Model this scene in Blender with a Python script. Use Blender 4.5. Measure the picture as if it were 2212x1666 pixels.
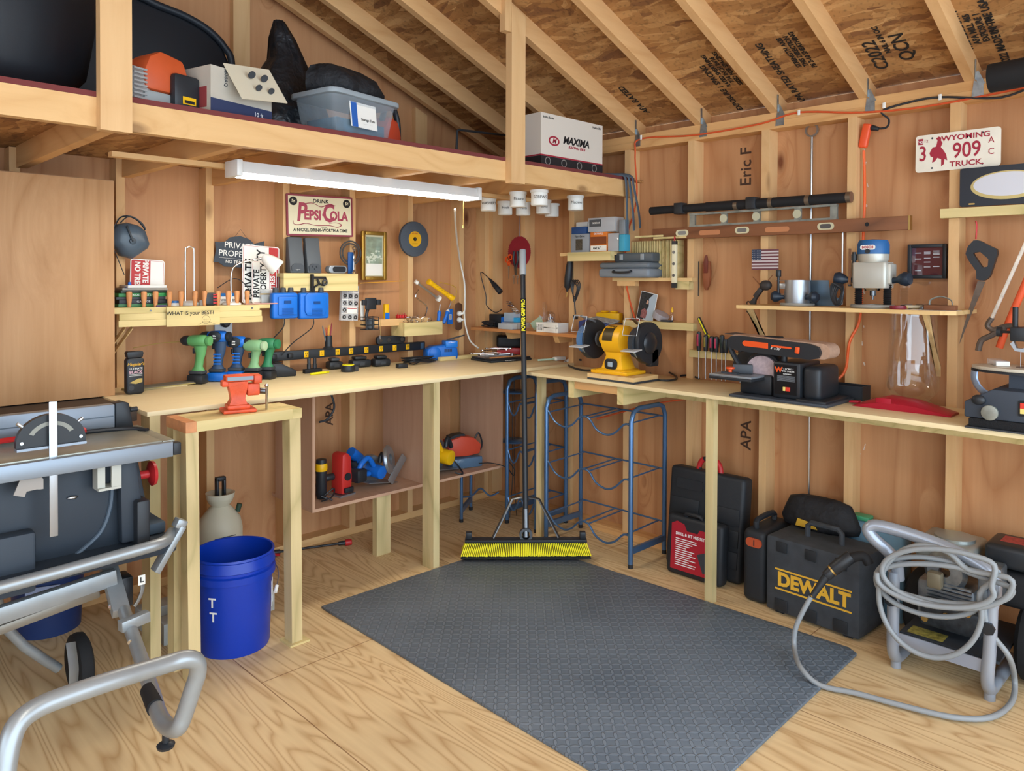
import bpy, bmesh, math, random
from mathutils import Vector, Matrix, Euler
for o in list(bpy.data.objects): bpy.data.objects.remove(o, do_unlink=True)
C = bpy.context.scene.collection
PI = math.pi
rnd = random.Random(7)
# ---------------- camera ----------------
FPX, CX, CY = 1632.5, 1105.2, 629.5
RX = Vector((0.71098508, -0.70319637, 0.00388308)); RD = Vector((-0.0087919, -0.01441053, -0.99985751)); RF = Vector((0.70315213, 0.71084963, -0.0164281))
CAM = Vector((-3.50628, -3.75814, 1.45313))
cd = bpy.data.cameras.new('camera'); cam = bpy.data.objects.new('camera', cd); C.objects.link(cam)
cd.sensor_width = 36; cd.lens = FPX / 2212 * 36; cd.shift_x = -(CX - 1106) / 2212; cd.shift_y = (CY - 833) / 2212
cd.clip_start = .05
cam.matrix_world = Matrix(((RX.x, -RD.x, -RF.x, CAM.x), (RX.y, -RD.y, -RF.y, CAM.y), (RX.z, -RD.z, -RF.z, CAM.z), (0, 0, 0, 1)))
bpy.context.scene.camera = cam
def ray(px, py): return RX * ((px - CX) / FPX) + RD * ((py - CY) / FPX) + RF
def onx(px, py, x): v = ray(px, py); return CAM + v * ((x - CAM.x) / v.x)
def ony(px, py, y): v = ray(px, py); return CAM + v * ((y - CAM.y) / v.y)
def onz(px, py, z): v = ray(px, py); return CAM + v * ((z - CAM.z) / v.z)
# ---------------- world, exposure ----------------
sc = bpy.context.scene
sc.view_settings.view_transform = 'Standard'; sc.view_settings.look = 'None'; sc.view_settings.gamma = 1
sc.view_settings.use_curve_mapping = False; sc.view_settings.exposure = 0.42
w = bpy.data.worlds.new('daylight'); sc.world = w; w.use_nodes = True
w.node_tree.nodes['Background'].inputs[0].default_value = (0.72, 0.86, 1.0, 1); w.node_tree.nodes['Background'].inputs[1].default_value = 3.6
LED = 26.0
# ---------------- helpers ----------------
def hexc(h, a=1):
    h = h.lstrip('#'); r = [int(h[i:i+2], 16) / 255 for i in (0, 2, 4)]
    return tuple((c / 12.92 if c <= .04045 else ((c + .055) / 1.055) ** 2.4) for c in r) + (a,)
MATS = {}
def mat(name, col='#888888', rough=.5, metal=0, trans=0, emit=0, bump=0, bscale=60, var=0, vscale=8, alpha=1, ior=1.45, spec=.5, coat=0, bd=.004):
    """plain material with optional noise colour variation and bump"""
    if name in MATS: return MATS[name]
    m = bpy.data.materials.new(name); m.use_nodes = True; nt = m.node_tree; b = nt.nodes['Principled BSDF']
    c = hexc(col); b.inputs['Base Color'].default_value = c; b.inputs['Roughness'].default_value = rough; b.inputs['Metallic'].default_value = metal
    b.inputs['Transmission Weight'].default_value = trans; b.inputs['IOR'].default_value = ior; b.inputs['Specular IOR Level'].default_value = spec
    b.inputs['Alpha'].default_value = alpha; b.inputs['Coat Weight'].default_value = coat
    if emit: b.inputs['Emission Color'].default_value = c; b.inputs['Emission Strength'].default_value = emit
    if var or bump:
        tc = nt.nodes.new('ShaderNodeTexCoord')
        n = nt.nodes.new('ShaderNodeTexNoise'); n.inputs['Scale'].default_value = vscale; n.inputs['Detail'].default_value = 6; nt.links.new(tc.outputs['Object'], n.inputs['Vector'])
        if var:
            r = nt.nodes.new('ShaderNodeValToRGB'); r.color_ramp.elements[0].position = .3; r.color_ramp.elements[1].position = .7
            r.color_ramp.elements[0].color = tuple(x * (1 - var) for x in c[:3]) + (1,); r.color_ramp.elements[1].color = tuple(min(1, x * (1 + var)) for x in c[:3]) + (1,)
            nt.links.new(n.outputs['Fac'], r.inputs['Fac']); nt.links.new(r.outputs['Color'], b.inputs['Base Color'])
        if bump:
            n2 = nt.nodes.new('ShaderNodeTexNoise'); n2.inputs['Scale'].default_value = bscale; n2.inputs['Detail'].default_value = 4; nt.links.new(tc.outputs['Object'], n2.inputs['Vector'])
            bp = nt.nodes.new('ShaderNodeBump'); bp.inputs['Strength'].default_value = bump; bp.inputs['Distance'].default_value = bd
            nt.links.new(n2.outputs['Fac'], bp.inputs['Height']); nt.links.new(bp.outputs['Normal'], b.inputs['Normal'])
    MATS[name] = m; return m
def glass(name, col='#f4f8fa', alpha=.16, rough=.05, top=None, gloss=False):
    """thin clear sheet: mostly transparent with a glossy skin"""
    if name in MATS: return MATS[name]
    m = bpy.data.materials.new(name); m.use_nodes = True; nt = m.node_tree; nt.nodes.clear()
    o = nt.nodes.new('ShaderNodeOutputMaterial'); t = nt.nodes.new('ShaderNodeBsdfTransparent'); g = nt.nodes.new('ShaderNodeBsdfPrincipled')
    g.inputs['Base Color'].default_value = hexc(col); g.inputs['Roughness'].default_value = rough
    if gloss: nt.nodes.remove(g); g = nt.nodes.new('ShaderNodeBsdfGlossy'); g.inputs['Color'].default_value = hexc(col); g.inputs['Roughness'].default_value = rough
    fr = nt.nodes.new('ShaderNodeLayerWeight'); fr.inputs['Blend'].default_value = .11
    mp = nt.nodes.new('ShaderNodeMapRange'); mp.inputs['To Min'].default_value = alpha; mp.inputs['To Max'].default_value = top or min(1, alpha + .45)
    mx = nt.nodes.new('ShaderNodeMixShader'); nt.links.new(fr.outputs['Facing'], mp.inputs['Value']); nt.links.new(mp.outputs['Result'], mx.inputs['Fac'])
    nt.links.new(t.outputs[0], mx.inputs[1]); nt.links.new(g.outputs[0], mx.inputs[2]); nt.links.new(mx.outputs[0], o.inputs['Surface'])
    MATS[name] = m; return m
def wood(name, light, dark, axis='Z', grain=26, stretch=.06, knots=.5, rough=.6, kr=.085, kscale=2.2, warp=1.0, knotcol='#6a4426', lines=.5, plane=None, bands=None):
    """sawn wood or veneer: fine grain along axis, growth lines, knots ringed by bent grain"""
    if name in MATS: return MATS[name]
    m = bpy.data.materials.new(name); m.use_nodes = True; nt = m.node_tree; N = nt.nodes.new; L = nt.links.new; b = nt.nodes['Principled BSDF']
    b.inputs['Roughness'].default_value = rough; b.inputs['Specular IOR Level'].default_value = .25
    tc = N('ShaderNodeTexCoord'); oi = N('ShaderNodeObjectInfo')
    add = N('ShaderNodeVectorMath'); add.operation = 'ADD'; sc_ = N('ShaderNodeVectorMath'); sc_.operation = 'SCALE'; sc_.inputs['Scale'].default_value = 17.0
    cb = N('ShaderNodeCombineXYZ')
    for i in range(3): L(oi.outputs['Random'], cb.inputs[i])
    L(cb.outputs[0], sc_.inputs[0]); L(tc.outputs['Object'], add.inputs[0]); L(sc_.outputs[0], add.inputs[1])
    # knots from a sparse voronoi, squeezed across the grain
    st = {'X': (stretch, 1, 1), 'Y': (1, stretch, 1), 'Z': (1, 1, stretch)}[axis]
    kk = {'X': (.45, 1, 1), 'Y': (1, .45, 1), 'Z': (1, 1, .45)}[axis]
    mk = N('ShaderNodeMapping'); mk.inputs['Scale'].default_value = tuple(k * kscale for k in kk); L(add.outputs[0], mk.inputs['Vector'])
    v = N('ShaderNodeTexVoronoi'); v.inputs['Scale'].default_value = 1; v.inputs['Randomness'].default_value = 1; L(mk.outputs[0], v.inputs['Vector'])
    kn = N('ShaderNodeMapRange'); kn.inputs['From Min'].default_value = .035; kn.inputs['From Max'].default_value = kr; kn.inputs['To Min'].default_value = 1; kn.inputs['To Max'].default_value = 0; L(v.outputs['Distance'], kn.inputs['Value'])
    bend = N('ShaderNodeMapRange'); bend.inputs['From Min'].default_value = 0; bend.inputs['From Max'].default_value = .32; bend.inputs['To Min'].default_value = .09 * warp; bend.inputs['To Max'].default_value = 0; L(v.outputs['Distance'], bend.inputs['Value'])
    cw = N('ShaderNodeCombineXYZ')
    for i in range(3): L(bend.outputs['Result'], cw.inputs[i])
    ad2 = N('ShaderNodeVectorMath'); ad2.operation = 'ADD'; L(add.outputs[0], ad2.inputs[0]); L(cw.outputs[0], ad2.inputs[1])
    mp = N('ShaderNodeMapping'); mp.inputs['Scale'].default_value = tuple(s * grain for s in st); L(ad2.outputs[0], mp.inputs['Vector'])
    n1 = N('ShaderNodeTexNoise'); n1.inputs['Scale'].default_value = 1; n1.inputs['Detail'].default_value = 8; n1.inputs['Roughness'].default_value = .65; L(mp.outputs[0], n1.inputs['Vector'])
    # growth lines: iso-lines of a smooth stretched noise
    m3 = N('ShaderNodeMapping'); q = bands or 3.0; m3.inputs['Scale'].default_value = tuple((s if s == 1 else stretch * 3.2) * q for s in st); L(ad2.outputs[0], m3.inputs['Vector'])
    n3 = N('ShaderNodeTexNoise'); n3.inputs['Scale'].default_value = 1; n3.inputs['Detail'].default_value = 1.5; n3.inputs['Roughness'].default_value = .4; L(m3.outputs[0], n3.inputs['Vector'])
    mu = N('ShaderNodeMath'); mu.operation = 'MULTIPLY'; mu.inputs[1].default_value = 22; L(n3.outputs['Fac'], mu.inputs[0])
    fr = N('ShaderNodeMath'); fr.operation = 'PINGPONG'; fr.inputs[1].default_value = 1; L(mu.outputs[0], fr.inputs[0])
    pw = N('ShaderNodeMath'); pw.operation = 'POWER'; pw.inputs[1].default_value = 3.0; L(fr.outputs[0], pw.inputs[0])
    ml = N('ShaderNodeMath'); ml.operation = 'MULTIPLY'; ml.inputs[1].default_value = lines; L(pw.outputs[0], ml.inputs[0])
    ma = N('ShaderNodeMath'); ma.operation = 'MULTIPLY_ADD'; ma.inputs[1].default_value = .9; ma.inputs[2].default_value = -.2; L(n1.outputs['Fac'], ma.inputs[0])
    sm = N('ShaderNodeMath'); sm.operation = 'ADD'; sm.use_clamp = True; L(ma.outputs[0], sm.inputs[0]); L(ml.outputs[0], sm.inputs[1])
    r = N('ShaderNodeMixRGB'); r.inputs[1].default_value = hexc(light); r.inputs[2].default_value = hexc(dark); L(sm.outputs[0], r.inputs[0])
    r2 = N('ShaderNodeMixRGB'); r2.inputs[2].default_value = hexc(knotcol); mkk = N('ShaderNodeMath'); mkk.operation = 'MULTIPLY'; mkk.inputs[1].default_value = knots; L(kn.outputs['Result'], mkk.inputs[0])
    L(mkk.outputs[0], r2.inputs[0]); L(r.outputs[0], r2.inputs[1]); L(r2.outputs[0], b.inputs['Base Color'])
    bp = N('ShaderNodeBump'); bp.inputs['Strength'].default_value = .15; bp.inputs['Distance'].default_value = .002; L(n1.outputs['Fac'], bp.inputs['Height']); L(bp.outputs['Normal'], b.inputs['Normal'])
    MATS[name] = m; return m

class MB:
    """collects shapes, then links them as ONE mesh object"""
    def __init__(s, T=None): s.b = bmesh.new(); s.T = T or Matrix()
    def _add(s, vs, fs, bev=0, seg=2):
        nv = [s.b.verts.new(s.T @ Vector(v)) for v in vs]; nf = []
        for f in fs:
            try: nf.append(s.b.faces.new([nv[i] for i in f]))
            except ValueError: pass
        bmesh.ops.recalc_face_normals(s.b, faces=nf)
        if bev:
            es = list({e for f in nf for e in f.edges if e.calc_face_angle(0) > .5})
            bmesh.ops.bevel(s.b, geom=es, offset=bev, segments=seg, affect='EDGES', profile=.5, clamp_overlap=True)
        return s
    def box(s, x0, x1, y0, y1, z0, z1, bev=0, seg=2):
        vs = [(x, y, z) for x in (x0, x1) for y in (y0, y1) for z in (z0, z1)]
        return s._add(vs, [(0, 1, 3, 2), (4, 6, 7, 5), (0, 4, 5, 1), (2, 3, 7, 6), (0, 2, 6, 4), (1, 5, 7, 3)], bev, seg)
    def obox(s, c, size, R=None, bev=0, seg=2):
        R = R or Matrix.Identity(3); c = Vector(c); h = [k / 2 for k in size]
        if not isinstance(R, Matrix): R = Euler(R).to_matrix()
        vs = [c + R @ Vector((x * h[0], y * h[1], z * h[2])) for x in (-1, 1) for y in (-1, 1) for z in (-1, 1)]
        return s._add(vs, [(0, 1, 3, 2), (4, 6, 7, 5), (0, 4, 5, 1), (2, 3, 7, 6), (0, 2, 6, 4), (1, 5, 7, 3)], bev, seg)
    def bar(s, p0, p1, wd, ht, up=(0, 0, 1), bev=0):
        p0 = Vector(p0); p1 = Vector(p1); d = (p1 - p0); n = d.normalized(); u = Vector(up); sd = n.cross(u).normalized(); u = sd.cross(n)
        R = Matrix((n, sd, u)).transposed(); return s.obox((p0 + p1) / 2, (d.length, wd, ht), R, bev)
    def prism(s, poly, a, b_, plane='XZ', bev=0, seg=2):
        """polygon in plane, extruded from a to b_ along the third axis"""
        f = {'XZ': lambda u, v, t: (u, t, v), 'YZ': lambda u, v, t: (t, u, v), 'XY': lambda u, v, t: (u, v, t)}[plane]; n = len(poly)
        vs = [f(u, v, a) for u, v in poly] + [f(u, v, b_) for u, v in poly]
        return s._add(vs, [tuple(range(n)), tuple(range(2 * n - 1, n - 1, -1))] + [(i, (i + 1) % n, n + (i + 1) % n, n + i) for i in range(n)], bev, seg)
    def cyl(s, p0, p1, r0, r1=None, n=20, bev=0, cap=True):
        r1 = r0 if r1 is None else r1; p0 = Vector(p0); p1 = Vector(p1); d = (p1 - p0).normalized()
        a = d.orthogonal().normalized(); c = d.cross(a)
        ring = lambda p, r: [p + (a * math.cos(2 * PI * i / n) + c * math.sin(2 * PI * i / n)) * r for i in range(n)]
        fs = [(i, (i + 1) % n, n + (i + 1) % n, n + i) for i in range(n)]
        if cap: fs += [tuple(range(n))[::-1], tuple(range(n, 2 * n))]
        return s._add(ring(p0, r0) + ring(p1, r1), fs, bev)
    def lathe(s, prof, o=(0, 0, 0), ax=(0, 0, 1), n=28, closed=False):
        """revolve (r, h) profile about ax through o; r=0 ends close to a point"""
        o = Vector(o); d = Vector(ax).normalized(); a = d.orthogonal().normalized(); c = d.cross(a)
        if abs(d.z) > .99: a = Vector((1, 0, 0)); c = Vector((0, 1, 0))
        vs = []; idx = []
        for r, h in prof:
            if r <= 1e-6: idx.append([len(vs)] * n); vs.append(o + d * h)
            else:
                idx.append(list(range(len(vs), len(vs) + n))); vs += [o + d * h + (a * math.cos(2 * PI * i / n) + c * math.sin(2 * PI * i / n)) * r for i in range(n)]
        fs = []; m = len(prof)
        for k in range(m if closed else m - 1):
            A = idx[k]; B = idx[(k + 1) % m]
            for i in range(n):
                f = [A[i], A[(i + 1) % n], B[(i + 1) % n], B[i]]; g = []
                for t in f:
                    if t not in g: g.append(t)
                if len(g) > 2: fs.append(tuple(g))
        return s._add(vs, fs)
    def tube(s, pts, r, n=10, smooth=0, closed=False, flat=1.0, cap=True):
        P = [Vector(p) for p in pts]
        if smooth:
            Q = []; m = len(P)
            rng = range(m if closed else m - 1)
            for i in rng:
                g = lambda k: P[k % m] if closed else P[max(0, min(m - 1, k))]
                p0, p1, p2, p3 = g(i - 1), g(i), g(i + 1), g(i + 2)
                for j in range(smooth):
                    t = j / smooth; Q.append(.5 * ((2 * p1) + (p2 - p0) * t + (2 * p0 - 5 * p1 + 4 * p2 - p3) * t * t + (3 * p1 - p0 - 3 * p2 + p3) * t ** 3))
            if not closed: Q.append(P[-1])
            P = Q
        m = len(P); T = []
        for i in range(m):
            a = P[(i - 1) % m] if closed else P[max(0, i - 1)]; b = P[(i + 1) % m] if closed else P[min(m - 1, i + 1)]
            d = b - a; T.append(d.normalized() if d.length > 1e-9 else Vector((0, 0, 1)))
        u = T[0].orthogonal().normalized(); vs = []
        rr = r if callable(r) else (lambda t: r)
        for i in range(m):
            u = (u - T[i] * u.dot(T[i])); u = u.normalized() if u.length > 1e-9 else T[i].orthogonal().normalized(); v = T[i].cross(u); q = rr(i / max(1, m - 1))
            vs += [P[i] + u * (q * math.cos(2 * PI * k / n)) + v * (q * flat * math.sin(2 * PI * k / n)) for k in range(n)]
        fs = [(i * n + k, i * n + (k + 1) % n, ((i + 1) % m) * n + (k + 1) % n, ((i + 1) % m) * n + k) for i in range(m if closed else m - 1) for k in range(n)]
        if not closed and cap: fs += [tuple(range(n))[::-1], tuple(range((m - 1) * n, m * n))]
        return s._add(vs, fs)
    def ell(s, c, r, n=16, m=10, R=None):
        c = Vector(c); r = (r, r, r) if not hasattr(r, '__len__') else r; R = Euler(R).to_matrix() if R else Matrix.Identity(3)
        vs = [c + R @ Vector((0, 0, r[2]))]
        for j in range(1, m):
            for i in range(n): t = PI * j / m; p = 2 * PI * i / n; vs.append(c + R @ Vector((r[0] * math.sin(t) * math.cos(p), r[1] * math.sin(t) * math.sin(p), r[2] * math.cos(t))))
        vs.append(c + R @ Vector((0, 0, -r[2]))); fs = [(0, 1 + i, 1 + (i + 1) % n) for i in range(n)]
        for j in range(m - 2): fs += [(1 + j * n + i, 1 + (j + 1) * n + i, 1 + (j + 1) * n + (i + 1) % n, 1 + j * n + (i + 1) % n) for i in range(n)]
        e = len(vs) - 1; fs += [(e, 1 + (m - 2) * n + (i + 1) % n, 1 + (m - 2) * n + i) for i in range(n)]
        return s._add(vs, fs)
    def loft(s, rings, cap=True):
        n = len(rings[0]); vs = [p for r in rings for p in r]; fs = [(k * n + i, k * n + (i + 1) % n, (k + 1) * n + (i + 1) % n, (k + 1) * n + i) for k in range(len(rings) - 1) for i in range(n)]
        if cap: fs += [tuple(range(n))[::-1], tuple(range((len(rings) - 1) * n, len(rings) * n))]
        return s._add(vs, fs)
    def build(s, name, m, parent=None, ang=40, sub=0):
        me = bpy.data.meshes.new(name); s.b.to_mesh(me); s.b.free(); me.materials.append(m)
        me.polygons.foreach_set('use_smooth', [True] * len(me.polygons)); me.set_sharp_from_angle(angle=math.radians(ang))
        o = bpy.data.objects.new(name, me); C.objects.link(o); o.parent = parent; ORDER[o.name] = len(ORDER) + 1
        if sub: md = o.modifiers.new('sub', 'SUBSURF'); md.levels = sub; md.render_levels = sub
        return o
ORDER = {}
def box(name, m, parent, *a, bev=0, seg=2): return MB().box(*a, bev=bev, seg=seg).build(name, m, parent)
def tag(o, label, cat, group=None):
    o['label'] = label; o['category'] = cat
    if group: o['group'] = group
    return o
def thing(name, label, cat, loc=(0, 0, 0), rz=0, group=None, rot=None):
    o = bpy.data.objects.new(name, None); C.objects.link(o); o.empty_display_size = .05
    o.location = loc; o.rotation_euler = rot or (0, 0, rz); return tag(o, label, cat, group)
def struct(o): o['kind'] = 'structure'; return o
def dup(root, loc=None, rz=None, label=None, group=None, rot=None):
    r = root.copy(); C.objects.link(r)
    if loc is not None: r.location = loc
    if rz is not None: r.rotation_euler = (0, 0, rz)
    if rot is not None: r.rotation_euler = rot
    if label: r['label'] = label
    if group: r['group'] = group
    for ch in list(root.children):
        c = ch.copy(); C.objects.link(c); c.parent = r
        for g in list(ch.children): d = g.copy(); C.objects.link(d); d.parent = c
    return r
RR = -PI / 2   # faces the room from the right wall
HOSTS = {'sign_face', 'sign_plate', 'plaque_plate', 'paper_label', 'control_panel', 'badge', 'name_plate', 'plate', 'carton_body', 'carton', 'label_sheet', 'red_label', 'sign_board', 'jar_body', 'bottle_body', 'case_label', 'price_disc', 'case_shell', 'oval_inner', 'shield_logo', 'latch_tag', 'battery', 'printed_sleeve', 'carton_panel', 'lower_panel', 'navy_band', 'rating_plate', 'bucket_body', 'screw_box_body', 'cover'}
def text(s, size, m, parent, loc, rot=(PI / 2, 0, 0), name='lettering', ext=.0004, sx=1, bold=0, align='CENTER', shear=0):
    """lettering as its own flat mesh; by default it stands facing local -Y"""
    cu = bpy.data.curves.new('t', 'FONT'); cu.body = s; cu.size = size; cu.extrude = ext; cu.offset = bold; cu.align_x = align; cu.align_y = 'CENTER'; cu.resolution_u = 3; cu.shear = shear
    if parent is not None and parent.type == 'EMPTY':
        for c_ in reversed(sorted(parent.children, key=lambda q: ORDER.get(q.name, 0))):
            if c_.name.split('.')[0] in HOSTS: parent = c_; break
    t = bpy.data.objects.new('t', cu); C.objects.link(t); bpy.context.view_layer.update()
    me = bpy.data.meshes.new_from_object(t.evaluated_get(bpy.context.evaluated_depsgraph_get())); bpy.data.objects.remove(t); bpy.data.curves.remove(cu)
    me.materials.clear(); me.materials.append(m); o = bpy.data.objects.new(name, me); C.objects.link(o); o.parent = parent
    o.location = loc; o.rotation_euler = rot; o.scale = (sx, 1, 1); return o
def rrect(w, h, r, n=4, cx=0, cz=0):
    pts = []
    for (sx, sz, a0) in ((1, 1, 0), (-1, 1, 90), (-1, -1, 180), (1, -1, 270)):
        for i in range(n + 1):
            a = math.radians(a0 + 90 * i / n); pts.append((cx + sx * (w / 2 - r) + r * math.cos(a), cz + sz * (h / 2 - r) + r * math.sin(a)))
    return pts

def inv(root): return (Matrix.Translation(root.location) @ root.rotation_euler.to_matrix().to_4x4()).inverted()
def MW(root): return MB(T=inv(root))      # shapes given in world coordinates, stored in the thing's own frame
def pd(px, py, d): return CAM + ray(px, py) * d
# ---------------- materials of the room ----------------
W = .089; S = .4064; HB = .956; HR = .94
stud_m = wood('stud_pine', '#dcb583', '#c2935f', 'Z', knots=.5, kscale=3.0, lines=.2)
beam_x = wood('pine_x', '#dfb781', '#c2925a', 'X', knots=.6, kscale=3.4, lines=.22)
beam_y = wood('pine_y', '#deb078', '#bd8850', 'Y', knots=.5, kscale=3.4, lines=.4)
treated_z = wood('treated_z', '#dcc694', '#b0a070', 'Z', knots=.4, kscale=3, lines=.55)
treated_x = wood('treated_x', '#dfca92', '#b5a56c', 'X', knots=.5, kscale=3, lines=.6)
ply_wall = wood('fir_panel', '#c8966a', '#a36c43', 'Z', kr=.13, grain=30, stretch=.035, knots=.95, kscale=4.4, rough=.5, warp=2.4, lines=.42, knotcol='#6b3a22', bands=2.4)
oak_ply = wood('oak_panel', '#c49a70', '#a2764c', 'Z', grain=46, stretch=.05, knots=0, lines=.4, rough=.45, bands=2.2)
bench_x = wood('bench_ply_x', '#f0dfb4', '#e0c794', 'X', grain=24, knots=.1, lines=.15, rough=.42)
bench_y = wood('bench_ply_y', '#f0dfb4', '#e0c794', 'Y', grain=24, knots=.1, lines=.15, rough=.42)
cubby_m = wood('pink_ply', '#cfa88c', '#b38a6e', 'Z', grain=20, knots=.1, lines=.2)
shelf_m = wood('shelf_ply', '#e6c68e', '#c8a064', 'Y', knots=.2, lines=.3)
red_pine = wood('red_pine', '#c98d58', '#ab6e3c', 'Y', knots=.2, lines=.3)
ink = mat('stamp_ink', '#231f1c', .8)
def floor_mat():
    m = bpy.data.materials.new('floor_plywood'); m.use_nodes = True; nt = m.node_tree; N = nt.nodes.new; L = nt.links.new; b = nt.nodes['Principled BSDF']
    tc = N('ShaderNodeTexCoord'); mp = N('ShaderNodeMapping'); mp.inputs['Scale'].default_value = (5.2, .5, 1); L(tc.outputs['Object'], mp.inputs['Vector'])
    n = N('ShaderNodeTexNoise'); n.inputs['Scale'].default_value = 1.15; n.inputs['Detail'].default_value = 2.2; n.inputs['Roughness'].default_value = .45; n.inputs['Distortion'].default_value = .35; L(mp.outputs[0], n.inputs['Vector'])
    mu = N('ShaderNodeMath'); mu.operation = 'MULTIPLY'; mu.inputs[1].default_value = 40; L(n.outputs['Fac'], mu.inputs[0])
    pp = N('ShaderNodeMath'); pp.operation = 'PINGPONG'; pp.inputs[1].default_value = 1; L(mu.outputs[0], pp.inputs[0])
    pw = N('ShaderNodeMath'); pw.operation = 'POWER'; pw.inputs[1].default_value = 2.4; L(pp.outputs[0], pw.inputs[0])
    mg = N('ShaderNodeMapping'); mg.inputs['Scale'].default_value = (60, 2.5, 1); L(tc.outputs['Object'], mg.inputs['Vector'])
    g = N('ShaderNodeTexNoise'); g.inputs['Scale'].default_value = 1; g.inputs['Detail'].default_value = 6; L(mg.outputs[0], g.inputs['Vector'])
    r1 = N('ShaderNodeMixRGB'); r1.inputs[1].default_value = hexc('#ebcf9f'); r1.inputs[2].default_value = hexc('#c39c6c')
    ml = N('ShaderNodeMath'); ml.operation = 'MULTIPLY'; ml.inputs[1].default_value = .75; L(pw.outputs[0], ml.inputs[0])
    sb = N('ShaderNodeMath'); sb.operation = 'MULTIPLY_ADD'; sb.inputs[1].default_value = .5; sb.inputs[2].default_value = -.16; L(g.outputs['Fac'], sb.inputs[0])
    ad = N('ShaderNodeMath'); ad.operation = 'ADD'; ad.use_clamp = True; L(ml.outputs[0], ad.inputs[0]); L(sb.outputs[0], ad.inputs[1]); L(ad.outputs[0], r1.inputs[0])
    # sheet joints
    br = N('ShaderNodeTexBrick'); br.offset = .5; br.inputs['Scale'].default_value = 1; br.inputs['Brick Width'].default_value = 2.44; br.inputs['Row Height'].default_value = 1.22; br.inputs['Mortar Size'].default_value = .0022; br.inputs['Color1'].default_value = (1, 1, 1, 1); br.inputs['Color2'].default_value = (1, 1, 1, 1); br.inputs['Mortar'].default_value = (.45, .35, .28, 1)
    mb = N('ShaderNodeMapping'); mb.inputs['Rotation'].default_value = (0, 0, PI / 2); mb.inputs['Location'].default_value = (0.0, 2.25, 0); L(tc.outputs['Object'], mb.inputs['Vector']); L(mb.outputs[0], br.inputs['Vector'])
    mm = N('ShaderNodeMixRGB'); mm.blend_type = 'MULTIPLY'; mm.inputs[0].default_value = 1; L(r1.outputs[0], mm.inputs[1]); L(br.outputs['Color'], mm.inputs[2])
    st = N('ShaderNodeTexNoise'); st.inputs['Scale'].default_value = 1.6; st.inputs['Detail'].default_value = 5; L(tc.outputs['Object'], st.inputs['Vector'])
    s2 = N('ShaderNodeMapRange'); s2.inputs['From Min'].default_value = .35; s2.inputs['From Max'].default_value = .7; s2.inputs['To Min'].default_value = .84; s2.inputs['To Max'].default_value = 1; L(st.outputs['Fac'], s2.inputs['Value'])
    m2 = N('ShaderNodeMixRGB'); m2.blend_type = 'MULTIPLY'; m2.inputs[0].default_value = 1; L(mm.outputs[0], m2.inputs[1]); L(s2.outputs['Result'], m2.inputs[2]); L(m2.outputs[0], b.inputs['Base Color'])
    b.inputs['Roughness'].default_value = .55; b.inputs['Specular IOR Level'].default_value = .3
    bp = N('ShaderNodeBump'); bp.inputs['Strength'].default_value = .2; bp.inputs['Distance'].default_value = .002; L(pw.outputs[0], bp.inputs['Height']); L(bp.outputs['Normal'], b.inputs['Normal'])
    return m
def osb_mat():
    m = bpy.data.materials.new('osb'); m.use_nodes = True; nt = m.node_tree; N = nt.nodes.new; L = nt.links.new; b = nt.nodes['Principled BSDF']
    tc = N('ShaderNodeTexCoord'); b.inputs['Roughness'].default_value = .7
    cols = []
    nz = N('ShaderNodeTexNoise'); nz.inputs['Scale'].default_value = 3.5; nz.inputs['Detail'].default_value = 2; L(tc.outputs['Object'], nz.inputs['Vector'])
    for k, (rot, sc_, seed) in enumerate(((.5, 26, 0), (-.9, 30, 5), (1.9, 22, 9))):
        mp = N('ShaderNodeMapping'); mp.inputs['Rotation'].default_value = (0, 0, rot); mp.inputs['Scale'].default_value = (sc_, sc_ * .28, sc_); mp.inputs['Location'].default_value = (seed, 0, 0)
        wv = N('ShaderNodeVectorMath'); wv.operation = 'MULTIPLY_ADD'; wv.inputs[1].default_value = (.12, .12, 0); L(nz.outputs['Color'], wv.inputs[0]); L(tc.outputs['Object'], wv.inputs[2]); L(wv.outputs[0], mp.inputs['Vector'])
        v = N('ShaderNodeTexVoronoi'); v.inputs['Scale'].default_value = 1; L(mp.outputs[0], v.inputs['Vector'])
        sp = N('ShaderNodeSeparateColor'); L(v.outputs['Color'], sp.inputs[0]); cols.append((sp, v))
    a = N('ShaderNodeMixRGB'); L(cols[0][0].outputs[1], a.inputs[0]); L(cols[1][0].outputs[0], a.inputs[1]); L(cols[2][0].outputs[0], a.inputs[2])
    r = N('ShaderNodeValToRGB'); e = r.color_ramp.elements; e[0].position = 0; e[0].color = hexc('#7c5232'); e[1].position = 1; e[1].color = hexc('#cfa26c')
    x = e.new(.35); x.color = hexc('#a0703f'); x = e.new(.7); x.color = hexc('#b98a55'); L(a.outputs[0], r.inputs[0])
    dk = N('ShaderNodeTexNoise'); dk.inputs['Scale'].default_value = 55; dk.inputs['Detail'].default_value = 3; L(tc.outputs['Object'], dk.inputs['Vector'])
    d2 = N('ShaderNodeMapRange'); d2.inputs['From Min'].default_value = .33; d2.inputs['From Max'].default_value = .46; d2.inputs['To Min'].default_value = .68; d2.inputs['To Max'].default_value = 1; L(dk.outputs['Fac'], d2.inputs['Value'])
    mm = N('ShaderNodeMixRGB'); mm.blend_type = 'MULTIPLY'; mm.inputs[0].default_value = 1; L(r.outputs[0], mm.inputs[1]); L(d2.outputs['Result'], mm.inputs[2]); L(mm.outputs[0], b.inputs['Base Color'])
    bp = N('ShaderNodeBump'); bp.inputs['Strength'].default_value = .5; bp.inputs['Distance'].default_value = .004; L(a.outputs[0], bp.inputs['Height']); L(bp.outputs['Normal'], b.inputs['Normal'])
    MATS['osb'] = m; return m
osb = osb_mat()
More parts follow.
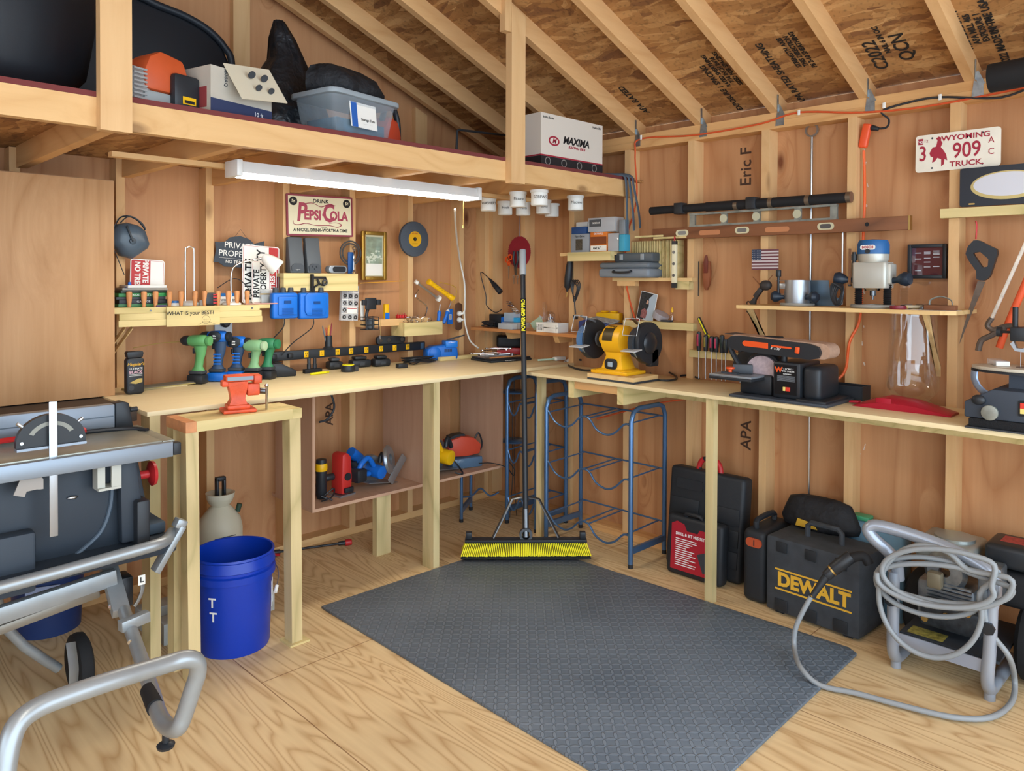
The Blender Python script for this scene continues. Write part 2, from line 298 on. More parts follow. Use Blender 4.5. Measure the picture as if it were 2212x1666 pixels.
struct(box('floor', floor_mat(), None, -5.6, .012, -5.4, .012, -.06, 0))
# ---------------- walls ----------------
SL = .395; ZR = 2.2475                       # roof slope, underside of the rafters at the stud face
zr = lambda x: ZR + SL * (-W - x) if x > -3.2 else ZR + SL * (-W + 3.2) - SL * (-3.2 - x)
ZO = .089 / math.cos(math.atan(SL))
wb = struct(MB().prism([(-5.6, 0), (.012, 0), (.012, zr(0) + ZO), (-3.2, zr(-3.2) + ZO), (-5.6, zr(-5.6) + ZO)], 0, .012).build('wall_back', ply_wall))
for k in range(0, 13):
    x1 = -.3093 - S * k
    if x1 < -5.5: break
    box('stud', stud_m, wb, x1 - .038, x1, -W, 0, .038, 1.99)
box('stud', stud_m, wb, -.127, -.089, -W, 0, .038, 1.99)
box('sole_plate', beam_x, wb, -5.6, -.089, -W, 0, 0, .038)
for x0, x1 in ((-1.81, -1.722), (-.66, -.57), (-2.95, -2.86)): MB().prism([(x0, 2.02), (x1, 2.02), (x1, zr(x1) + .03), (x0, zr(x0) + .03)], -.038, 0).build('gable_stud', stud_m, wb)
wr = struct(box('wall_right', ply_wall, None, 0, .012, -5.4, 0, 0, 2.3))
for k in range(1, 14):
    y0 = .0227 - S * k
    if y0 < -5.3: break
    box('stud', stud_m, wr, -W, 0, y0 - .038, y0, .038, ZR - .076)
box('stud', stud_m, wr, -W, 0, -.127, -.089, .038, ZR - .076)
box('sole_plate', beam_y, wr, -W, 0, -5.4, -.089, 0, .038)
box('top_plate', beam_y, wr, -W, 0, -5.4, 0, ZR - .038, ZR); box('top_plate', beam_y, wr, -W, 0, -5.4, 0, ZR - .076, ZR - .0385)
# window side of the shed: far left wall, out of view, with an opening
wl = struct(MB().box(-5.62, -5.6, -5.4, 0, 0, 1.0).box(-5.62, -5.6, -5.4, 0, 1.9, 2.3).box(-5.62, -5.6, -1.6, 0, 1.0, 1.9).build('wall_left', ply_wall))
# ---------------- ceiling ----------------
ce = struct(MB().prism([(.3, zr(.3) + ZO), (-3.2, zr(-3.2) + ZO), (-5.7, zr(-5.7) + ZO), (-5.7, zr(-5.7) + ZO + .012), (-3.2, zr(-3.2) + ZO + .012), (.3, zr(.3) + ZO + .012)], -5.4, .012).build('ceiling', osb))
raft_m = wood('rafter_pine', '#dcb07c', '#bf8c56', 'X', knots=.5, kscale=3.2, lines=.2)
for k in range(-2, 11):
    y = -1.234 - .4094 * k
    if k == -2 or y > -.2: y = -.42 if k == -2 else y
    MB().prism([(.1, zr(.1)), (-W - .02, zr(-W - .02)), (-3.2, zr(-3.2)), (-3.2, zr(-3.2) + ZO), (.1, zr(.1) + ZO)], y - .038, y, 'XZ').build('rafter', raft_m, ce)
MB().prism([(.1, zr(.1) + .045), (-3.2, zr(-3.2) + .045), (-3.2, zr(-3.2) + ZO), (.1, zr(.1) + ZO)], -.127, -.087).build('rafter', raft_m, ce)
galv = mat('galvanised', '#9aa3a8', .38, .85, var=.25, vscale=40)
for k in range(0, 7):
    y = -1.234 - .4094 * k - .038
    t = MB(); z = ZR
    t.prism([(-y + -.006, z + .075), (-y + .006, z + .075), (-y + .006, z + .01), (-y + .03, z - .02), (-y + .03, z - .062), (-y - .006, z - .062), (-y - .006, z - .0)], -W - .0035, -W - .0015, 'YZ')
    t.b.clear(); t.box(-W - .014, -W - .001, y - .004, y - .0015, z + .0, z + .08)
    t._add([(-W - .0025, y - .03, z - .022), (-W - .0025, y - .03, z - .065), (-W - .0025, y + .012, z - .065), (-W - .0025, y + .004, z - .0), (-W - .0012, y - .03, z - .022), (-W - .0012, y - .03, z - .065), (-W - .0012, y + .012, z - .065), (-W - .0012, y + .004, z)], [(0, 1, 2, 3), (7, 6, 5, 4), (0, 4, 5, 1), (1, 5, 6, 2), (2, 6, 7, 3), (3, 7, 4, 0)])
    t.bar((-W - .008, y - .003, z + .03), (-W - .004, y - .026, z - .022), .022, .0015, up=(1, 0, .3))
    t.build('rafter_tie', galv, ce)
# ---------------- storage loft ----------------
lo = thing('storage_loft', 'pine storage loft with red edge spanning the back wall above the workbench', 'loft', (0, 0, 1.905))
YL = -1.262
box('front_beam', beam_x, lo, -5.6, -W, YL, YL + .038, 0, .089)
d = box('deck', osb, lo, -5.6, -.002, YL + .002, -.002, .0892, .101)
box('deck_edging', mat('red_carpet', '#6e3230', .9), lo, -5.6, -W, YL - .001, YL + .012, .0895, .106)
for x in [-2.742 - S * i for i in range(0, 7)] + [-2.335, -1.925, -1.508, -1.108, -.70, -.30]:
    box('joist', beam_y, lo, x - .019, x + .019, YL + .039, -W - .0005, 0, .089)
for x0 in (-2.793, -1.08):
    xx = x0 + .089
    MB().prism([(x0, -.012), (xx, -.012), (xx, zr(xx) - 1.905 + .06), (x0, zr(x0) - 1.905 + .06)], YL - .039, YL - .0005).build('hanger_post', stud_m, lo)
box('hanger_block', stud_m, lo, -1.12, -1.0805, YL - .037, YL, ony(1070, 66, YL).z - 1.905, ony(1070, -30, YL).z - 1.905)
box('lower_rail', beam_x, lo, -2.62, -.42, -.83, -.792, -.0193, -.0003)
# ---------------- benches ----------------
bl = thing('workbench', 'long plywood workbench along the back wall under the hanging strip light', 'workbench', (0, 0, 0), group=None)
MB().box(-2.505, -.09, -.835, -.0895, HB - .018, HB, bev=.001).build('bench_top', bench_x, bl)
box('leg', treated_z, bl, -1.150, -1.112, -.83, -.741, 0, HB - .0185)
box('leg', treated_z, bl, -2.495, -2.457, -.83, -.741, 0, HB - .0185)
box('ledger', beam_x, bl, -2.5, -.13, -.127, -.0895, HB - .108, HB - .0185)
br = thing('workbench', 'narrower plywood workbench along the right wall holding grinder and belt sander', 'workbench', (0, 0, 0))
MB().box(-.515, -.0895, -5.3, -.8355, HR - .018, HR, bev=.001).build('bench_top', bench_y, br)
box('leg', treated_z, br, -.42, -.382, -.88, -.842, 0, HR - .0185)
box('leg', treated_z, br, -.50, -.462, -2.003, -1.965, 0, HR - .0185)
box('ledger', treated_x, br, -.127, -.0895, -5.3, -.9, HR - .108, HR - .0185)
box('rail', treated_x, br, -.50, -.13, -1.185, -1.147, HR - .108, HR - .0185)
box('rail', treated_x, br, -.50, -.13, -1.505, -1.467, HR - .108, HR - .0185)
box('rail', beam_y, br, -.497, -.459, -1.466, -1.186, HR - .06, HR - .0185)
# cubby cabinet under the bench
cu = thing('cubby_cabinet', 'open plywood cubby cabinet hung under the back workbench with saws inside', 'cabinet', (0, 0, 0))
x0, x1, x2, yf, yb, z0, z1 = -1.632, -.942, -.353, -.5, -.0905, .317, HB - .109
box('side_panel', cubby_m, cu, x0, x0 + .015, yf, -.128, z0 + .0155, HB - .019); box('side_panel', cubby_m, cu, x2 - .015, x2, yf, -.128, z0 + .0155, HB - .019)
box('partition', cubby_m, cu, x1 - .02, x1, yf, -.128, z0 + .0155, HB - .019)
box('bottom_panel', cubby_m, cu, x0, x2, yf, yb, z0, z0 + .015)
box('support_post', treated_z, cu, -1.245, -1.157, -.478, -.44, 0, z0 - .0005)
# ---------------- strip light ----------------
white_pl = mat('white_plastic', '#e8e8e4', .4)
p0 = ony(505, 390, -.9)
fx = thing('strip_light', 'white LED shop light hanging under the loft, switched on', 'light', (-1.58, -.9, 1.86))
g = MB(); g.prism([(-.055, .0), (.055, .0), (.04, .045), (-.04, .045)], -.61, .61, 'YZ'); g.build('housing', white_pl, fx)
box('diffuser', mat('led_diffuser', '#fff6e6', .4, emit=LED), fx, -.60, .60, -.042, .042, -.012, -.0005, bev=.004)
for s in (-1, 1): box('end_cap', white_pl, fx, min(s * .6105, s * .635), max(s * .6105, s * .635), -.056, .056, -.014, .05, bev=.004)

f2 = dup(fx, (-2.9, -3.3, 2.30), PI / 2, 'second white LED shop light under the ridge, behind the camera')
for q in (-.45, .45): box('hanging_wire', galv, f2, q - .002, q + .002, -.002, .002, .045, .97)

cordm = mat('white_cord', '#dcdcd6', .5)
c = MW(fx); P = [ony(983, 452, -.88), ony(985, 500, -.5), ony(993, 560, -.16), ony(1003, 610, -.13), ony(1004, 655, -.13), ony(1003, 672, -.125), ony(995, 680, -.115)]
c.tube(P, .0055, smooth=8); c.tube([ony(1003, 672, -.125), ony(1005, 700, -.13), ony(1015, 735, -.15), ony(1033, 752, -.22)], .0055, smooth=8)
c.build('cord', cordm, fx)
MB().tube([(.56, 0, 0), (.56, .0, -.0125), (.56, .002, -.14)], .0015, n=6).cyl((.56, .002, -.14), (.56, .002, -.155), .003, .004, n=8).build('pull_chain', mat('brass', '#b99a5a', .35, .9), fx)
# ---------------- common materials ----------------
blk = mat('black_plastic', '#23272c', .42); blk2 = mat('matt_black', '#17181b', .75); dgrey = mat('dark_grey_plastic', '#3a3f45', .5); rub = mat('rubber', '#191a1c', .85, bump=.3, bscale=90)
steel = mat('steel', '#b9bcbf', .28, 1); dsteel = mat('dark_steel', '#6d7073', .35, .95); chrome = mat('chrome', '#dcdfe2', .12, 1); alu = mat('aluminium', '#a9b0b6', .35, .8)
wht = mat('white_paint', '#e6e6e0', .45); cream = mat('cream_paint', '#e2dcbc', .5); red = mat('red_plastic', '#b8272a', .4); blue = mat('tool_blue', '#1569c9', .38); navy = mat('navy_paint', '#2b3540', .5)
yel = mat('yellow_plastic', '#eab50f', .4); orange = mat('orange_plastic', '#e0531d', .42); green = mat('tool_green', '#5fa163', .42); green2 = mat('deep_green', '#2f7d55', .42)
paper = mat('paper', '#e9e7df', .7); gold = mat('gold_frame', '#a8853c', .38, .75, bump=.4, bscale=120); clearp = glass('clear_plastic', alpha=.12, gloss=True); brass = mat('brass', '#b99a5a', .35, .9)
txt = mat('black_print', '#15161a', .6); txtw = mat('white_print', '#e9ebea', .6); txtr = mat('red_print', '#a92e35', .6); pep = mat('faded_red_print', '#a9455a', .6)
YB = -.0895
# ---------------- tin soda sign ----------------
t = thing('tin_sign', 'cream and red embossed tin soda sign hanging under the loft', 'sign', (-1.350, -.099, 1.792), rot=(0, math.radians(-1.2), 0))
MB().prism(rrect(.405, .222, .008), 0, .006, 'XZ').build('sign_plate', mat('sign_red_border', '#8c3a48', .5), t)
box('sign_face', cream, t, -.192, .192, -.0012, 0, -.101, .101)
text('DRINK', .028, txt, t, (0, -.0016, .078), shear=.12, sx=1.15, bold=.0006)
text('A NICKEL DRINK-WORTH A DIME', .0235, txt, t, (0, -.0016, -.079), sx=.92, bold=.0007)
for sx, st in ((-1, '5¢'), (1, '5¢')):
    MB().cyl((sx * .163, -.0012, .073), (sx * .163, -.0022, .073), .023, n=28).build('price_disc', txt, t); text(st, .022, cream, t, (sx * .163, -.0028, .073), bold=.0008)
text('EPSI', .07, pep, t, (-.05, -.0016, .0), sx=.86, bold=.003); text('OLA', .07, pep, t, (.112, -.0016, .0), sx=.8, bold=.003); text('=', .03, pep, t, (.018, -.0016, .004), bold=.002)
text('P', .135, pep, t, (-.118, -.0014, .012), sx=.8, bold=.004, shear=.15); text('C', .135, pep, t, (.045, -.0014, .012), sx=.75, bold=.004, shear=.1)
k = MB(); k.tube([(-.165, -.0014, -.03), (-.16, -.0014, -.048), (-.13, -.0014, -.05), (-.09, -.0014, -.042), (-.03, -.0014, -.052), (.05, -.0014, -.05), (.1, -.0014, -.058), (.125, -.0014, -.045), (.09, -.0014, -.035), (.05, -.0014, -.042)], .005, n=6, smooth=6, flat=.1)
k.tube([(-.1, -.0014, .062), (-.05, -.0014, .068), (0, -.0014, .05), (.04, -.0014, .062), (.09, -.0014, .06)], .005, n=6, smooth=6, flat=.1); k.build('swash', pep, t)
text('TRADE MARK', .006, txt, t, (.02, -.0016, -.063))
# ---------------- grinding wheel on the stud ----------------
t = thing('grinding_wheel', 'large grey grinding wheel with yellow paper label nailed to a stud', 'grinding wheel', (-.724, -.106, 1.690))
MB().lathe([(.012, -.0125), (.1, -.0125), (.105, -.009), (.105, .009), (.1, .0125), (.012, .0125)], ax=(0, 1, 0), n=48, closed=True).build('abrasive_disc', mat('abrasive_grey', '#4a525c', .9, bump=.5, bscale=300), t)
MB().lathe([(.012, -.0132), (.047, -.0132), (.047, -.012), (.012, -.012)], ax=(0, 1, 0), n=36, closed=True).build('paper_label', mat('label_yellow', '#dba514', .6), t)
text('60 GRIT', .013, txtr, t, (0, -.0138, .033)); text('MAX 3600 RPM', .006, txt, t, (0, -.0138, -.028))
MB().cyl((0, -.018, 0), (0, .016, 0), .009, n=14).build('nail', dsteel, t)
# ---------------- gilt frame ----------------
t = thing('picture_frame', 'narrow gilt picture frame with a pale green print on the back wall', 'picture', (-1.008, -.112, 1.583))
f = MB()
for x0, x1, z0, z1 in ((-.085, -.062, -.141, .141), (.062, .085, -.141, .141), (-.062, .062, .118, .141), (-.062, .062, -.141, -.118)): f.box(x0, x1, -.002, .02, z0, z1, bev=.006)
f.build('frame_moulding', gold, t)
box('mat_board', mat('mat_ivory', '#c9c3a4', .7), t, -.0625, .0625, .006, .012, -.1185, .1185)
box('print', mat('print_green', '#8d9c88', .6, var=.25, vscale=30), t, -.054, .054, .004, .0062, -.045, .108)
box('print_border', paper, t, -.054, .054, .004, .0062, -.112, -.0455)
k = MB()
for _ in range(26): a = rnd.uniform(-.05, .05); b = rnd.uniform(-.04, .03); k.ell((a, .0035, b * .8 + a * .3), (rnd.uniform(.004, .012), .0006, rnd.uniform(.003, .009)), n=8, m=5)
k.build('printed_figure', mat('print_pale', '#ccd2c2', .6), t)
box('picture_glass', glass('pane', alpha=.04, gloss=True), t, -.062, .062, .001, .0022, -.118, .118)
# ---------------- treated shelf with speakers ----------------
sy = -.21
a = ony(613, 590, sy); b = ony(773, 628, sy)
t = thing('wall_shelf', 'short treated lumber shelf on the back wall carrying two desktop speakers', 'shelf', (0, 0, 0))
box('shelf_board', treated_x, t, a.x, b.x, sy + .038, YB, a.z - .018, a.z - .0005); box('front_board', treated_x, t, a.x, b.x, sy, sy + .0375, b.z, a.z)
SZ = a.z; SX0, SX1 = a.x, b.x
spm = mat('speaker_grey', '#555b60', .6); 
for i, (px, lab) in enumerate(((640, 'left plain desktop speaker of the grey pair on the small wall shelf'), (677, 'right desktop speaker with control knobs on the small wall shelf'))):
    p = ony(px, 588, -.165)
    t = thing('desktop_speaker', lab, 'speaker', (p.x, -.15, SZ + .0005), rz=-.12, group='grey desktop speakers on the wall shelf')
    MB().prism([(-.04, 0), (.035, 0), (.032, .06), (.026, .185), (-.002, .19), (-.03, .06)], -.04, .04, 'YZ', bev=.008).build('speaker_body', spm, t)
    b_ = MB(); b_.prism(rrect(.064, .11, .01, cz=.12), -.0365, -.034, 'XZ'); o = b_.build('grille', mat('speaker_cloth', '#41464b', .9), t); o.rotation_euler = (-.26, 0, 0); o.location = (0, .034, .012)
    b_ = MB(); o = b_.prism([(-.032, .01), (.032, .01), (.034, .035), (.018, .05), (-.018, .05), (-.034, .035)], -.0435, -.0405, 'XZ').build('lower_panel', mat('speaker_dark', '#3b4046', .4), t)
    if i:
        for x, z in ((-.01, .035), (.01, .035), (0, .022)): MB().cyl((x, -.044, z), (x, -.049, z), .006, n=14).build('knob', dgrey, t)
    else: text('logitech', .008, txtw, t, (0, -.0441, .018))
p = ony(726, 587, -.17)
t = thing('webcam', 'oval silver and black clock device lying right of the speakers', 'webcam', (p.x, -.17, SZ + .0005), rz=.05)
MB().prism(rrect(.115, .042, .019, cz=.022), -.02, .02, 'XZ', bev=.003).build('device_body', mat('silver_plastic', '#9aa2aa', .3, .4), t); MB().prism(rrect(.082, .03, .013, cx=.006, cz=.022), -.0225, -.0202, 'XZ').build('dark_window', blk, t)
p = ony(766, 588, -.17)
t = thing('combination_wrench', 'combination wrench standing against a blue handled coil beside the gilt frame', 'wrench', (p.x, -.165, SZ + .0005), rot=(-.12, .08, 0))
MB().box(-.005, .005, -.003, .003, .02, .135, bev=.002).lathe([(.006, -.004), (.012, -.004), (.012, .004), (.006, .004)], o=(0, 0, .142), ax=(0, 1, 0), n=16, closed=True).prism([(-.006, .02), (-.012, .006), (-.009, 0), (-.004, .008), (.004, .008), (.009, 0), (.012, .006), (.006, .02)], -.003, .003).build('wrench_body', chrome, t)
t = thing('hand_saw_coil', 'coiled dark blade strip in a blue sleeve at the right end of the small shelf', 'blade', (p.x - .004, -.135, SZ + .0005))
MB().box(-.018, .018, -.006, .004, 0, .12, bev=.004).build('blue_sleeve', mat('sleeve_blue', '#1c4f8f', .4), t)
MB().lathe([(.062, -.002), (.07, -.002), (.07, .002), (.062, .002)], o=(.004, .006, .115), ax=(0, 1, 0), n=40, closed=True).lathe([(.048, -.002), (.056, -.002), (.056, .002), (.048, .002)], o=(.004, .006, .115), ax=(0, 1, 0), n=40, closed=True).build('coil', dsteel, t)
# bracket hung on the shelf front
p = ony(690, 600, sy - .02)
t = thing('clamp_bracket', 'black metal spring clamp hooked over the front of the small wall shelf', 'clamp', (p.x, sy - .003, p.z))
MB().box(-.045, -.033, -.022, 0, -.075, .018, bev=.002).box(-.045, .04, -.02, -.008, -.006, .006, bev=.003).tube([(.035, -.014, 0), (.045, -.014, -.02), (.03, -.014, -.04), (.0, -.014, -.03), (-.01, -.014, -.01), (.0, -.014, -.03), (-.03, -.014, -.05)], .005, smooth=5).build('clamp_frame', blk2, t)
MB().lathe([(.008, -.004), (.016, -.004), (.016, .004), (.008, .004)], o=(.03, -.02, -.025), ax=(0, 1, 0), n=18, closed=True).build('ring', dsteel, t)
# ---------------- blue battery chargers ----------------
for i, (x0, x1, lab) in enumerate(((591, 646, 'blue battery charger, left of the two under the small shelf'), (650, 713, 'blue battery charger with slanted corners, right of the two under the small shelf'))):
    a = ony(x0, 633, -.25); b = ony(x1, 688, -.25); w = b.x - a.x; h = a.z - b.z
    t = thing('battery_charger', lab, 'charger', ((a.x + b.x) / 2, -.17, b.z), group='blue wall chargers')
    w2, h2 = w / 2, h
    MB().box(-w2, w2, -.075, -.03, 0, h2, bev=.012, seg=3).build('charger_shell', blue, t)
    if i: MB().prism([(-.05, .02), (.05, .02), (.062, .04), (.062, .12), (.045, .135), (-.045, .135), (-.062, .12), (-.062, .04)], -.085, -.0755, 'XZ', bev=.004).build('face_frame', blue, t)
    else: MB().box(-w2 + .025, w2 - .012, -.084, -.0755, .02, h2 - .02, bev=.004).build('face_frame', blue, t)
    dk = mat('tool_blue_dark', '#10509b', .4)
    g = MB()
    for j in range(5): g.box(-.025 + i * .0, .035, -.0875, -.0845 - (i * .001), .022 + j * .007, .0255 + j * .007)
    g.build('vent', dk, t)
    box('indicator_panel', mat('panel_blue', '#0d3f7c', .4), t, -.015, .022, -.0885, -.0852, .078, .092)
    for x in (-w2 * .6, 0, w2 * .6): MB().cyl((x, -.045, h2 - .004), (x, -.045, h2 + .026), .016, .013, n=14, bev=.002).build('rear_stud', dgrey, t)
    box('wall_plate', dgrey, t, -.05, .05, -.0298, .0795, h * .55, h * .85)
    c = MB(); q = ony((x0 + x1) / 2 + 10, 690, -.2); c.tube([(.01, -.04, -.0005), (.005, -.03, -.05), (-.05 - .03 * i, .02, -.13), (-.09 - .04 * i, .035, -.19)], .003, smooth=6, n=6).build('cord', blk, t)
# ---------------- clear organiser of small parts ----------------
a = ony(731, 613, -.14); b = ony(776, 692, -.14)
t = thing('parts_organizer', 'clear compartment box of washers leaning on the stud beside the chargers', 'organizer', ((a.x + b.x) / 2, -.135, b.z), rot=(-.03, .06, 0))
w2 = .055; h = a.z - b.z - .01
box('tray', glass('tray_clear', '#dfe6ea', alpha=.42), t, -w2, w2, -.012, .012, 0, h, bev=.003); g = MB(); hw = MB()
for i in range(4): g.box(-w2 + .002, w2 - .002, -.0135, -.0125, h * (i + 1) / 5 - .001, h * (i + 1) / 5 + .001)
for i in range(1, 3): g.box(-w2 + i * .037 - .001, -w2 + i * .037 + .001, -.0135, -.0125, 0, h)
g.build('divider', wht, t)
for i in range(5):
    for j in range(3):
        if (i, j) in ((1, 1), (1, 2)): continue
        hw.lathe([(.005, -.002), (.011, -.002), (.011, .001), (.005, .001)], o=(-.037 + j * .036, -.0145, h * (i + .5) / 5), ax=(0, 1, 0), n=14, closed=True)
hw.build('washers', dsteel, t); box('paper_label', paper, t, -.02, .045, -.0145, -.0136, h * .2 + .002, h * .4 - .004); box('label_stripe', txtr, t, -.018, .043, -.015, -.0146, h * .4 - .012, h * .4 - .008)
# ---------------- yellow paint stick, small ledge, phone holder ----------------
a = ony(775, 612, -.115); b = ony(872, 607, -.115)
tag(MB().bar(a, b, .02, .004, bev=.001).build('paint_stirrer', mat('stirrer_yellow', '#d99a2b', .5)), 'yellow wooden paint stick lying under the gilt frame', 'paint stick')
a = ony(775, 690, -.135); b = ony(880, 700, -.135)
t = thing('wall_ledge', 'thin pine ledge between two studs under the gilt frame', 'shelf', (0, 0, 0)); box('ledge_board', beam_x, t, a.x, -.66, -.165, YB, b.z - .004, a.z - .004); LZ = a.z - .0035
t = thing('phone_holder', 'black phone holder arm clamped to the ledge below the gilt frame', 'phone holder', (ony(800, 690, -.2).x, -.2, LZ))
MB().box(-.034, .034, -.012, .004, .06, .125, bev=.004).box(-.06, -.034, -.02, .0, .085, .115, bev=.003).box(.034, .06, -.02, 0, .085, .115, bev=.003).build('cradle', blk, t)
MB().tube([(0, .004, .09), (-.01, .02, .04), (-.015, .015, .0)], .009, smooth=4).build('arm', blk, t)
g = MB()
for z in (-.05, -.025, 0, .018): g.tube([(-.045, -.03, z), (.03, -.035, z), (.035, .028, z), (-.045, .028, z)], .0025, n=6, closed=True)
for x in (-.045, -.005, .033): g.tube([(x, -.032, .018), (x, -.034, -.05), (x, .026, -.05)], .0025, n=6)
g.build('wire_basket', blk, t); MB().lathe([(0, -.045), (.024, -.045), (.026, .01), (.022, .012), (0, .012)], o=(-.005, -.003, 0), n=18).build('basket_jar', dgrey, t)
t = thing('grease_tube', 'white squeeze tube standing on its cap left of the phone holder', 'tube', (ony(781, 690, -.13).x, -.135, LZ + .0005))
MB().lathe([(0, 0), (.009, 0), (.009, .015), (0, .015)], n=14).build('cap', wht, t); MB().loft([[(x * .011 * c, y * .011, z) for x, y in [(math.cos(a * PI / 6), math.sin(a * PI / 6) * d) for a in range(12)]] for z, c, d in ((.0155, 1, 1), (.06, 1.1, .8), (.105, 1.3, .12))]).build('tube_body', wht, t)
t = thing('glue_bottle', 'small yellow and blue bottle behind the phone holder', 'bottle', (ony(833, 690, -.13).x, -.135, LZ + .0005)); MB().box(-.014, .014, -.012, .012, 0, .085, bev=.004).build('bottle_body', yel, t); box('bottle_label', blue, t, -.0145, .0145, -.0128, -.0121, .0, .035)
x = ony(868, 690, -.14).x
for i in range(4): tag(MB().box(-.007, .007, -.012, .012, 0, .02, bev=.004).cyl((0, 0, .02), (0, 0, .027), .003, n=8).build('wire_nut', red), 'small red wire nut on the thin pine ledge', 'wire nut', 'red wire nuts on the ledge').location = (x + (i - 2) * .017, -.145, LZ + .0005)
t = thing('hanging_tag', 'small brass tag on a thread below the thin ledge', 'tag', (ony(822, 712, -.17).x, -.168, LZ - .03)); MB().cyl((0, 0, -.06), (0, 0, .029), .0008, n=6).build('thread', brass, t); MB().box(-.004, .004, -.001, .001, -.085, -.0605, bev=.0005).build('tag_plate', steel, t)
# ---------------- treated scrap box with clamps, flashlight ----------------
a = ony(874, 698, -.22); b = ony(956, 722, -.22)
t = thing('scrap_box', 'small treated wood box on the back wall full of screws and clamps', 'box', (a.x, -.22, b.z)); w = b.x - a.x; h = a.z - b.z
box('front_board', treated_x, t, 0, w, 0, .018, 0, h, bev=.001); box('side_board', treated_x, t, 0, .018, .0185, .13, 0, h); box('side_board', treated_x, t, w - .018, w, .0185, .13, 0, h); box('bottom_board', treated_x, t, .0185, w - .0185, .0185, .1295, 0, .018)
BX, BZ, BW, BH = a.x, b.z, w, h
g = MB()
for _ in range(110):
    c = Vector((BX + rnd.uniform(.03, BW - .05), rnd.uniform(-.19, -.12), BZ + BH + rnd.uniform(-.015, .03))); d = Vector((rnd.uniform(-1, 1), rnd.uniform(-1, 1), rnd.uniform(-.6, .6))).normalized() * .012; g.cyl(c - d, c + d, .0018, n=5)
o = tag(g.build('screws', steel), 'heap of loose screws in a clear bag in the treated wood box', 'screws'); o['kind'] = 'stuff'
def handle_tool(name, lab, cat, px, tilt, base_z, hm):
    t = thing(name, lab, cat, (ony(px, 690, -.15).x, -.155, base_z), rot=(0, tilt, 0)); MB().lathe([(0, 0), (.01, .002), (.012, .02), (.010, .05), (.013, .08), (.006, .092), (0, .092)], n=14).build('handle', hm, t); return t
t = handle_tool('screwdriver', 'blue handled screwdriver standing upright in the treated wood box', 'screwdriver', 945, .12, BZ + BH - .03, blue); MB().cyl((0, 0, .0925), (0, 0, .13), .003, n=8).build('shaft', steel, t)
t = handle_tool('screwdriver', 'blue and white screwdriver leaning right in the treated wood box', 'screwdriver', 957, .42, BZ + BH - .02, blue); MB().cyl((0, 0, .0925), (0, 0, .165), .0025, n=8).build('shaft', steel, t); MB().cyl((0, 0, .08), (0, 0, .0922), .0135, .007, n=14).build('handle_collar', wht, t)
t = thing('coping_saw', 'coping saw with a bent chrome frame over the treated wood box', 'saw', (ony(905, 640, -.13).x, -.125, ony(905, 640, -.13).z)); MB().tube([(-.0, 0, .04), (-.022, 0, .0), (.0, 0, -.02), (.06, 0, -.06), (.062, 0, -.09), (.05, 0, -.12)], .004, smooth=5, n=8).build('saw_frame', chrome, t)
a = ony(897, 608, -.13); b = ony(950, 647, -.16)
t = thing('clear_tube', 'clear plastic tube with white end caps crossing behind the yellow flashlight', 'tube', a); v = b - a; MB().cyl(v * .1, v * .9, .014, n=16).build('tube_body', clearp, t); MB().cyl((0, 0, 0), v * .1, .012, n=16).build('end_cap', wht, t); MB().cyl(v * .9, v, .019, n=16).build('end_cap', wht, t)
g = MB()
for k in range(5): g.cyl(v * .12 + Vector((0, 0, .006 - .003 * k)), v * .88 + Vector((0, .004, .006 - .003 * k)), .0012, n=6)
g.build('rods', steel, t)
a = ony(925, 608, -.19); b = ony(978, 645, -.2)
t = thing('flashlight', 'yellow tubular flashlight lying across the tools on the back wall', 'flashlight', a); v = b - a
g = MB(); n_ = v.normalized(); g.cyl((0, 0, 0), v * .18, .019, .015, n=20, bev=.001); g.cyl(v * .18, v * .82, .0145, n=20); g.cyl(v * .82, v, .015, .020, n=20, bev=.001)
g.build('flashlight_body', yel, t); MB().cyl(v * 1.0 + n_ * .0002, v * 1.01, .017, n=20).build('lens', wht, t)
for k in range(5): MB().obox(v * (.3 + .1 * k) + Vector((0, -.0155, 0)), (.008, .002, .004)).build('grip_mark', mat('yellow_shade', '#b98908', .5), t)
a = ony(950, 610, -.115); b = ony(985, 622, -.115); c = ony(980, 655, -.115)
tag(MB().tube([a, b, c], .002, smooth=4, n=6).build('wire_hook', mat('yellow_wire', '#c9a227', .4)), 'thin yellow wire hook on the stud above the blue tag', 'hook')
p = ony(971, 684, -.1); t = thing('stud_finder', 'flat blue tool with a barcode sticker hung on the stud by the outlet', 'tool', (p.x, -.102, p.z)); MB().box(-.02, .02, -.008, .008, -.048, .048, bev=.003).build('tool_body', blue, t); box('barcode_sticker', paper, t, -.011, .009, -.0088, -.0081, -.018, .014)
g = MB()
for i in range(7): g.box(-.009 + i * .0025, -.008 + i * .0025, -.0094, -.0089, -.014, .01)
g.build('bar_lines', txt, t)
# ---------------- ornate outlet ----------------
p = ony(990, 684, -.092); t = thing('wall_outlet', 'ornate brown wall outlet plate with two white plugs by the corner', 'outlet', (p.x, -.0915, p.z))
MB().prism([(-.03, -.075), (-.02, -.083), (0, -.09), (.02, -.083), (.03, -.075), (.03, .075), (.02, .083), (0, .09), (-.02, .083), (-.03, .075)], -.006, 0, bev=.002).build('cover_plate', mat('bronze_plate', '#6b4a35', .6, .4, bump=.6, bscale=60), t)
for z in (.02, -.02): MB().cyl((0, -.0065, z), (0, -.022, z), .017, .014, n=18, bev=.001).cyl((0, -.022, z), (.014, -.034, z), .008, .006, n=10).build('plug', wht, t)
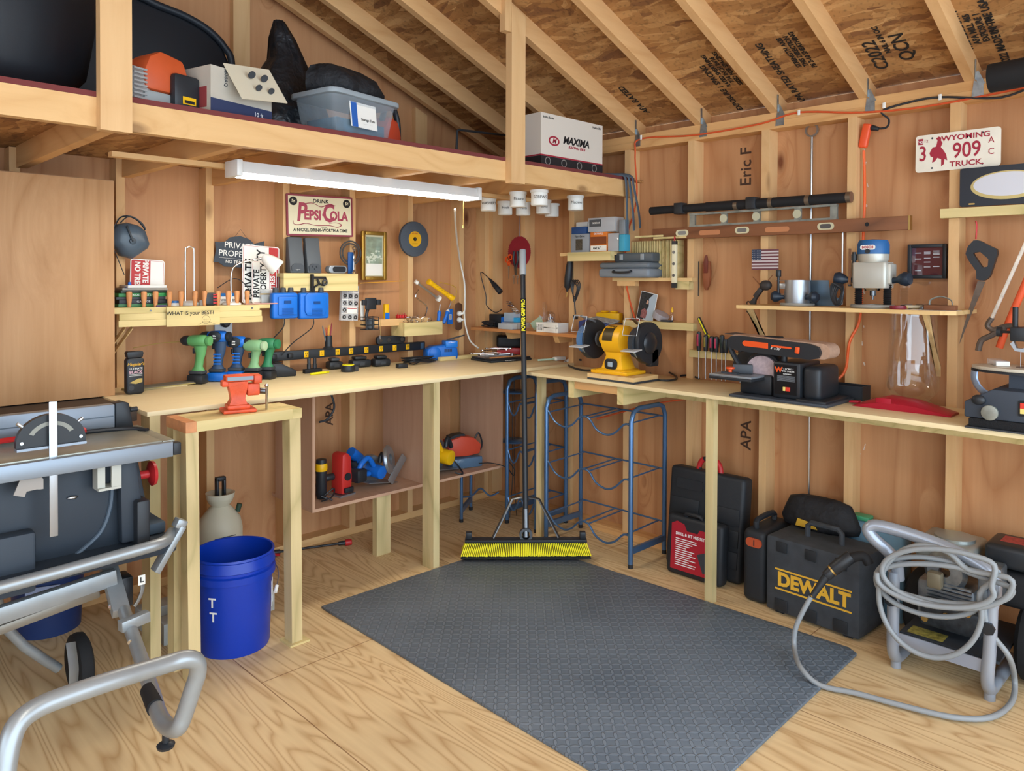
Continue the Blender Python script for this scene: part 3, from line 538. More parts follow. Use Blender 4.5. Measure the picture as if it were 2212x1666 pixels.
# ---------------- power strip, pencil cup, level ----------------
a = ony(583, 771, -.105); b = ony(916, 747, -.105)
t = thing('power_strip', 'long black metal power strip with yellow outlets screwed to the back wall', 'power strip', (a.x, -.09, 1.045)); Lw = b.x - a.x
MB().box(0, Lw, -.026, 0, -.024, .024, bev=.003).build('strip_housing', blk, t)
for i, px in enumerate((590, 625, 661, 695, 729, 758, 791, 823, 852, 880)):
    x = ony(px, 760, -.115).x - a.x
    if i < 2: MB().box(x - .013, x + .013, -.045, -.0265, -.012, .012, bev=.003).build('plug', blk, t); continue
    box('outlet', yel, t, x - .0135, x + .0135, -.028, -.0262, -.016, .016, bev=.0006); g = MB()
    for q in (-.005, .005): g.box(x + q - .001, x + q + .001, -.0286, -.0281, 0, .009)
    g.cyl((x, -.0281, -.006), (x, -.0286, -.006), .0025, n=10).build('outlet_slots', txt, t)
box('strip_label', mat('label_grey', '#39536b', .6), t, Lw - .035, Lw - .012, -.0268, -.0262, -.018, .018)
PS = a.x
p = ony(707, 752, -.105); t = thing('pencil_cup', 'black flared cup of pencils standing on the power strip', 'cup', (p.x, -.118, 1.0695)); MB().lathe([(0, 0), (.032, 0), (.021, .012), (.020, .07), (.017, .07), (.017, .012), (0, .01)], n=20).build('cup_body', blk, t)
for i, (dx, ty, c) in enumerate(((-.008, -.1, '#b9442c'), (.0, .03, '#d8a02c'), (.008, .12, '#8d2f3c'), (-.002, -.04, '#c9832c'), (-.012, -.22, '#6a7178'))):
    o = MB().cyl((0, 0, .0), (0, 0, .095 + .012 * (i % 3)), .0035, n=6).cyl((0, 0, .095 + .012 * (i % 3)), (0, 0, .105 + .012 * (i % 3)), .0035, .0006, n=6).build('pencil', mat('pencil' + c, c, .5)); o.location = (p.x + dx, -.118 + .004 * (i % 3 - 1), 1.082); o.rotation_euler = (0, ty, 0); tag(o, ['red pencil in the black cup on the power strip', 'yellow pencil upright in the black cup on the power strip', 'maroon pencil leaning right in the black cup', 'ochre pencil in the middle of the black cup', 'grey flat stick leaning left in the black cup'][i], 'pencil', 'pencils in the black cup')
p = ony(842, 742, -.105); t = thing('torpedo_level', 'short black torpedo level resting on top of the power strip', 'level', (p.x, -.112, 1.0695)); MB().prism(rrect(.2, .048, .018, cz=.0245), -.01, .01, bev=.002).build('level_body', blk, t)
for x in (-.075, .075, -.02): MB().cyl((x, -.0105, .0245), (x, -.0125, .0245), .012, n=18).build('vial', dsteel, t)
# ---------------- peg ledge on the back wall ----------------
yf = -.27
a = ony(246, 662, yf); b = ony(564, 697, yf); ZL = 1.322
t = thing('peg_ledge', 'thick treated wood ledge with turned pegs along the back wall beside the oak cabinet', 'shelf', (0, 0, 0))
box('ledge_top', treated_x, t, a.x, -1.722, yf + .02, YB, ZL - .018, ZL); box('front_board', treated_x, t, a.x, b.x - .005, yf + .004, yf + .0195, ZL - .026, ZL); box('front_board', treated_x, t, a.x + .02, b.x, yf - .006, yf + .0035, ZL - .054, ZL - .0265)
box('front_board', treated_x, t, a.x + .015, b.x, yf - .012, yf + .0035, ZL - .082, ZL - .0545)
pegm = mat('beech_peg', '#c98a55', .55, var=.15, vscale=30)
for px in (279, 311, 336, 366, 391, 421, 442, 471, 493, 512, 534):
    p = ony(px, 660, yf + .035); MB().lathe([(.0, 0), (.007, 0), (.0085, .012), (.0115, .04), (.0125, .06), (.011, .068), (0, .07)], o=(p.x, yf + .035 - .0, ZL + .0003), n=14).build('peg', pegm, t)
for px in (326, 545): p = ony(px, 668, yf); MB().cyl((p.x, yf - .001, ZL - .015), (p.x, yf + .004, ZL - .015), .004, n=12).build('screw_head', dsteel, t)
a2 = ony(362, 661, yf - .03); b2 = ony(477, 704, yf - .03); cx = (a2.x + b2.x) / 2
box('sign_board', treated_x, t, a2.x, b2.x, yf - .021, yf - .0125, ZL - .088, ZL - .0005, bev=.001)
text('WHAT IS your BEST?', .024, txt, t, (cx - .015, yf - .0216, ZL - .03), bold=.0002)
g = MB(); g.tube([(cx + .055 + .019 * math.cos(q * PI / 12), yf - .0214, ZL - .062 + .019 * math.sin(q * PI / 12)) for q in range(24)], .0006, n=4, closed=True)
g.tube([(cx + .02, yf - .0214, ZL - .085), (cx + .04, yf - .0214, ZL - .072), (cx + .07, yf - .0214, ZL - .072), (cx + .1, yf - .0214, ZL - .085)], .0006, n=4)
for q in (-.009, 0, .009): g.tube([(cx + .055 + q, yf - .0214, ZL - .069), (cx + .055 + q, yf - .0214, ZL - .056)], .0005, n=4).tube([(cx + .051 + q, yf - .0214, ZL - .060), (cx + .059 + q, yf - .0214, ZL - .060)], .0005, n=4)
g.build('drawn_emblem', txt, t)
for dx in (0, .03): MB().bar((a.x + .055 + dx, yf + .03 , ZL - .083), (a.x - .005 + dx, YB - .01, ZL - .24), .004, .03, up=(0, 1, 0)).build('shelf_brace', shelf_m, t)
def rp(name, lab, cat, px, y, rz=0, z=ZL + .0006, group=None, rot=None): return thing(name, lab, cat, (ony(px, 655, y).x, y, z), rz=rz, group=group, rot=rot)
# magazines
mx = ony(302, 640, -.17).x; z = ZL + .0005
for i, (c, h, w, lab) in enumerate((('#3f7a4a', .014, .21, 'green spined magazine, bottom of the stack behind the pegs'), ('#22262a', .018, .20, 'thick black magazine second from the bottom of the stack behind the pegs'), ('#30343a', .012, .205, 'dark grey magazine in the middle of the stack behind the pegs'), ('#2f8a46', .016, .21, 'bright green magazine with white title near the top of the stack'), ('#1f2a22', .012, .2, 'dark green magazine below the white ones'), ('#8f8a80', .01, .19, 'tan folded magazine under the white booklet'), ('#d9d9d4', .012, .165, 'white booklet topping the magazine stack'))):
    t = thing('magazine', lab, 'magazine', (mx + rnd.uniform(-.006, .006) + (.0 if i < 5 else .012), -.16, z), rz=rnd.uniform(-.05, .05), group='stack of magazines on the peg ledge')
    MB().box(-w / 2, w / 2, -.055, .055, 0, h, bev=.001).build('cover', mat('mag' + c, c, .45), t); box('page_block', paper, t, w / 2 - .004, w / 2 + .0004, -.054, .054, .001, h - .001)
    if i in (1, 3): text('RIDE WESTERN' if i == 3 else 'GARAGE', .012, txtw, t, (0, -.0555, h / 2), sx=1.2)
    z += h + .0004
def sign(name, lab, px, z0, w, h, y, lines, stripe=None, tilt=0, base=wht, lean=-.08, edge=red, mode=1):
    t = thing(name, lab, 'sign', (ony(px, 640, y).x, y, z0), rot=(lean, tilt, 0))
    MB().prism(rrect(w, h, .012, cz=h / 2), -.001, .001).build('sign_plate', base, t)
    g = MB(); r = rrect(w - .01, h - .01, .01, cz=h / 2); g.tube([(x, -.0012, z) for x, z in r], .0009, n=4, closed=True); g.build('border_line', edge, t)
    if stripe: box('red_panel', mat('sign_red', '#b5282c', .5), t, stripe[0], stripe[1], -.0018, -.0011, .006, h - .006)
    for s, x, zz, sz, m_ in lines: text(s, sz, m_, t, (x, -.0021, zz), rot=(PI / 2, -PI / 2 * mode, 0), bold=.0012, sx=.85)
    return t
sign('warning_sign', 'red and white warning sign on its side behind the magazine stack', 318, ZL + .084, .15, .13, -.115, [('PRIVATE P', -.01, .065, .034, wht), ('NO TRES', -.045, .06, .034, wht)], stripe=(-.07, .012), tilt=.05, mode=-1)
sign('warning_sign', 'large white sign standing on its side behind the desk lamp, PRIVATE lettering', 563, ZL + .001, .2, .295, -.128, [('PRIVATE', -.06, .12, .066, txt), ('PROPERTY', .0, .15, .062, txt), ('TRESPASSING', .066, .14, .042, wht)], stripe=(.042, .092), tilt=.05)
sign('warning_sign', 'smaller white sign in front of the large one behind the desk lamp', 571, ZL + .001, .135, .215, -.15, [('PRIVATE', -.042, .1, .045, txt), ('PROPERTY', -.005, .115, .045, txt), ('TRES', .045, .11, .036, wht)], stripe=(.028, .062), tilt=.04)
p = ony(516, 545, -.098); t = thing('navy_plaque', 'navy shaped property plaque hanging on the back wall behind the white signs', 'sign', (p.x, -.099, p.z), rot=(0, .07, 0))
MB().prism([(-.125, .04), (-.1, .04), (-.075, .045), (-.05, .07), (0, .082), (.05, .07), (.075, .05), (.13, .07), (.125, -.06), (.1, -.062), (.07, -.075), (-.07, -.078), (-.1, -.06), (-.125, -.06), (-.118, 0)][::-1], -.002, .002).build('plaque_plate', navy, t)
text('PRIVATE', .042, paper, t, (.0, -.0025, .03)); text('PROPERTY', .042, paper, t, (-.005, -.0025, -.012)); text('NO TRESPASSING', .022, paper, t, (.02, -.0025, -.052)); box('rule_line', paper, t, -.1, .1, -.0026, -.0021, -.0355, -.0345)
MB().tube([(-.03, -.001, .07), (0, -.001, .115), (.04, -.001, .07)], .001, n=5).build('hanger', dsteel, t)
# respirator
p = ony(279, 517, -.15); t = thing('respirator_mask', 'dark blue grey respirator mask hanging by its strap beside the oak cabinet', 'mask', (p.x, -.16, p.z), rot=(0, .1, 0))
MB().loft([[(x * s, y, z * s) for x, z in ((-.075, .03), (-.06, .058), (-.02, .072), (.03, .066), (.062, .045), (.085, -.01), (.08, -.03), (.045, -.062), (.02, -.085), (-.03, -.078), (-.05, -.05), (-.08, -.03))] for y, s in ((.03, 1.0), (.0, 1.0), (-.02, .9), (-.035, .6), (-.038, .2))]).build('mask_shell', mat('mask_blue', '#4a5a68', .35), t, ang=60)
MB().cyl((0, -.038, -.01), (0, -.046, -.01), .014, n=18, bev=.002).build('valve', mat('mask_dark', '#36434e', .4), t); MB().bar((-.0, -.044, -.012), (-.03, -.037, .055), .012, .008, bev=.002).build('vent_bar', blk, t)
MB().tube([(-.07, 0, .04), (-.05, -.005, .09), (0, 0, .1), (.045, 0, .075), (.06, 0, .05)], .005, smooth=5, flat=.4).tube([(-.05, -.01, .065), (-.02, -.01, .098), (.02, -.01, .088), (.05, -.01, .06)], .004, smooth=5, flat=.4).build('strap', blk, t); MB().tube([(-.06, .01, -.05), (-.03, .01, -.11), (-.005, .01, -.16)], .002, smooth=4).build('lower_strap', blk, t)
t = rp('glue_bottle', 'cloudy squeeze bottle with a bright blue cap in front of the magazines', 'bottle', 280, -.19, z=ZL + .0002); MB().lathe([(0, 0), (.017, 0), (.018, .01), (.018, .062), (.014, .075), (0, .075)], n=18).build('bottle_body', mat('milky', '#cdd0c0', .4), t); MB().lathe([(.019, .074), (.019, .086), (.008, .092), (.006, .11), (.0, .112)], n=18).lathe([(0, .074), (.019, .074)], n=18).build('cap', blue, t)
t = rp('glass_cage', 'tall narrow steel loop standing up from a white base behind the pegs', 'loop', 410, -.14, z=ZL + .0006); MB().tube([(-.02, 0, .02), (-.02, 0, .25), (-.014, 0, .27), (0, 0, .278), (.014, 0, .27), (.02, 0, .25), (.02, 0, .02)], .004, n=8, smooth=3).build('steel_loop', chrome, t); MB().lathe([(0, 0), (.045, 0), (.045, .012), (.03, .02), (0, .022)], n=20).build('base', wht, t)
for px, c, lab in ((378, '#2a6db0', 'low blue and white round tin behind the fifth peg'), (443, '#dfe3e6', 'low white round tin left of the red and black tape measure')):
    t = rp('round_tin', lab, 'tin', px, -.19, z=ZL + .0006); MB().lathe([(0, 0), (.024, 0), (.024, .014), (0, .014)], n=22).build('tin_body', wht, t); MB().lathe([(0, .0142), (.025, .0142), (.025, .024), (0, .024)], n=22).build('lid', mat('lid' + c, c, .4), t)
t = rp('tape_measure', 'black and red tape measure sitting among the pegs', 'tape measure', 457, -.255 + .01); t.location.y = -.225; MB().prism(rrect(.052, .06, .014, cz=.0302), -.02, .0, bev=.004).build('case', blk, t)
g = MB()
for z in (.012, .026, .04, .052): g.box(.008, .0275, -.0215, .0, z - .004, z + .003, bev=.001)
g.build('grip', red, t)
a_, b_ = ony(288, 752, -.1), ony(395, 738, -.1); tag(MB().tube([a_, (a_ + b_) / 2 + Vector((0, 0, .006)), b_], .0025, smooth=4, n=6).build('string', mat('cord_tan', '#a98a4a', .6)), 'thin tan cord strung across the wall below the peg ledge', 'string')
# desk lamp
t = rp('desk_lamp', 'small white desk lamp with a bent chrome stem on the peg ledge', 'lamp', 500, -.2); MB().lathe([(0, 0), (.045, 0), (.045, .008), (.03, .014), (0, .015)], n=24).build('lamp_base', wht, t)
s1 = ony(500, 590, -.2) - t.location; s2 = ony(515, 570, -.2) - t.location; s3 = ony(545, 562, -.22) - t.location; s4 = ony(572, 556, -.24) - t.location
MB().tube([(0, 0, .015), s1, s2, s3, s4], .0045, smooth=6).build('stem', chrome, t)
ax = Vector((.62, -.35, -.62)).normalized(); o_ = s4 - ax * .012
MB().lathe([(0.0, 0), (.015, .002), (.026, .018), (.036, .045), (.042, .075), (.043, .095), (.041, .095), (.039, .075), (.033, .046), (.02, .02), (0, .008)], o=o_, ax=ax, n=28).build('lamp_shade', wht, t); MB().ell(o_ + ax * .05, .02, n=14, m=8).build('bulb', mat('frosted', '#f0efe8', .5), t)
t = rp('battery_box', 'blue and white product carton behind the lamp base', 'box', 488, -.15); MB().box(-.05, .05, -.02, .02, 0, .055, bev=.001).build('carton', paper, t); box('blue_band', mat('carton_blue', '#1668ae', .5), t, -.0505, .0505, -.0206, .0206, .04, .0555)
text('WORKPRO', .014, txt, t, (0, -.0208, .022))
t = rp('blade_case', 'clear plastic case leaning in front of the small white sign', 'case', 582, -.17, rot=(-.1, 0, 0)); MB().box(-.045, .045, -.006, .006, 0, .075, bev=.002).build('case_shell', glass('case_clear', '#cfd4d4', alpha=.4), t); box('brass_rule', brass, t, -.05, .05, -.0075, -.0062, .046, .052)
t = rp('red_ruler', 'long pale red rule lying flat at the right end of the peg ledge', 'ruler', 570, -.235); MB().box(-.1, .075, -.012, .012, 0, .006, bev=.001).build('rule_body', mat('pale_red', '#c08a7c', .5), t)
c = MB(); c.tube([rp_ for rp_ in (ony(470, 622, -.18), ony(505, 602, -.18), ony(530, 615, -.18), ony(545, 640, -.17))], .0022, smooth=5, n=6); tag(c.build('cable', blk), 'black lamp cable looping above the carton on the peg ledge', 'cable')
t = thing('pocket_knife', 'purple folding knife lying between the pegs at the ledge edge', 'knife', (ony(348, 655, -.25).x, -.252, ZL + .0006)); MB().box(-.022, .022, -.006, .006, 0, .008, bev=.003).build('knife_handle', mat('purple', '#4a3a6a', .4), t)
p = ony(481, 712, -.092); t = thing('wall_outlet', 'white double outlet box low on the wall behind the blue drill', 'outlet', (p.x, -.0915, p.z)); MB().box(-.045, .045, -.014, 0, -.06, .06, bev=.004).build('cover_plate', mat('outlet_grey', '#c8ccd0', .5), t); MB().lathe([(0, 0), (.022, 0), (.024, .02), (.014, .03), (0, .03)], o=(0, -.016, .035), ax=(0, -1, 0), n=18).build('plug', blk, t)
# ---------------- cabinet at the left ----------------
t = thing('oak_cabinet', 'tall oak veneer cabinet with a plain flat door filling the left of the back wall', 'cabinet', (-3.1, -.3, .957))
box('carcass', oak_ply, t, -.9, .642, -.012, .21, 0, .905); box('door', oak_ply, t, -.9, .639, -.032, -.0125, .0, .90, bev=.001)
t = thing('cabinet_base', 'dark wooden counter slab under the oak cabinet behind the table saw', 'cabinet', (-3.1, -.3, 0)); MB().box(-.9, .585, -.46, .21, .915, .952, bev=.002).build('counter_slab', mat('dark_stain', '#43372f', .7, var=.2), t); box('side_panel', mat('dark_stain2', '#3b3029', .7), t, -.9, -.88, -.44, .21, 0, .9145); box('wall_cleat', mat('dark_stain2', '#3b3029', .7), t, -.87, .5, .17, .21, .84, .9145)
# ---------------- bench objects (back bench) ----------------
def on(name, lab, cat, px, py, rz=0, z=HB, group=None, rot=None):
    p = onz(px, py, z); return thing(name, lab, cat, (p.x, p.y, z + .0005), rz=rz, group=group, rot=rot)
t = on('polish_bottle', 'black plastic bottle of trim polish with yellow script at the left bench end', 'bottle', 290, 851)
MB().prism(rrect(.072, .155, .014, cz=.0775), -.02, .02, bev=.008, seg=3).build('bottle_body', blk, t); MB().prism([(-.03, .1555), (.03, .1555), (.034, .175), (.03, .182), (-.03, .182), (-.034, .175)], -.018, .018, bev=.003).build('cap', blk, t)
text("Meguiar's", .018, yel, t, (0, -.0206, .128), shear=.3); text('ULTIMATE', .012, txtw, t, (0, -.0206, .109)); text('BLACK', .017, mat('pink_print', '#cfa8b4', .5), t, (0, -.0206, .094), bold=.0005)
g = MB(); g.box(-.026, .026, -.0208, -.0202, .084, .0855).box(-.026, .026, -.0208, -.0202, .078, .0795); g.build('fine_print', wht, t)
g = MB(); g.prism([(-.026, .05), (.01, .066), (.026, .066), (.026, .05), (.0, .044)], -.0209, -.0203); g.build('yellow_car_panel', mat('pic_yellow', '#b9a25a', .5), t); MB().lathe([(.0, 0), (.011, 0), (.011, .0006), (0, .0006)], o=(-.018, -.0203, .028), ax=(0, -1, 0), n=18).build('wheel_picture', dgrey, t)
for i, (w, c) in enumerate(((.26, '#c9bc92'), (.3, '#b9a76a'), (.28, '#6a6558'))):
    o = MB().box(-w / 2, w / 2, -.04, .04, 0, .004).build('sanding_sheet', mat('sheet' + c, c, .8)); p = onz(335, 838, HB); o.location = (p.x + .02 * i, p.y - .0, HB + .0005 + .0045 * i); o.rotation_euler = (0, 0, .05 + .08 * i); tag(o, ['bottom tan sanding sheet beside the polish bottle', 'middle printed sanding sheet beside the polish bottle', 'dark top sanding sheet beside the polish bottle'][i], 'sheet', 'sanding sheets on the bench')
def drill(lab, px, py, rz, bm, cm, s=1.0, chuck=True, cap='flat', bat=blk, badge=None, grip=None):
    t = on('cordless_drill', lab, 'drill', px, py, rz=rz, group='row of cordless drills'); H = .235 * s
    MB().box(-.044, .04, -.03, .03, 0, .045, bev=.012, seg=2).build('battery', bat, t)
    MB().box(-.036, .034, -.024, .024, .0453, .062, bev=.006).build('battery_mount', dgrey, t)
    MB().loft([[(cx_ + a_ * math.cos(q * PI / 6), b_ * math.sin(q * PI / 6), z) for q in range(12)] for z, cx_, a_, b_ in ((.0615, 0, .034, .022), (.08, .002, .021, .017), (.11, .008, .02, .0165), (.14, .014, .024, .018), (H - .058, .012, .034, .022))]).build('handle', bm if not grip else grip, t, ang=60)
    if grip is not None:
        for z in (.085, .1, .115, .13): MB().box(-.0185 + .006, .024, -.0195, -.0165, z - .004, z + .004, bev=.001).build('grip_rib', bm, t)
    MB().lathe([(0, -.055), (.022, -.053), (.028, -.044), (.029, -.02), (.027, .02), (.022, .035), (0, .035)], o=(-.008, 0, H - .034), ax=(-1, 0, 0), n=24).build('motor_housing', bm, t)
    MB().lathe([(0, 0), (.021, 0), (.0235, .005), (.0225, .016), (0, .018)], o=(.0475, 0, H - .034), ax=(1, 0, 0), n=24).build('rear_cap', cm, t)
    if chuck: MB().lathe([(0, 0), (.024, 0), (.025, .012), (.021, .03), (.012, .042), (0, .042)], o=(-.0435, 0, H - .034), ax=(-1, 0, 0), n=20).build('chuck', blk, t)
    else: MB().lathe([(0, 0), (.02, 0), (.012, .02), (.006, .03), (0, .03)], o=(-.0435, 0, H - .034), ax=(-1, 0, 0), n=20).build('chuck', blk, t)
    MB().box(-.026, -.014, -.006, .006, H - .095, H - .068, bev=.003).build('trigger', blk, t)
    if badge: MB().prism([(-.03, H - .045), (-.018, H - .058), (.012, H - .058), (.03, H - .045), (.03, H - .02), (.012, H - .008), (-.018, H - .008), (-.03, H - .02)], -.0325, -.027, bev=.001).build('badge', blk, t); text(badge, .012, txtw, t, (0, -.0332, H - .03), bold=.0004); text('MAX', .008, txtw, t, (0, -.0332, H - .043), bold=.0004)
    return t
bgr = mat('blue_grey_grip', '#2c4564', .5)
drill('pale green cordless drill with black chuck, leftmost of the row on the bench', 428, 829, -.95, green, green, 1.0)
drill('tall blue and black cordless drill with 24V badge behind the vise', 470, 824, -.85, blue, blk, 1.06, badge='24v', bat=blue, grip=bgr)
drill('shorter blue and black impact driver with 24V badge', 511, 821, -.85, blue, blk, .93, False, badge='24v', bat=blue, grip=bgr)
drill('faded green impact driver with a dusty rear cap', 548, 822, -1.0, mat('faded_green', '#7fae80', .5), mat('dusty_green', '#a9c7a3', .6), .86, False)
drill('deep green impact driver, rightmost of the row beside the black charger', 577, 819, -1.0, green2, green2, .88, False)
def block_thing(name, lab, cat, px, py, w, d, h, m, rz=0, bev=.006, z=HB, group=None):
    t = on(name, lab, cat, px, py, rz, z, group); return t, MB().box(-w / 2, w / 2, -d / 2, d / 2, 0, h, bev=bev, seg=2).build(name + '_body', m, t)
t = on('battery_charger', 'black desktop battery charger with a sloped slot on the bench', 'charger', 608, 812, -.2); MB().prism([(-.07, 0), (.06, 0), (.06, .03), (.03, .045), (-.02, .07), (-.06, .07), (-.07, .05)], -.055, .055, bev=.006).build('charger_shell', blk, t)
g = MB()
for k in range(6): g.box(-.045, -.01, -.045 + k * .016, -.037 + k * .016, .0695, .073)
g.build('slot_rails', blk2, t)
t = on('socket_rack', 'two black upright sockets on a small black rail', 'socket rack', 672, 806, -.1); MB().box(-.04, .055, -.018, .018, 0, .022, bev=.003).build('rail', blk2, t)
for x in (-.012, .02): MB().lathe([(0, .0225), (.011, .0225), (.011, .045), (.009, .048), (.009, .078), (0, .078)], o=(x, 0, 0), n=16).build('socket', blk, t)
t = on('marker', 'bright yellow marker pen lying at the front of the back bench', 'marker', 690, 809, .12); MB().cyl((-.055, 0, .0065), (.04, 0, .0065), .0063, n=12).build('barrel', mat('lemon', '#e8e01e', .4), t); MB().cyl((.0405, 0, .0065), (.06, 0, .0065), .0055, n=12).build('cap', mat('lemon2', '#c9c012', .4), t)
t = on('tape_measure', 'black tape measure with a yellow top ring on the bench', 'tape measure', 752, 803, .1); MB().lathe([(0, 0), (.036, 0), (.038, .006), (.038, .028), (.033, .034), (0, .034)], n=26).build('case', blk, t); MB().box(.01, .048, -.03, .014, .0, .026, bev=.004).build('mouth', dgrey, t); MB().lathe([(.022, .0345), (.032, .0345), (.032, .038), (.022, .038)], n=26, closed=True).build('yellow_ring', mat('lemon', '#e8e01e', .4), t)
for i, (px, py, lab) in enumerate(((722, 797, 'small grey black battery pack behind the tape measure'), (777, 793, 'larger black battery pack right of the tape measure'), (822, 791, 'black battery pack, rightmost of the three on the bench'))):
    s_ = (.8, 1.15, 1.0)[i]; t = on('battery_pack', lab, 'battery', px, py, -.15, group='black battery packs on the back bench'); MB().box(-.05 * s_, .05 * s_, -.035, .035, 0, .042, bev=.012).build('pack_shell', blk, t); MB().box(-.035 * s_, .03 * s_, -.028, .028, .0425, .062, bev=.01).build('pack_head', dgrey if i == 0 else blk, t)
    box('latch', dgrey, t, -.015, .015, -.0365, -.0345, .012, .028)
def tangle(name, lab, cat, c, sx, sy, h, m, n=26, r=.0028, seed=1, kindst=False):
    R = random.Random(seed); pts = []
    for k in range(n): q = k * 2.1; s_ = R.uniform(.45, 1); pts.append((c[0] + math.cos(q) * sx * s_, c[1] + math.sin(q) * sy * s_, c[2] + r + .0005 + R.uniform(0, h)))
    return tag(MB().tube(pts, r, smooth=5, n=6).build(name, m), lab, cat)
p = onz(902, 786, HB); tangle('extension_cord', 'tangled black cords bunched on the bench before the blue radio', 'cord', (p.x, p.y, HB), .15, .06, .035, blk, n=30, r=.003, seed=3)
t = on('power_brick', 'small black power brick at the left end of the tangled cords', 'adapter', 868, 795, -.1); MB().box(-.03, .03, -.018, .018, 0, .024, bev=.003).build('brick_body', blk, t)
t = on('jobsite_radio', 'blue cordless tool radio with a battery on top by the corner', 'radio', 955, 777, -.35); MB().prism([(-.11, 0), (.085, 0), (.09, .03), (.085, .075), (.05, .095), (-.02, .09), (-.075, .085), (-.11, .065)], -.045, .045, bev=.01, seg=3).build('radio_body', blue, t)
MB().lathe([(0, 0), (.034, 0), (.036, .006), (.030, .01), (0, .01)], o=(-.06, -.0455, .045), ax=(0, -1, 0), n=24).build('round_cap', blue, t); MB().box(.005, .085, -.052, .03, .0755, .118, bev=.008).build('battery', mat('blue_battery', '#1a78d8', .35), t); text('KOBALT', .012, txtw, t, (.045, -.0526, .108))
g = MB()
for k in range(7): g.box(.0 + k * .007, .004 + k * .007, -.0466, -.0452, .05, .07)
g.build('vent', blk, t); MB().bar((.03, .0, .119), (.14, -.02, .148), .014, .008, bev=.003).build('antenna', blk, t)
g = MB(); R = random.Random(5); c0 = onz(1045, 772, HB)
for k in range(9):
    t = thing('wrench', 'loose chrome wrench in the heap of hand tools in the bench corner', 'wrench', (c0.x + R.uniform(-.12, .1), c0.y + R.uniform(-.1, .06), HB + .004 + k * .0065), rot=(0, R.uniform(-.05, .05), R.uniform(-1.2, .6)), group='chrome hand tools heaped in the corner')
    L_ = R.uniform(.06, .1); MB().box(-L_, L_, -.005, .005, -.0025, .0025, bev=.0015).lathe([(.007, -.003), (.014, -.003), (.014, .003), (.007, .003)], o=(L_ + .01, 0, 0), n=14, closed=True).lathe([(.006, -.003), (.012, -.003), (.012, .003), (.006, .003)], o=(-L_ - .008, 0, 0), n=14, closed=True).build('wrench_body', chrome, t)
p = onz(1035, 780, HB); t = thing('tool_tray', 'shallow pine tray under the chrome hand tools', 'tray', (p.x - .02, p.y + .16, HB + .0005)); MB().box(-.16, .16, -.015, .015, 0, .022, bev=.001).build('tray_rail', treated_x, t)
t = on('laptop', 'closed black laptop lying on the back bench beside the corner', 'laptop', 1084, 778, -.12); t.location.x += .0; MB().box(-.155, .155, -.1, .11, 0, .014, bev=.003).build('base', blk, t); MB().box(-.15, .15, -.095, .11, .0142, .022, bev=.003).build('lid', mat('laptop_lid', '#22252a', .3), t)
g = MB()
for k in range(9): g.box(-.05 + k * .009, -.046 + k * .009, -.1008, -.1001, .005, .009)
g.build('port_row', paper, t); box('wood_strip', red_pine, t, -.13, .12, -.06, -.048, .0223, .028)
t = on('red_case', 'flat red plastic case under the black pouch in the corner', 'case', 1128, 768, -.75); t.location.y += .05; t.location.x += .0; MB().box(-.13, .13, -.055, .075, 0, .05, bev=.006).build('case_shell', red, t)
q = t.location; t = thing('black_pouch', 'black fabric pouch sitting on the flat red case', 'pouch', (q.x - .005, q.y + .005, q.z + .051), rz=-.75); MB().box(-.125, .12, -.055, .065, 0, .075, bev=.016, seg=3).build('pouch_body', mat('nylon', '#15171a', .6, bump=.5, bscale=25), t)
MB().tube([(-.11, -.057, .062), (0, -.06, .066), (.1, -.057, .062)], .0025, n=6).build('zip', dgrey, t)
t = on('caulk_gun', 'white and green hot glue applicator lying right of the red case', 'glue gun', 1190, 781, 0); MB().tube([(-.09, .02, .012), (.03, 0, .012)], .006, n=8).build('nozzle', mat('pale_green', '#bfe0cf', .4), t); MB().box(.03, .12, -.02, .02, .001, .024, bev=.008).build('grip', wht, t)
# ---------------- vise on its small treated bench ----------------
VZ = .938
vb = thing('vise_stand', 'small treated lumber stand butted against the workbench carrying the orange vise', 'bench', (0, 0, 0)); t = vb
box('top_board', treated_x, vb, -2.41, -2.035, -1.05, -.96, VZ - .038, VZ); box('top_board', treated_x, vb, -2.41, -2.035, -.955, -.865, VZ - .038, VZ); box('end_board', mat('cut_end', '#c98a5c', .6, var=.2, vscale=20), vb, -2.4485, -2.4105, -1.05, -.865, VZ - .038, VZ); box('end_board', treated_x, vb, -2.0345, -1.995, -1.05, -.865, VZ - .038, VZ)
MB().prism([(-2.447, VZ - .0385), (-2.402, VZ - .0385), (-2.395, 0), (-2.438, 0)], -1.045, -.985).build('leg', treated_z, vb)
MB().prism([(-2.045, VZ - .0385), (-1.998, VZ - .0385), (-1.99, 0.008), (-2.035, 0.008)], -1.045, -.985).build('leg', treated_z, vb)
box('leg', treated_z, vb, -2.447, -2.409, -.93, -.87, 0, VZ - .0385); box('foot_plate', treated_x, vb, -2.05, -1.965, -1.06, -.97, 0, .0075)
vo = mat('vise_orange', '#d8532a', .42, var=.12, vscale=25, bump=.3, bscale=80)
p = onz(503, 886, VZ); t = thing('bench_vise', 'orange cast bench vise with a steel handle on the small treated stand', 'vise', (p.x, -.955, VZ + .0005), rz=-.25)
MB().box(-.062, .06, -.05, .05, 0, .014, bev=.005).box(-.045, .04, -.035, .035, .012, .03, bev=.006).build('base', vo, t)
MB().loft([[(x, y, z) for x, y in ((-.038 * s, -.03 * s), (.03 * s, -.03 * s), (.03 * s, .03 * s), (-.038 * s, .03 * s))] for z, s in ((.028, 1), (.05, .75), (.075, .85), (.1, 1.0), (.118, 1.05))]).build('body_casting', vo, t)
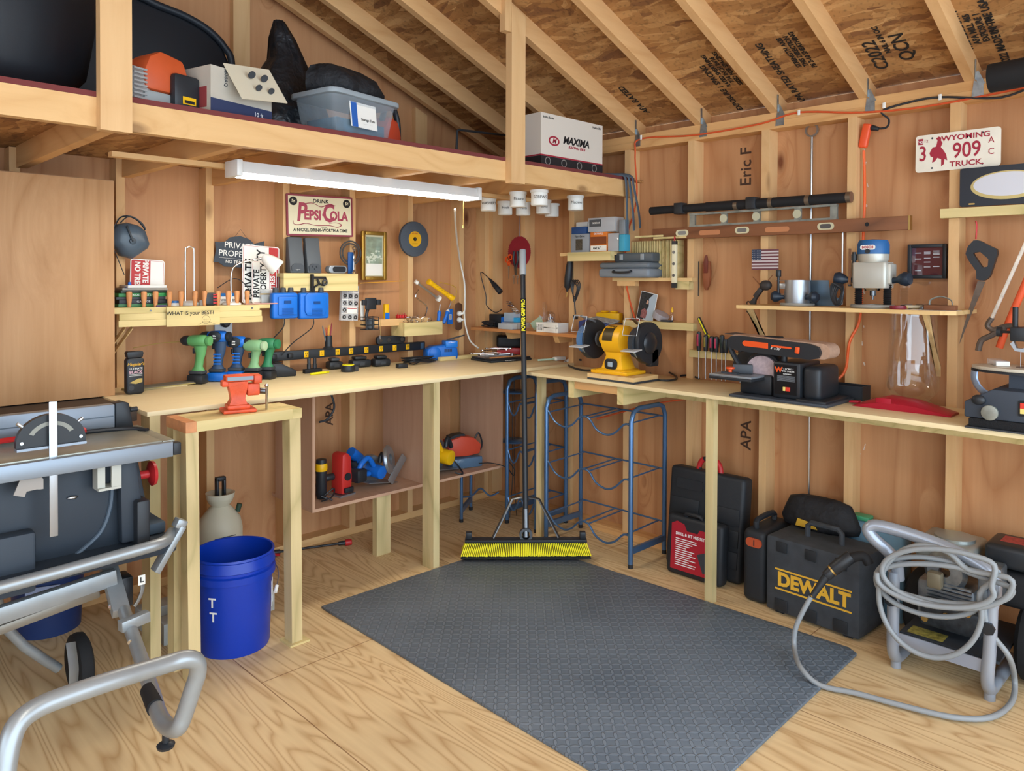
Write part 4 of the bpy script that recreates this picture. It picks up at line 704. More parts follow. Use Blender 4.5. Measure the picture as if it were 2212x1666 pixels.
MB().box(-.05, .052, -.034, .034, .119, .142, bev=.005).box(-.062, .01, -.024, .024, .1, .123, bev=.004).build('fixed_jaw', vo, t); MB().box(.0525, .082, -.036, .036, .108, .140, bev=.004).box(.03, .078, -.02, .02, .06, .1075, bev=.006).build('moving_jaw', vo, t)
box('jaw_face', dsteel, t, -.045, .05, -.0365, -.0342, .124, .138)
MB().cyl((.0785, 0, .075), (.105, -.01, .073), .012, n=16, bev=.002).build('screw_boss', dsteel, t); MB().cyl((.1, -.03, .095), (.108, .01, -.04), .0045, n=10).ell((.1, -.03, .097), .008, n=12, m=8).ell((.108, .01, -.043), .008, n=12, m=8).build('handle', steel, t)
# ---------------- right wall ----------------
def rw(name, lab, cat, px, py, x=-.1, group=None, z=None, tilt=0, lean=0):
    p = onx(px, py, x); return thing(name, lab, cat, (x, p.y, p.z if z is None else z), rot=Euler((lean, tilt, 0)).to_matrix().to_4x4() and (Euler((0, 0, RR)).to_matrix() @ Euler((lean, tilt, 0)).to_matrix()).to_euler(), group=group)
# corner shelf
t = thing('wall_shelf', 'thin pine shelf on the right wall by the corner crowded with soldering gear and bins', 'shelf', (0, 0, 0)); ZC = 1.14
box('shelf_board', red_pine, t, -.25, -.001, -1.36, -.0905, ZC - .018, ZC)
for y in (-.40, -.80): MB().prism([(-.22, ZC - .0185), (-.0005, ZC - .0185), (-.0005, ZC - .06), (-.2, ZC - .06)], y - .019, y + .019).build('shelf_bracket', beam_x, t)
t = thing('wall_ledge', 'treated lumber ledge between studs behind the bench grinder', 'shelf', (0, 0, 0)); ZD = 1.228
box('ledge_board', treated_x if False else wood('treated_y', '#dfca92', '#b5a56c', 'Y', knots=.5, kscale=3, lines=.6), t, -.128, -.0895, -1.665, -1.22, ZD - .038, ZD); tyy = MATS['treated_y']; box('ledge_board', shelf_m, t, -.085, -.001, -1.600, -1.24, ZD - .018, ZD)
t = thing('wall_shelf', 'small high shelf near the loft end holding boxes of screws', 'shelf', (0, 0, 0)); box('front_board', tyy, t, -.22, -.183, -1.20, -.89, 1.556, 1.606); box('shelf_board', shelf_m, t, -.1825, -.001, -1.19, -.80, 1.588, 1.606); ZE = 1.6065
t = thing('wall_shelf', 'plywood shelf on the right wall under the grey tool cases and wood shims', 'shelf', (0, 0, 0)); ZF = 1.462; box('shelf_board', shelf_m, t, -.135, -.0895, -1.66, -1.15, ZF - .018, ZF); box('shelf_board', shelf_m, t, -.089, -.001, -1.602, -1.24, ZF - .018, ZF); box('shelf_bracket', beam_x, t, -.13, -.0895, -1.30, -1.18, ZF - .045, ZF - .0185); box('shelf_bracket', tyy, t, -.132, -.0895, -1.64, -1.56, ZF - .06, ZF - .0185)
t = thing('wall_shelf', 'long plywood shelf on the right wall carrying the router', 'shelf', (0, 0, 0)); ZG = 1.337; MB().prism([(-.32, -2.01), (-.32, -2.86), (-.28, -2.905), (-.001, -2.905), (-.001, -2.01)], ZG - .016, ZG, 'XY').build('shelf_board', shelf_m, t)
MB().prism([(-.28, ZG - .0165), (-.24, ZG - .0165), (-.0895, 1.06), (-.0895, 1.10)], -2.80, -2.785).build('shelf_brace', cubby_m if False else shelf_m, t); MB().prism([(-.28, ZG - .0165), (-.24, ZG - .0165), (-.0895, 1.12), (-.0895, 1.16)], -2.052, -2.037).build('shelf_brace', shelf_m, t)
# ---- items on corner shelf
def onc(name, lab, cat, px, x, z=ZC, rz=RR, group=None, py=700): p = onx(px, py, x); return thing(name, lab, cat, (x, p.y, z + .0006), rz=rz, group=group)
a = onx(1070, 618, -.15); b = onx(1098, 652, -.14)
t = thing('soldering_iron', 'soldering iron resting in a coiled spring holder on the corner shelf', 'soldering iron', a); v = b - a; n_ = v.normalized()
MB().cyl(-n_ * .07, -n_ * .02, .006, .014, n=14).cyl(-n_ * .02, n_ * .06, .016, .019, n=18, bev=.002).build('handle', blk, t)
sp = [b - a + n_ * (.002 * q) + (Vector((0, 1, 0)) * math.cos(q * .8) + n_.cross(Vector((0, 1, 0))).normalized() * math.sin(q * .8)) * .02 for q in range(0, 56)]; MB().tube(sp, .003, n=6).build('spring_holder', chrome, t)
MB().tube([-n_ * .07, Vector((0, .06, .02)) - n_ * .1, Vector((.0, .09, -.06)), Vector((0, .08, -.13)), Vector((0, .0, -.17)), Vector((0, -.06, -.15))], .003, smooth=6, n=6).build('cord', blk, t)
t = onc('soldering_station', 'black soldering station with a blue side beside its holder', 'station', 1077, -.12); MB().box(-.05, .06, -.04, .05, 0, .085, bev=.006).build('station_body', blk, t); MB().box(.0605, .085, -.04, .05, 0, .07, bev=.006).build('side_panel', blue, t)
p = onx(1062, 702, -.2); tangle('extension_cord', 'black coiled cord heap at the left end of the corner shelf', 'cord', (-.185, p.y + .03, ZC), .035, .09, .04, blk, n=24, r=.003, seed=9)
t = onc('clear_bin', 'clear plastic bin of small blue parts on the corner shelf behind the broom handle', 'bin', 1112, -.14); MB().box(-.07, .075, -.05, .06, .0, .04, bev=.004).build('bin_shell', glass('bin_clear', '#dde6ea', alpha=.35), t); MB().box(-.06, .02, -.04, .05, .042, .1, bev=.004).build('inner_bin', glass('bin_clear2', '#c4dcec', alpha=.4), t); MB().box(.0, .05, -.03, .02, .041, .07, bev=.004).build('blue_parts', mat('sky_parts', '#2f9bd0', .4), t)
g = MB(); R = random.Random(4)
for _ in range(40): g.ell((R.uniform(-.06, .06), R.uniform(-.045, .02), R.uniform(.004, .03)), .004, n=6, m=4)
g.build('small_parts', brass, t)['kind'] = 'stuff'
t = onc('parts_box', 'low clear divided box in front on the corner shelf', 'box', 1100, -.215); MB().box(-.075, .05, -.025, .02, 0, .035, bev=.002).build('box_shell', glass('bin_clear', '#dde6ea', alpha=.35), t)
t = onc('glass_dish', 'pale glass dish with wrapped blades beside the broom handle on the corner shelf', 'dish', 1150, -.2); MB().lathe([(0, 0), (.03, 0), (.055, .02), (.052, .022), (.028, .004), (0, .004)], n=24).build('dish_body', clearp, t); MB().obox((.03, .01, .045), (.09, .004, .05), (.2, -.5, 0)).build('wrapped_card', mat('card_green', '#9fb7a0', .6), t)
t = onc('clear_packet', 'clear packet of bits standing between the dish and white basket', 'packet', 1166, -.15); MB().obox((0, 0, .045), (.03, .01, .09), (.1, .3, 0), bev=.003).build('packet', glass('bin_clear', '#dde6ea', alpha=.35), t)
t = onc('white_basket', 'white plastic basket with slots on the corner shelf left of the grinder', 'basket', 1193, -.2); g = MB(); w, d, h = .085, .045, .055
for s in (-1, 1): g.box(s * w - .0015, s * w + .0015, -d, d, 0, h)
g.box(-w, w, -d, d, 0, .002).box(-w, w, d - .0015, d + .0015, 0, h); g.box(-w, w, -d - .003, -d, h - .01, h + .002).box(-w, w, -d - .0015, -d + .0015, 0, .009)
for k in range(5): g.box(-w + .01 + k * .012, -w + .014 + k * .012, -d - .0015, -d + .0015, .009, h - .01)
g.box(-w, -w + .006, -d - .0015, -d + .0015, .009, h - .01).box(-w + .062, w - .016, -d - .0015, -d + .0015, .009, h - .01).box(w - .012, w, -d - .0015, -d + .0015, .009, h - .01).box(-w, w, -d - .0015, -d + .0015, .026, .031)
g.build('basket_shell', wht, t); MB().lathe([(0, .0025), (.028, .0025), (.03, .05), (.0, .05)], o=(.02, 0, 0), n=18).build('red_tub', red, t)
t = onc('glass_jar', 'glass jar of silver hardware standing in the white basket', 'jar', 1188, -.12, z=ZC); MB().lathe([(0, 0), (.032, 0), (.034, .05), (.034, .1), (.02, .115), (.018, .115), (.032, .098), (.031, .004), (0, .004)], n=22).build('jar_glass', clearp, t); g = MB()
for _ in range(50): a_ = R.uniform(0, 6.3); r_ = R.uniform(0, .024); g.ell((r_ * math.cos(a_), r_ * math.sin(a_), R.uniform(.01, .09)), .0045, n=6, m=4)
g.build('hardware', steel, t)['kind'] = 'stuff'
t = onc('clear_vial', 'tall clear plastic sleeve leaning behind the glass jar', 'sleeve', 1178, -.07); MB().obox((0, 0, .085), (.028, .01, .17), (0, -.12, 0), bev=.002).build('sleeve', clearp, t)
t = onc('tackle_box', 'dark blue open parts case with a clear lid behind the bench grinder', 'case', 1310, -.12, z=ZC + .0005); MB().prism([(-.15, 0), (.13, 0), (.13, .055), (-.1, .085), (-.15, .07)], -.07, .07, bev=.006).build('case_shell', mat('case_navy', '#173a7c', .4), t); MB().obox((0, -.02, .082), (.17, .07, .006), (.2, .1, 0)).build('parts_tray', mat('tray_mixed', '#9aa0a0', .5, var=.5, vscale=60), t); MB().obox((-.09, -.01, .088), (.05, .03, .004), (.2, .1, 0)).build('case_label', cream, t)
t = onc('yellow_case', 'yellow plastic case behind the dark blue parts case', 'case', 1318, -.03, z=ZC + .0005); MB().box(-.09, .08, -.022, .022, 0, .12, bev=.01).build('case_shell', yel, t); MB().box(-.06, -.02, -.015, .015, .1205, .13, bev=.003).box(.01, .05, -.015, .015, .1205, .13, bev=.003).build('latches', yel, t)
t = rw('photo_print', 'glossy photo print of a dark haired person leaning behind the wall ledge', 'photo', 1392, 692, -.06, z=ZD + .001, tilt=.18, lean=-.06); box('photo_paper', paper, t, -.055, .055, -.001, 0, 0, .155); box('photo_sky', mat('photo_sky', '#a9b8c2', .3), t, -.052, .052, -.0016, -.0011, .003, .152)
MB().prism([(-.052, .003), (-.01, .003), (.0, .05), (.012, .08), (.005, .12), (.03, .152), (-.052, .152)], -.0022, -.0017).build('photo_dark_area', mat('photo_dark', '#2a2e30', .3, var=.6, vscale=80), t); MB().prism([(-.03, .01), (.005, .01), (.01, .05), (-.012, .066), (-.03, .05)], -.0027, -.0023).build('photo_shirt', mat('photo_shirt', '#8c5a58', .3, var=.5, vscale=120), t); MB().prism([(-.008, .09), (.006, .09), (.007, .108), (-.004, .112)], -.0027, -.0023).build('photo_face', mat('photo_face', '#c79a80', .4), t)
t = rw('round_container', 'round translucent container tilted on the ledge right of the photo', 'container', 1425, 692, -.05, z=ZD + .012, tilt=.5); MB().lathe([(0, 0), (.042, 0), (.045, .03), (.042, .033), (0, .033)], n=26).build('container', mat('frosted_plastic', '#b9b4b8', .35, alpha=.75), t)
t = rw('small_bottle', 'tiny clear bottle with a yellow dropper cap at the ledge end', 'bottle', 1452, 692, -.07, z=ZD + .001); MB().lathe([(0, 0), (.011, 0), (.011, .04), (.005, .05), (0, .05)], n=14).build('bottle_glass', clearp, t); MB().lathe([(0, .0505), (.006, .0505), (.007, .062), (.002, .075), (0, .075)], n=12).build('dropper_cap', yel, t)
for px, c, lab in ((1372, '#8d2f2a', 'flat red tin on the wall ledge below the photo'), (1440, '#3a3f45', 'flat dark tin on the wall ledge beside the tiny bottle')): t = rw('flat_tin', lab, 'tin', px, 693, -.1, z=ZD + .0006); MB().box(-.03, .03, -.015, .015, 0, .01, bev=.002).build('tin', mat('tin' + c, c, .4), t)
# ---- hanging on the wall near the corner
p = onx(1120, 545, -.1); t = thing('saw_blade', 'red circular saw blade hanging on the right wall behind the broom handle', 'saw blade', (-.093, p.y, p.z), rz=RR)
n = 48; MB().prism([((.103 if k % 2 else .098) * math.cos(2 * PI * k / (2 * n)), (.103 if k % 2 else .098) * math.sin(2 * PI * k / (2 * n))) for k in range(2 * n)], -.001, .001).build('blade_disc', mat('blade_red', '#8e2230', .4), t); MB().cyl((0, -.0012, 0), (0, -.006, 0), .008, n=12).build('nail', dsteel, t); MB().cyl((0, .0, 0), (0, .004, .3), .0012, n=6).build('hanging_wire', dsteel, t)
def hang(name, lab, cat, px, py, x=-.12): return rw(name, lab, cat, px, py, x)
t = hang('scissors', 'orange handled scissors hanging on the right wall beside the red saw blade', 'scissors', 1099, 562); g = MB()
for s in (-1, 1): g.lathe([(.013, -.004), (.02, -.004), (.02, .004), (.013, .004)], o=(s * .013, 0, .01 + s * .008), ax=(0, 1, 0), n=16, closed=True).bar((s * .01, 0, -.01), (0, 0, -.035), .008, .01, up=(0, 1, 0))
g.build('handles', orange, t); MB().prism([(-.006, -.035), (.006, -.035), (.002, -.12), (0, -.12)], -.002, .002).build('blades', steel, t)
t = hang('pliers', 'black handled pliers hanging beside the orange scissors', 'pliers', 1114, 560); MB().tube([(-.014, 0, -.05), (-.02, 0, .0), (-.004, 0, .05)], .007, smooth=4).tube([(.014, 0, -.05), (.02, 0, .0), (.004, 0, .05)], .007, smooth=4).build('grips', blk, t); MB().prism([(-.012, .05), (.012, .05), (.003, .1), (-.003, .1)][::-1], -.005, .005).build('jaws', dsteel, t); t.rotation_euler = (t.rotation_euler.to_matrix() @ Euler((0, PI, 0)).to_matrix()).to_euler()
for k in range(3): t = hang('key', 'steel key hanging by a ring under the black pliers', 'key', 1110 + 8 * k, 598, -.11); t['group'] = 'keys under the pliers'; MB().lathe([(.004, -.001), (.011, -.001), (.011, .001), (.004, .001)], ax=(0, 1, 0), n=14, closed=True).box(-.003, .003, -.001, .001, -.045, -.01).build('key_body', steel, t)
p = onx(1232, 570, -.11); t = rw('rotary_tool', 'black rotary tool hanging nose down with its looped cord on the right wall', 'rotary tool', 1228, 600, -.12); MB().lathe([(0, -.085), (.004, -.085), (.008, -.07), (.02, -.055), (.024, .0), (.02, .08), (.012, .115), (0, .118)], ax=(.12, 0, 1), n=18).build('tool_body', blk, t); MB().cyl((-.0145, 0, -.115), (-.0102, 0, -.0855), .003, n=10).build('bit', brass, t)
t2 = rw('extension_cord', 'looped black tool cord hanging from the rotary tool on the right wall', 'cord', 1238, 620, -.125); g = MB()
for k in range(4): g.tube([(.012 * k - .01, .003 * k, .04), (.03 + .008 * k, 0, 0), (.01, 0, -.06 - .01 * k), (-.015 + .004 * k, .002 * k, 0)], .003, smooth=5, n=6, closed=True)
g.tube([(.01, 0, -.07), (.015, 0, -.12), (.02, 0, -.16)], .004, smooth=4, n=6); g.build('cord_loops', blk, t2); MB().box(.008, .032, -.012, .012, -.19, -.165, bev=.003).build('plug', blk, t2)
# ---- screw boxes on the high shelf
def hb(name, lab, px0, px1, w_, h_, m, cat='box', x=-.15, z=ZE, tx=None, d=.08):
    a = onx(px0, 530, x - d / 2); b = onx(px1, 530, x - d / 2); w = a.y - b.y; t = thing(name, lab, cat, (x, (a.y + b.y) / 2, z + .0005), rz=RR); MB().box(-w / 2, w / 2, -d / 2, d / 2, 0, h_, bev=.002).build(name + '_body', m, t)
    if tx:
        for s, zz, sz, mm in tx: text(s, sz, mm, t, (0, -d / 2 - .0006, zz), sx=.85)
    return t, w
t, w = hb('screw_box', 'grey plastic screw box with a dark window on the high shelf', 1233, 1272, 0, .105, mat('box_grey', '#8f959a', .5), tx=[('Flas·n·Drive', .09, .018, txt)]); box('window', mat('screws_dark', '#4a4438', .5, var=.5, vscale=120), t, -.03, .02, -.0412, -.0402, .012, .075)
t, w = hb('screw_box', 'orange and white drywall screw carton on the high shelf', 1275, 1311, 0, .11, mat('carton_orange', '#d9782a', .6), tx=[('DRYWALL', .1, .017, txtw)]); box('carton_panel', paper, t, -w / 2 + .003, w / 2 - .003, -.0408, -.0402, .004, .035); text('6x1¼"', .02, txt, t, (-.01, -.0416, .02), bold=.0005); box('carton_photo', mat('carton_brown', '#7a3f1f', .6), t, -w / 2 + .003, w / 2 - .003, -.0408, -.0402, .04, .084)
hb('clear_bin', 'grey clear hardware bin right of the drywall screw carton', 1313, 1336, 0, .1, glass('tray_clear', '#dfe6ea', alpha=.5), 'bin')
t, w = hb('nail_box', 'turquoise picture hanger packet at the right end of the high shelf', 1337, 1349, 0, .09, mat('turquoise', '#3f9cb8', .5), x=-.17, d=.05)
hb('nail_box', 'small dark blue box stacked on the grey screw box', 1234, 1265, 0, .04, mat('dark_blue_box', '#23477a', .5), z=ZE + .1055)
t, w = hb('organizer_case', 'clear lidded case of screws with a label on top of the drywall carton', 1270, 1328, 0, .08, glass('tray_clear', '#dfe6ea', alpha=.5), 'case', z=ZE + .1105); box('case_label', mat('label_dim', '#4f5357', .5), t, -w / 2 + .01, 0, -.0412, -.0404, .03, .07); text('SCREWS', .014, paper, t, (-.035, -.0418, .05))
hb('white_cup', 'white tub standing behind the clear case on the high shelf', 1244, 1268, 0, .075, wht, 'tub', x=-.07, z=ZE + .1055, d=.06)
hb('blade_packet', 'tall grey packet at the upper right of the high shelf', 1337, 1349, 0, .08, mat('packet_grey', '#7f868b', .5), 'packet', x=-.17, z=ZE + .0905, d=.04)
# grey tool cases
t = rw('tool_case', 'grey plastic tool case with a black handle, lower of the two on the plywood shelf', 'case', 1364, 597, -.12, z=ZF + .0006); g = MB().box(-.175, .165, -.075, .115, 0, .05, bev=.016, seg=3).build('lower_shell', mat('case_grey', '#7a838c', .45), t); MB().box(-.172, .162, -.072, .112, .0505, .083, bev=.016, seg=3).build('upper_shell', mat('case_grey2', '#687179', .35), t); MB().tube([(-.06, -.078, .035), (-.055, -.095, .03), (.0, -.1, .028), (.05, -.095, .03), (.055, -.078, .035)], .006, smooth=4).build('handle', blk, t)
t = rw('tool_case', 'smaller dark grey tool case stacked on the larger grey one', 'case', 1380, 555, -.10, z=ZF + .0845); MB().box(-.13, .125, -.05, .06, 0, .052, bev=.01, seg=2).build('case_shell', mat('case_dark', '#50575c', .4), t)
for x in (-.08, .06): MB().box(x - .012, x + .012, -.056, -.0505, .012, .045, bev=.002).build('latch', mat('latch_grey', '#8f979c', .4), t)
R = random.Random(11)
t0 = thing('wood_shim', 'thin pale wood shim standing upright behind the grey tool cases', 'shim', (-.05, onx(1380, 560, -.05).y, ZF + .0006), rz=RR, group='wood shims stacked upright'); box('shim_body', tyy, t0, -.004, .004, -.03, .025, 0, .2)
for k in range(1, 21):
    x = 1362 + k * 5.4; dup(t0, (-.05 + R.uniform(-.006, .006), onx(x, 560, -.05).y, ZF + .0006), rot=(0, 0, RR)); 
t0.location.y = onx(1362, 560, -.05).y
for k, (px, ln, z) in enumerate(((1450, .2, 1.737), (1405, .18, 1.72))):
    a = onx(px, 500, -.12); t = thing('lath', 'short slat lying across the top of the upright shims', 'slat', (-.118, a.y, 1.667 + .012 * k), rz=RR, group='slats across the shims'); box('slat_body', tyy, t, -ln / 2, ln / 2, -.02, .02, 0, .010)
t = rw('torpedo_level', 'short cream level hanging upright from a red hook by the plywood shelf', 'level', 1457, 570, -.15); MB().prism(rrect(.026, .2, .004), -.008, .008, bev=.001).build('level_body', cream, t)
for z in (.06, 0, -.06): MB().cyl((0, -.0085, z), (0, -.0105, z), .008, n=16).build('vial', dsteel, t)
box('level_foot', blk, t, -.0125, .0125, -.0085, .0085, -.125, -.1005); box('level_head', blk, t, -.0125, .0125, -.0085, .0085, .1005, .118)
MB().tube([(0, .009, .13), (0, -.002, .14), (0, -.004, .115)], .0025, smooth=4).build('red_hook', red, t)
# straps over the loft end
for k in range(3):
    y = YL - .006 - .02 * k; x = -.20 + .028 * k
    o = MB().tube([(x - .09 + .02 * k, YL + .05, 2.016 + .001 + .001 * k), (x - .03, YL + .02, 2.02 + .004 * k), (x, YL - .014 - .004 * k, 2.012), (x + .012, YL - .02 - .004 * k, 1.96), (x + .02 + .02 * k, YL - .02 - .004 * k, 1.82), (x + .03 + .03 * k, YL - .016, 1.70 + .02 * k)], .011, n=8, smooth=5, flat=.3).build('rubber_strap', mat('strap_slate', '#4a5864', .6)); tag(o, 'flat slate grey rubber strap draped over the right end of the loft', 'strap', 'grey straps over the loft end')
# ---- levels, pole ----
a = onx(1407, 456, -.115); b = onx(1838, 425, -.115)
t = thing('telescoping_pole', 'long black telescoping pole in clips high on the right wall', 'pole', (-.118, a.y, a.z)); L_ = a.y - b.y; t.rotation_euler = (0, 0, RR)
MB().cyl((0, 0, 0), (L_ * .32, 0, 0), .021, n=20).cyl((L_ * .32, 0, 0), (L_, 0, -.004), .0235, n=20).build('pole_tube', blk2, t)
for q in (.47, .64, .81, .985): MB().cyl((L_ * q, 0, -.003), (L_ * q + .02, 0, -.003), .0245, n=20).build('collar', mat('collar', '#8a8072', .35, .8), t)
for q in (.17, .555): box('clip', blk, t, L_ * q - .02, L_ * q + .03, -.028, .028, -.028, .03, bev=.004)
a = onx(1490, 492, -.11); b = onx(1808, 470, -.11); L_ = a.y - b.y; al2 = mat('old_aluminium', '#8d9088', .5, .5, var=.3, vscale=20)
t = thing('spirit_level', 'aluminium spirit level with open windows above the wooden level', 'level', (-.105, a.y, 1.735), rz=RR); g = MB(); g.box(0, L_, -.012, .012, .048, .058).box(0, L_, -.012, .012, -.012, -.002)
for q in (0, .24, .47, .74, .96): g.box(L_ * q, L_ * q + L_ * .04, -.008, .008, -.002, .048)
g.build('level_rail', al2, t)
for q in (.24, .47, .74): MB().cyl((L_ * q + L_ * .02, -.0085, .023), (L_ * q + L_ * .02, -.0125, .023), .02, n=20).build('vial', mat('vial_cream', '#b9b69a', .3), t)
a = onx(1412, 520, -.12); b = onx(1964, 497, -.12); L_ = a.y - b.y; ow = wood('old_mahogany', '#8a5a3c', '#5f3c28', 'X', knots=0, lines=.5, rough=.55)
t = thing('wooden_level', 'long worn brown wooden level on the right wall below the aluminium one', 'level', (-.118, a.y, 1.664), rz=RR); g = MB().box(0, L_, -.014, .014, 0, .058, bev=.002)
g.build('level_body', ow, t)
box('brass_end', brass, t, L_ + .0003, L_ + .006, -.0145, .0145, -.001, .059)
for q in (.145, .41, .73): MB().prism([(x + L_ * q, z + .03) for x, z in rrect(.075, .032, .0155)], -.0165, -.0142).build('vial_plate', mat('vial_plate', '#c9c5a4', .4, .2), t); MB().prism([(x + L_ * q, z + .03) for x, z in rrect(.05, .02, .009)], -.0172, -.0166).build('vial', dsteel, t)
for q in (.27, .55): MB().prism([(x + L_ * q, z + .026) for x, z in rrect(.12, .024, .0115)], -.0146, -.0141).build('hand_slot', mat('slot_wood', '#b97b52', .6), t)
MB().cyl((L_ * .87, -.0142, .03), (L_ * .87, -.0148, .03), .009, n=16).build('hang_hole', blk2, t)
# eye bolt + rods
tag(MB().lathe([(.024, -.005), (.032, -.005), (.032, .005), (.024, .005)], o=(-.03, -2.229, 2.151), ax=(1, 0, 0), n=24, closed=True).cyl((-.03, -2.229, 2.12), (-.03, -2.229, 1.345), .006, n=10).build('eye_bolt', steel), 'long steel eye bolt rod hanging between studs above the router shelf', 'eye bolt')
tag(MB().cyl((-.03, -2.229, 1.315), (-.03, -2.232, .44), .005, n=8).build('threaded_rod', steel), 'threaded steel rod on the right wall running below the bench', 'rod')
p = onx(1816, 560, -.12); tag(MB().cyl((-.1, p.y, 1.665), (-.1, p.y, 1.345), .0045, n=8).build('steel_rod', steel), 'thin steel rod hanging from a red hook behind the plunge base', 'rod')
# flag, knife sheath, pencil strips
t = rw('flag_plaque', 'small weathered wooden flag plaque on the right wall above the plunge base', 'plaque', 1653, 561, -.0945); w_, h_ = .135, .098
for k in range(13): box('stripe', mat('flag_red' if k % 2 == 0 else 'flag_white', '#6d4048' if k % 2 == 0 else '#c9bfc0', .6), t, -w_ / 2, w_ / 2, -.004, 0, h_ / 2 - (k + 1) * h_ / 13, h_ / 2 - k * h_ / 13 - .0004)
box('canton', mat('flag_navy', '#2f3c55', .6), t, -w_ / 2, -w_ / 2 + .05, -.0048, -.0041, h_ / 2 - 7 * h_ / 13, h_ / 2)
g = MB()
for i in range(5):
    for j in range(6): g.cyl((-w_ / 2 + .006 + j * .0078, -.0049, h_ / 2 - .007 - i * .0098), (-w_ / 2 + .006 + j * .0078, -.0053, h_ / 2 - .007 - i * .0098), .0018, n=5)
g.build('stars', paper, t)
t = rw('knife_sheath', 'brown leather knife sheath with a folding knife hanging by the stud', 'knife', 1527, 590, -.035); le = mat('leather', '#8a4f30', .6, var=.2, bump=.4)
MB().prism([(-.018, .06), (.02, .06), (.024, 0), (.018, -.06), (.006, -.088), (-.006, -.088), (-.016, -.06), (-.02, 0)][::-1], -.012, .008, bev=.003).build('sheath', le, t); MB().prism([(-.008, .0), (.012, .0), (.016, .06), (.01, .095), (-.002, .09), (-.01, .05)][::-1], -.02, -.0125, bev=.002).build('knife_handle', mat('red_wood', '#6d3226', .4), t)
t = rw('blade_strip', 'serrated black pair of blades hanging left of the leather sheath', 'blade', 1507, 598, -.045); MB().box(-.008, -.002, -.002, .002, -.11, .1).box(.002, .008, -.002, .002, -.1, .08).build('blades', dsteel, t)
# licence plates and lower board
t = rw('license_plate', 'white Wyoming truck license plate with red lettering on the right wall', 'license plate', 2067, 325, -.097, tilt=-.0); MB().prism(rrect(.305, .152, .012), -.001, .001).build('plate', mat('plate_white', '#e3dccb', .5, var=.06, vscale=12), t); pr = mat('plate_red', '#9e2237', .5)
text('WYOMING', .03, pr, t, (.03, -.0016, .052), sx=1.15, bold=.0006); text('TRUCK.', .03, pr, t, (.035, -.0016, -.054), sx=1.15, bold=.0006); text('3', .085, pr, t, (-.125, -.0016, -.003), sx=.75, bold=.001); text('909', .085, pr, t, (.035, -.0016, -.003), sx=.8, bold=.001); text('A', .035, pr, t, (.12, -.0016, .027), sx=.9); text('C', .035, pr, t, (.12, -.0016, -.018), sx=.9)
MB().prism([(-.1, .0), (-.088, .022), (-.075, .024), (-.07, .05), (-.076, .056), (-.066, .064), (-.056, .058), (-.058, .048), (-.052, .036), (-.058, .02), (-.048, .006), (-.038, -.012), (-.034, -.036), (-.044, -.03), (-.046, -.05), (-.056, -.058), (-.056, -.03), (-.07, -.022), (-.08, -.036), (-.09, -.04), (-.086, -.018), (-.096, -.014)][::-1], -.0016, -.0011).build('rider_emblem', pr, t)
box('sticker', pr, t, -.143, -.124, -.0016, -.0011, .038, .062); text("'92", .016, wht, t, (-.1335, -.002, .047)); text('12', .016, pr, t, (-.113, -.0016, .05)); 
for x in (-.09, .09): MB().cyl((x, -.0012, .06), (x, -.0016, .06), .004, n=10).cyl((x, -.0012, -.062), (x, -.0016, -.062), .004, n=10).build('bolt_hole', blk, t)
t = thing('wall_ledge', 'pine crosspiece on the right wall under the black license plate', 'shelf', (0, 0, 0)); MB().box(-.127, -.0895, -3.6, -2.80, 1.705, 1.742).build('crosspiece', tyy, t)
t = rw('license_plate', 'black novelty license plate with a silver and gold oval resting on the crosspiece', 'license plate', 2140, 412, -.122); t.location = (-.115, -3.02, 1.822); MB().prism(rrect(.305, .152, .01), -.001, .001).build('plate', mat('plate_black', '#1c2029', .35), t)
MB().prism([(.01 + .125 * math.cos(q * PI / 18), .055 * math.sin(q * PI / 18)) for q in range(36)], -.0016, -.0011).build('gold_oval', mat('gold_paint', '#b7a36a', .3, .6), t); MB().prism([(.01 + .115 * math.cos(q * PI / 18), .004 + .046 * math.sin(q * PI / 18)) for q in range(36)], -.0021, -.0017).build('silver_oval', mat('silver_paint', '#c9c9cf', .35, .2), t)
MB().prism(rrect(.022, .006, .0029, cx=-.11, cz=-.066), -.0018, -.0012).build('slot', brass, t)
# stamped lumber marks
wallink = mat('wall_ink', '#4a3326', .8)
for s, px, py, sz, hor in (('Eric F', 1612, 360, .085, 0), ('482', 1620, 665, .05, 0), ('APA', 1612, 940, .08, 0), ('APA', 712, 895, .07, 1), ('EXTERIOR', 745, 900, .035, 1)):
    if hor: p = ony(px, py, -.0008); text(s, sz, wallink, wb, (p.x, -.0008, p.z), rot=(PI / 2, -PI / 2, 0), name='stamp', bold=.001)
    else:
        p = onx(px, py, -.0008); text(s, sz, wallink, wr, (-.0008, p.y, p.z), rot=(Euler((0, 0, RR)).to_matrix() @ Euler((PI / 2, -PI / 2, 0)).to_matrix()).to_euler(), name='stamp', bold=.001)
def roofp(px, py):
    # point on the underside of the roof sheathing
    v = ray(px, py); k = SL; z0 = ZR + SL * (-W) + ZO
    t_ = (z0 - SL * CAM.x - CAM.z) / (v.z + SL * v.x); return CAM + v * t_
ar = -math.atan(SL)
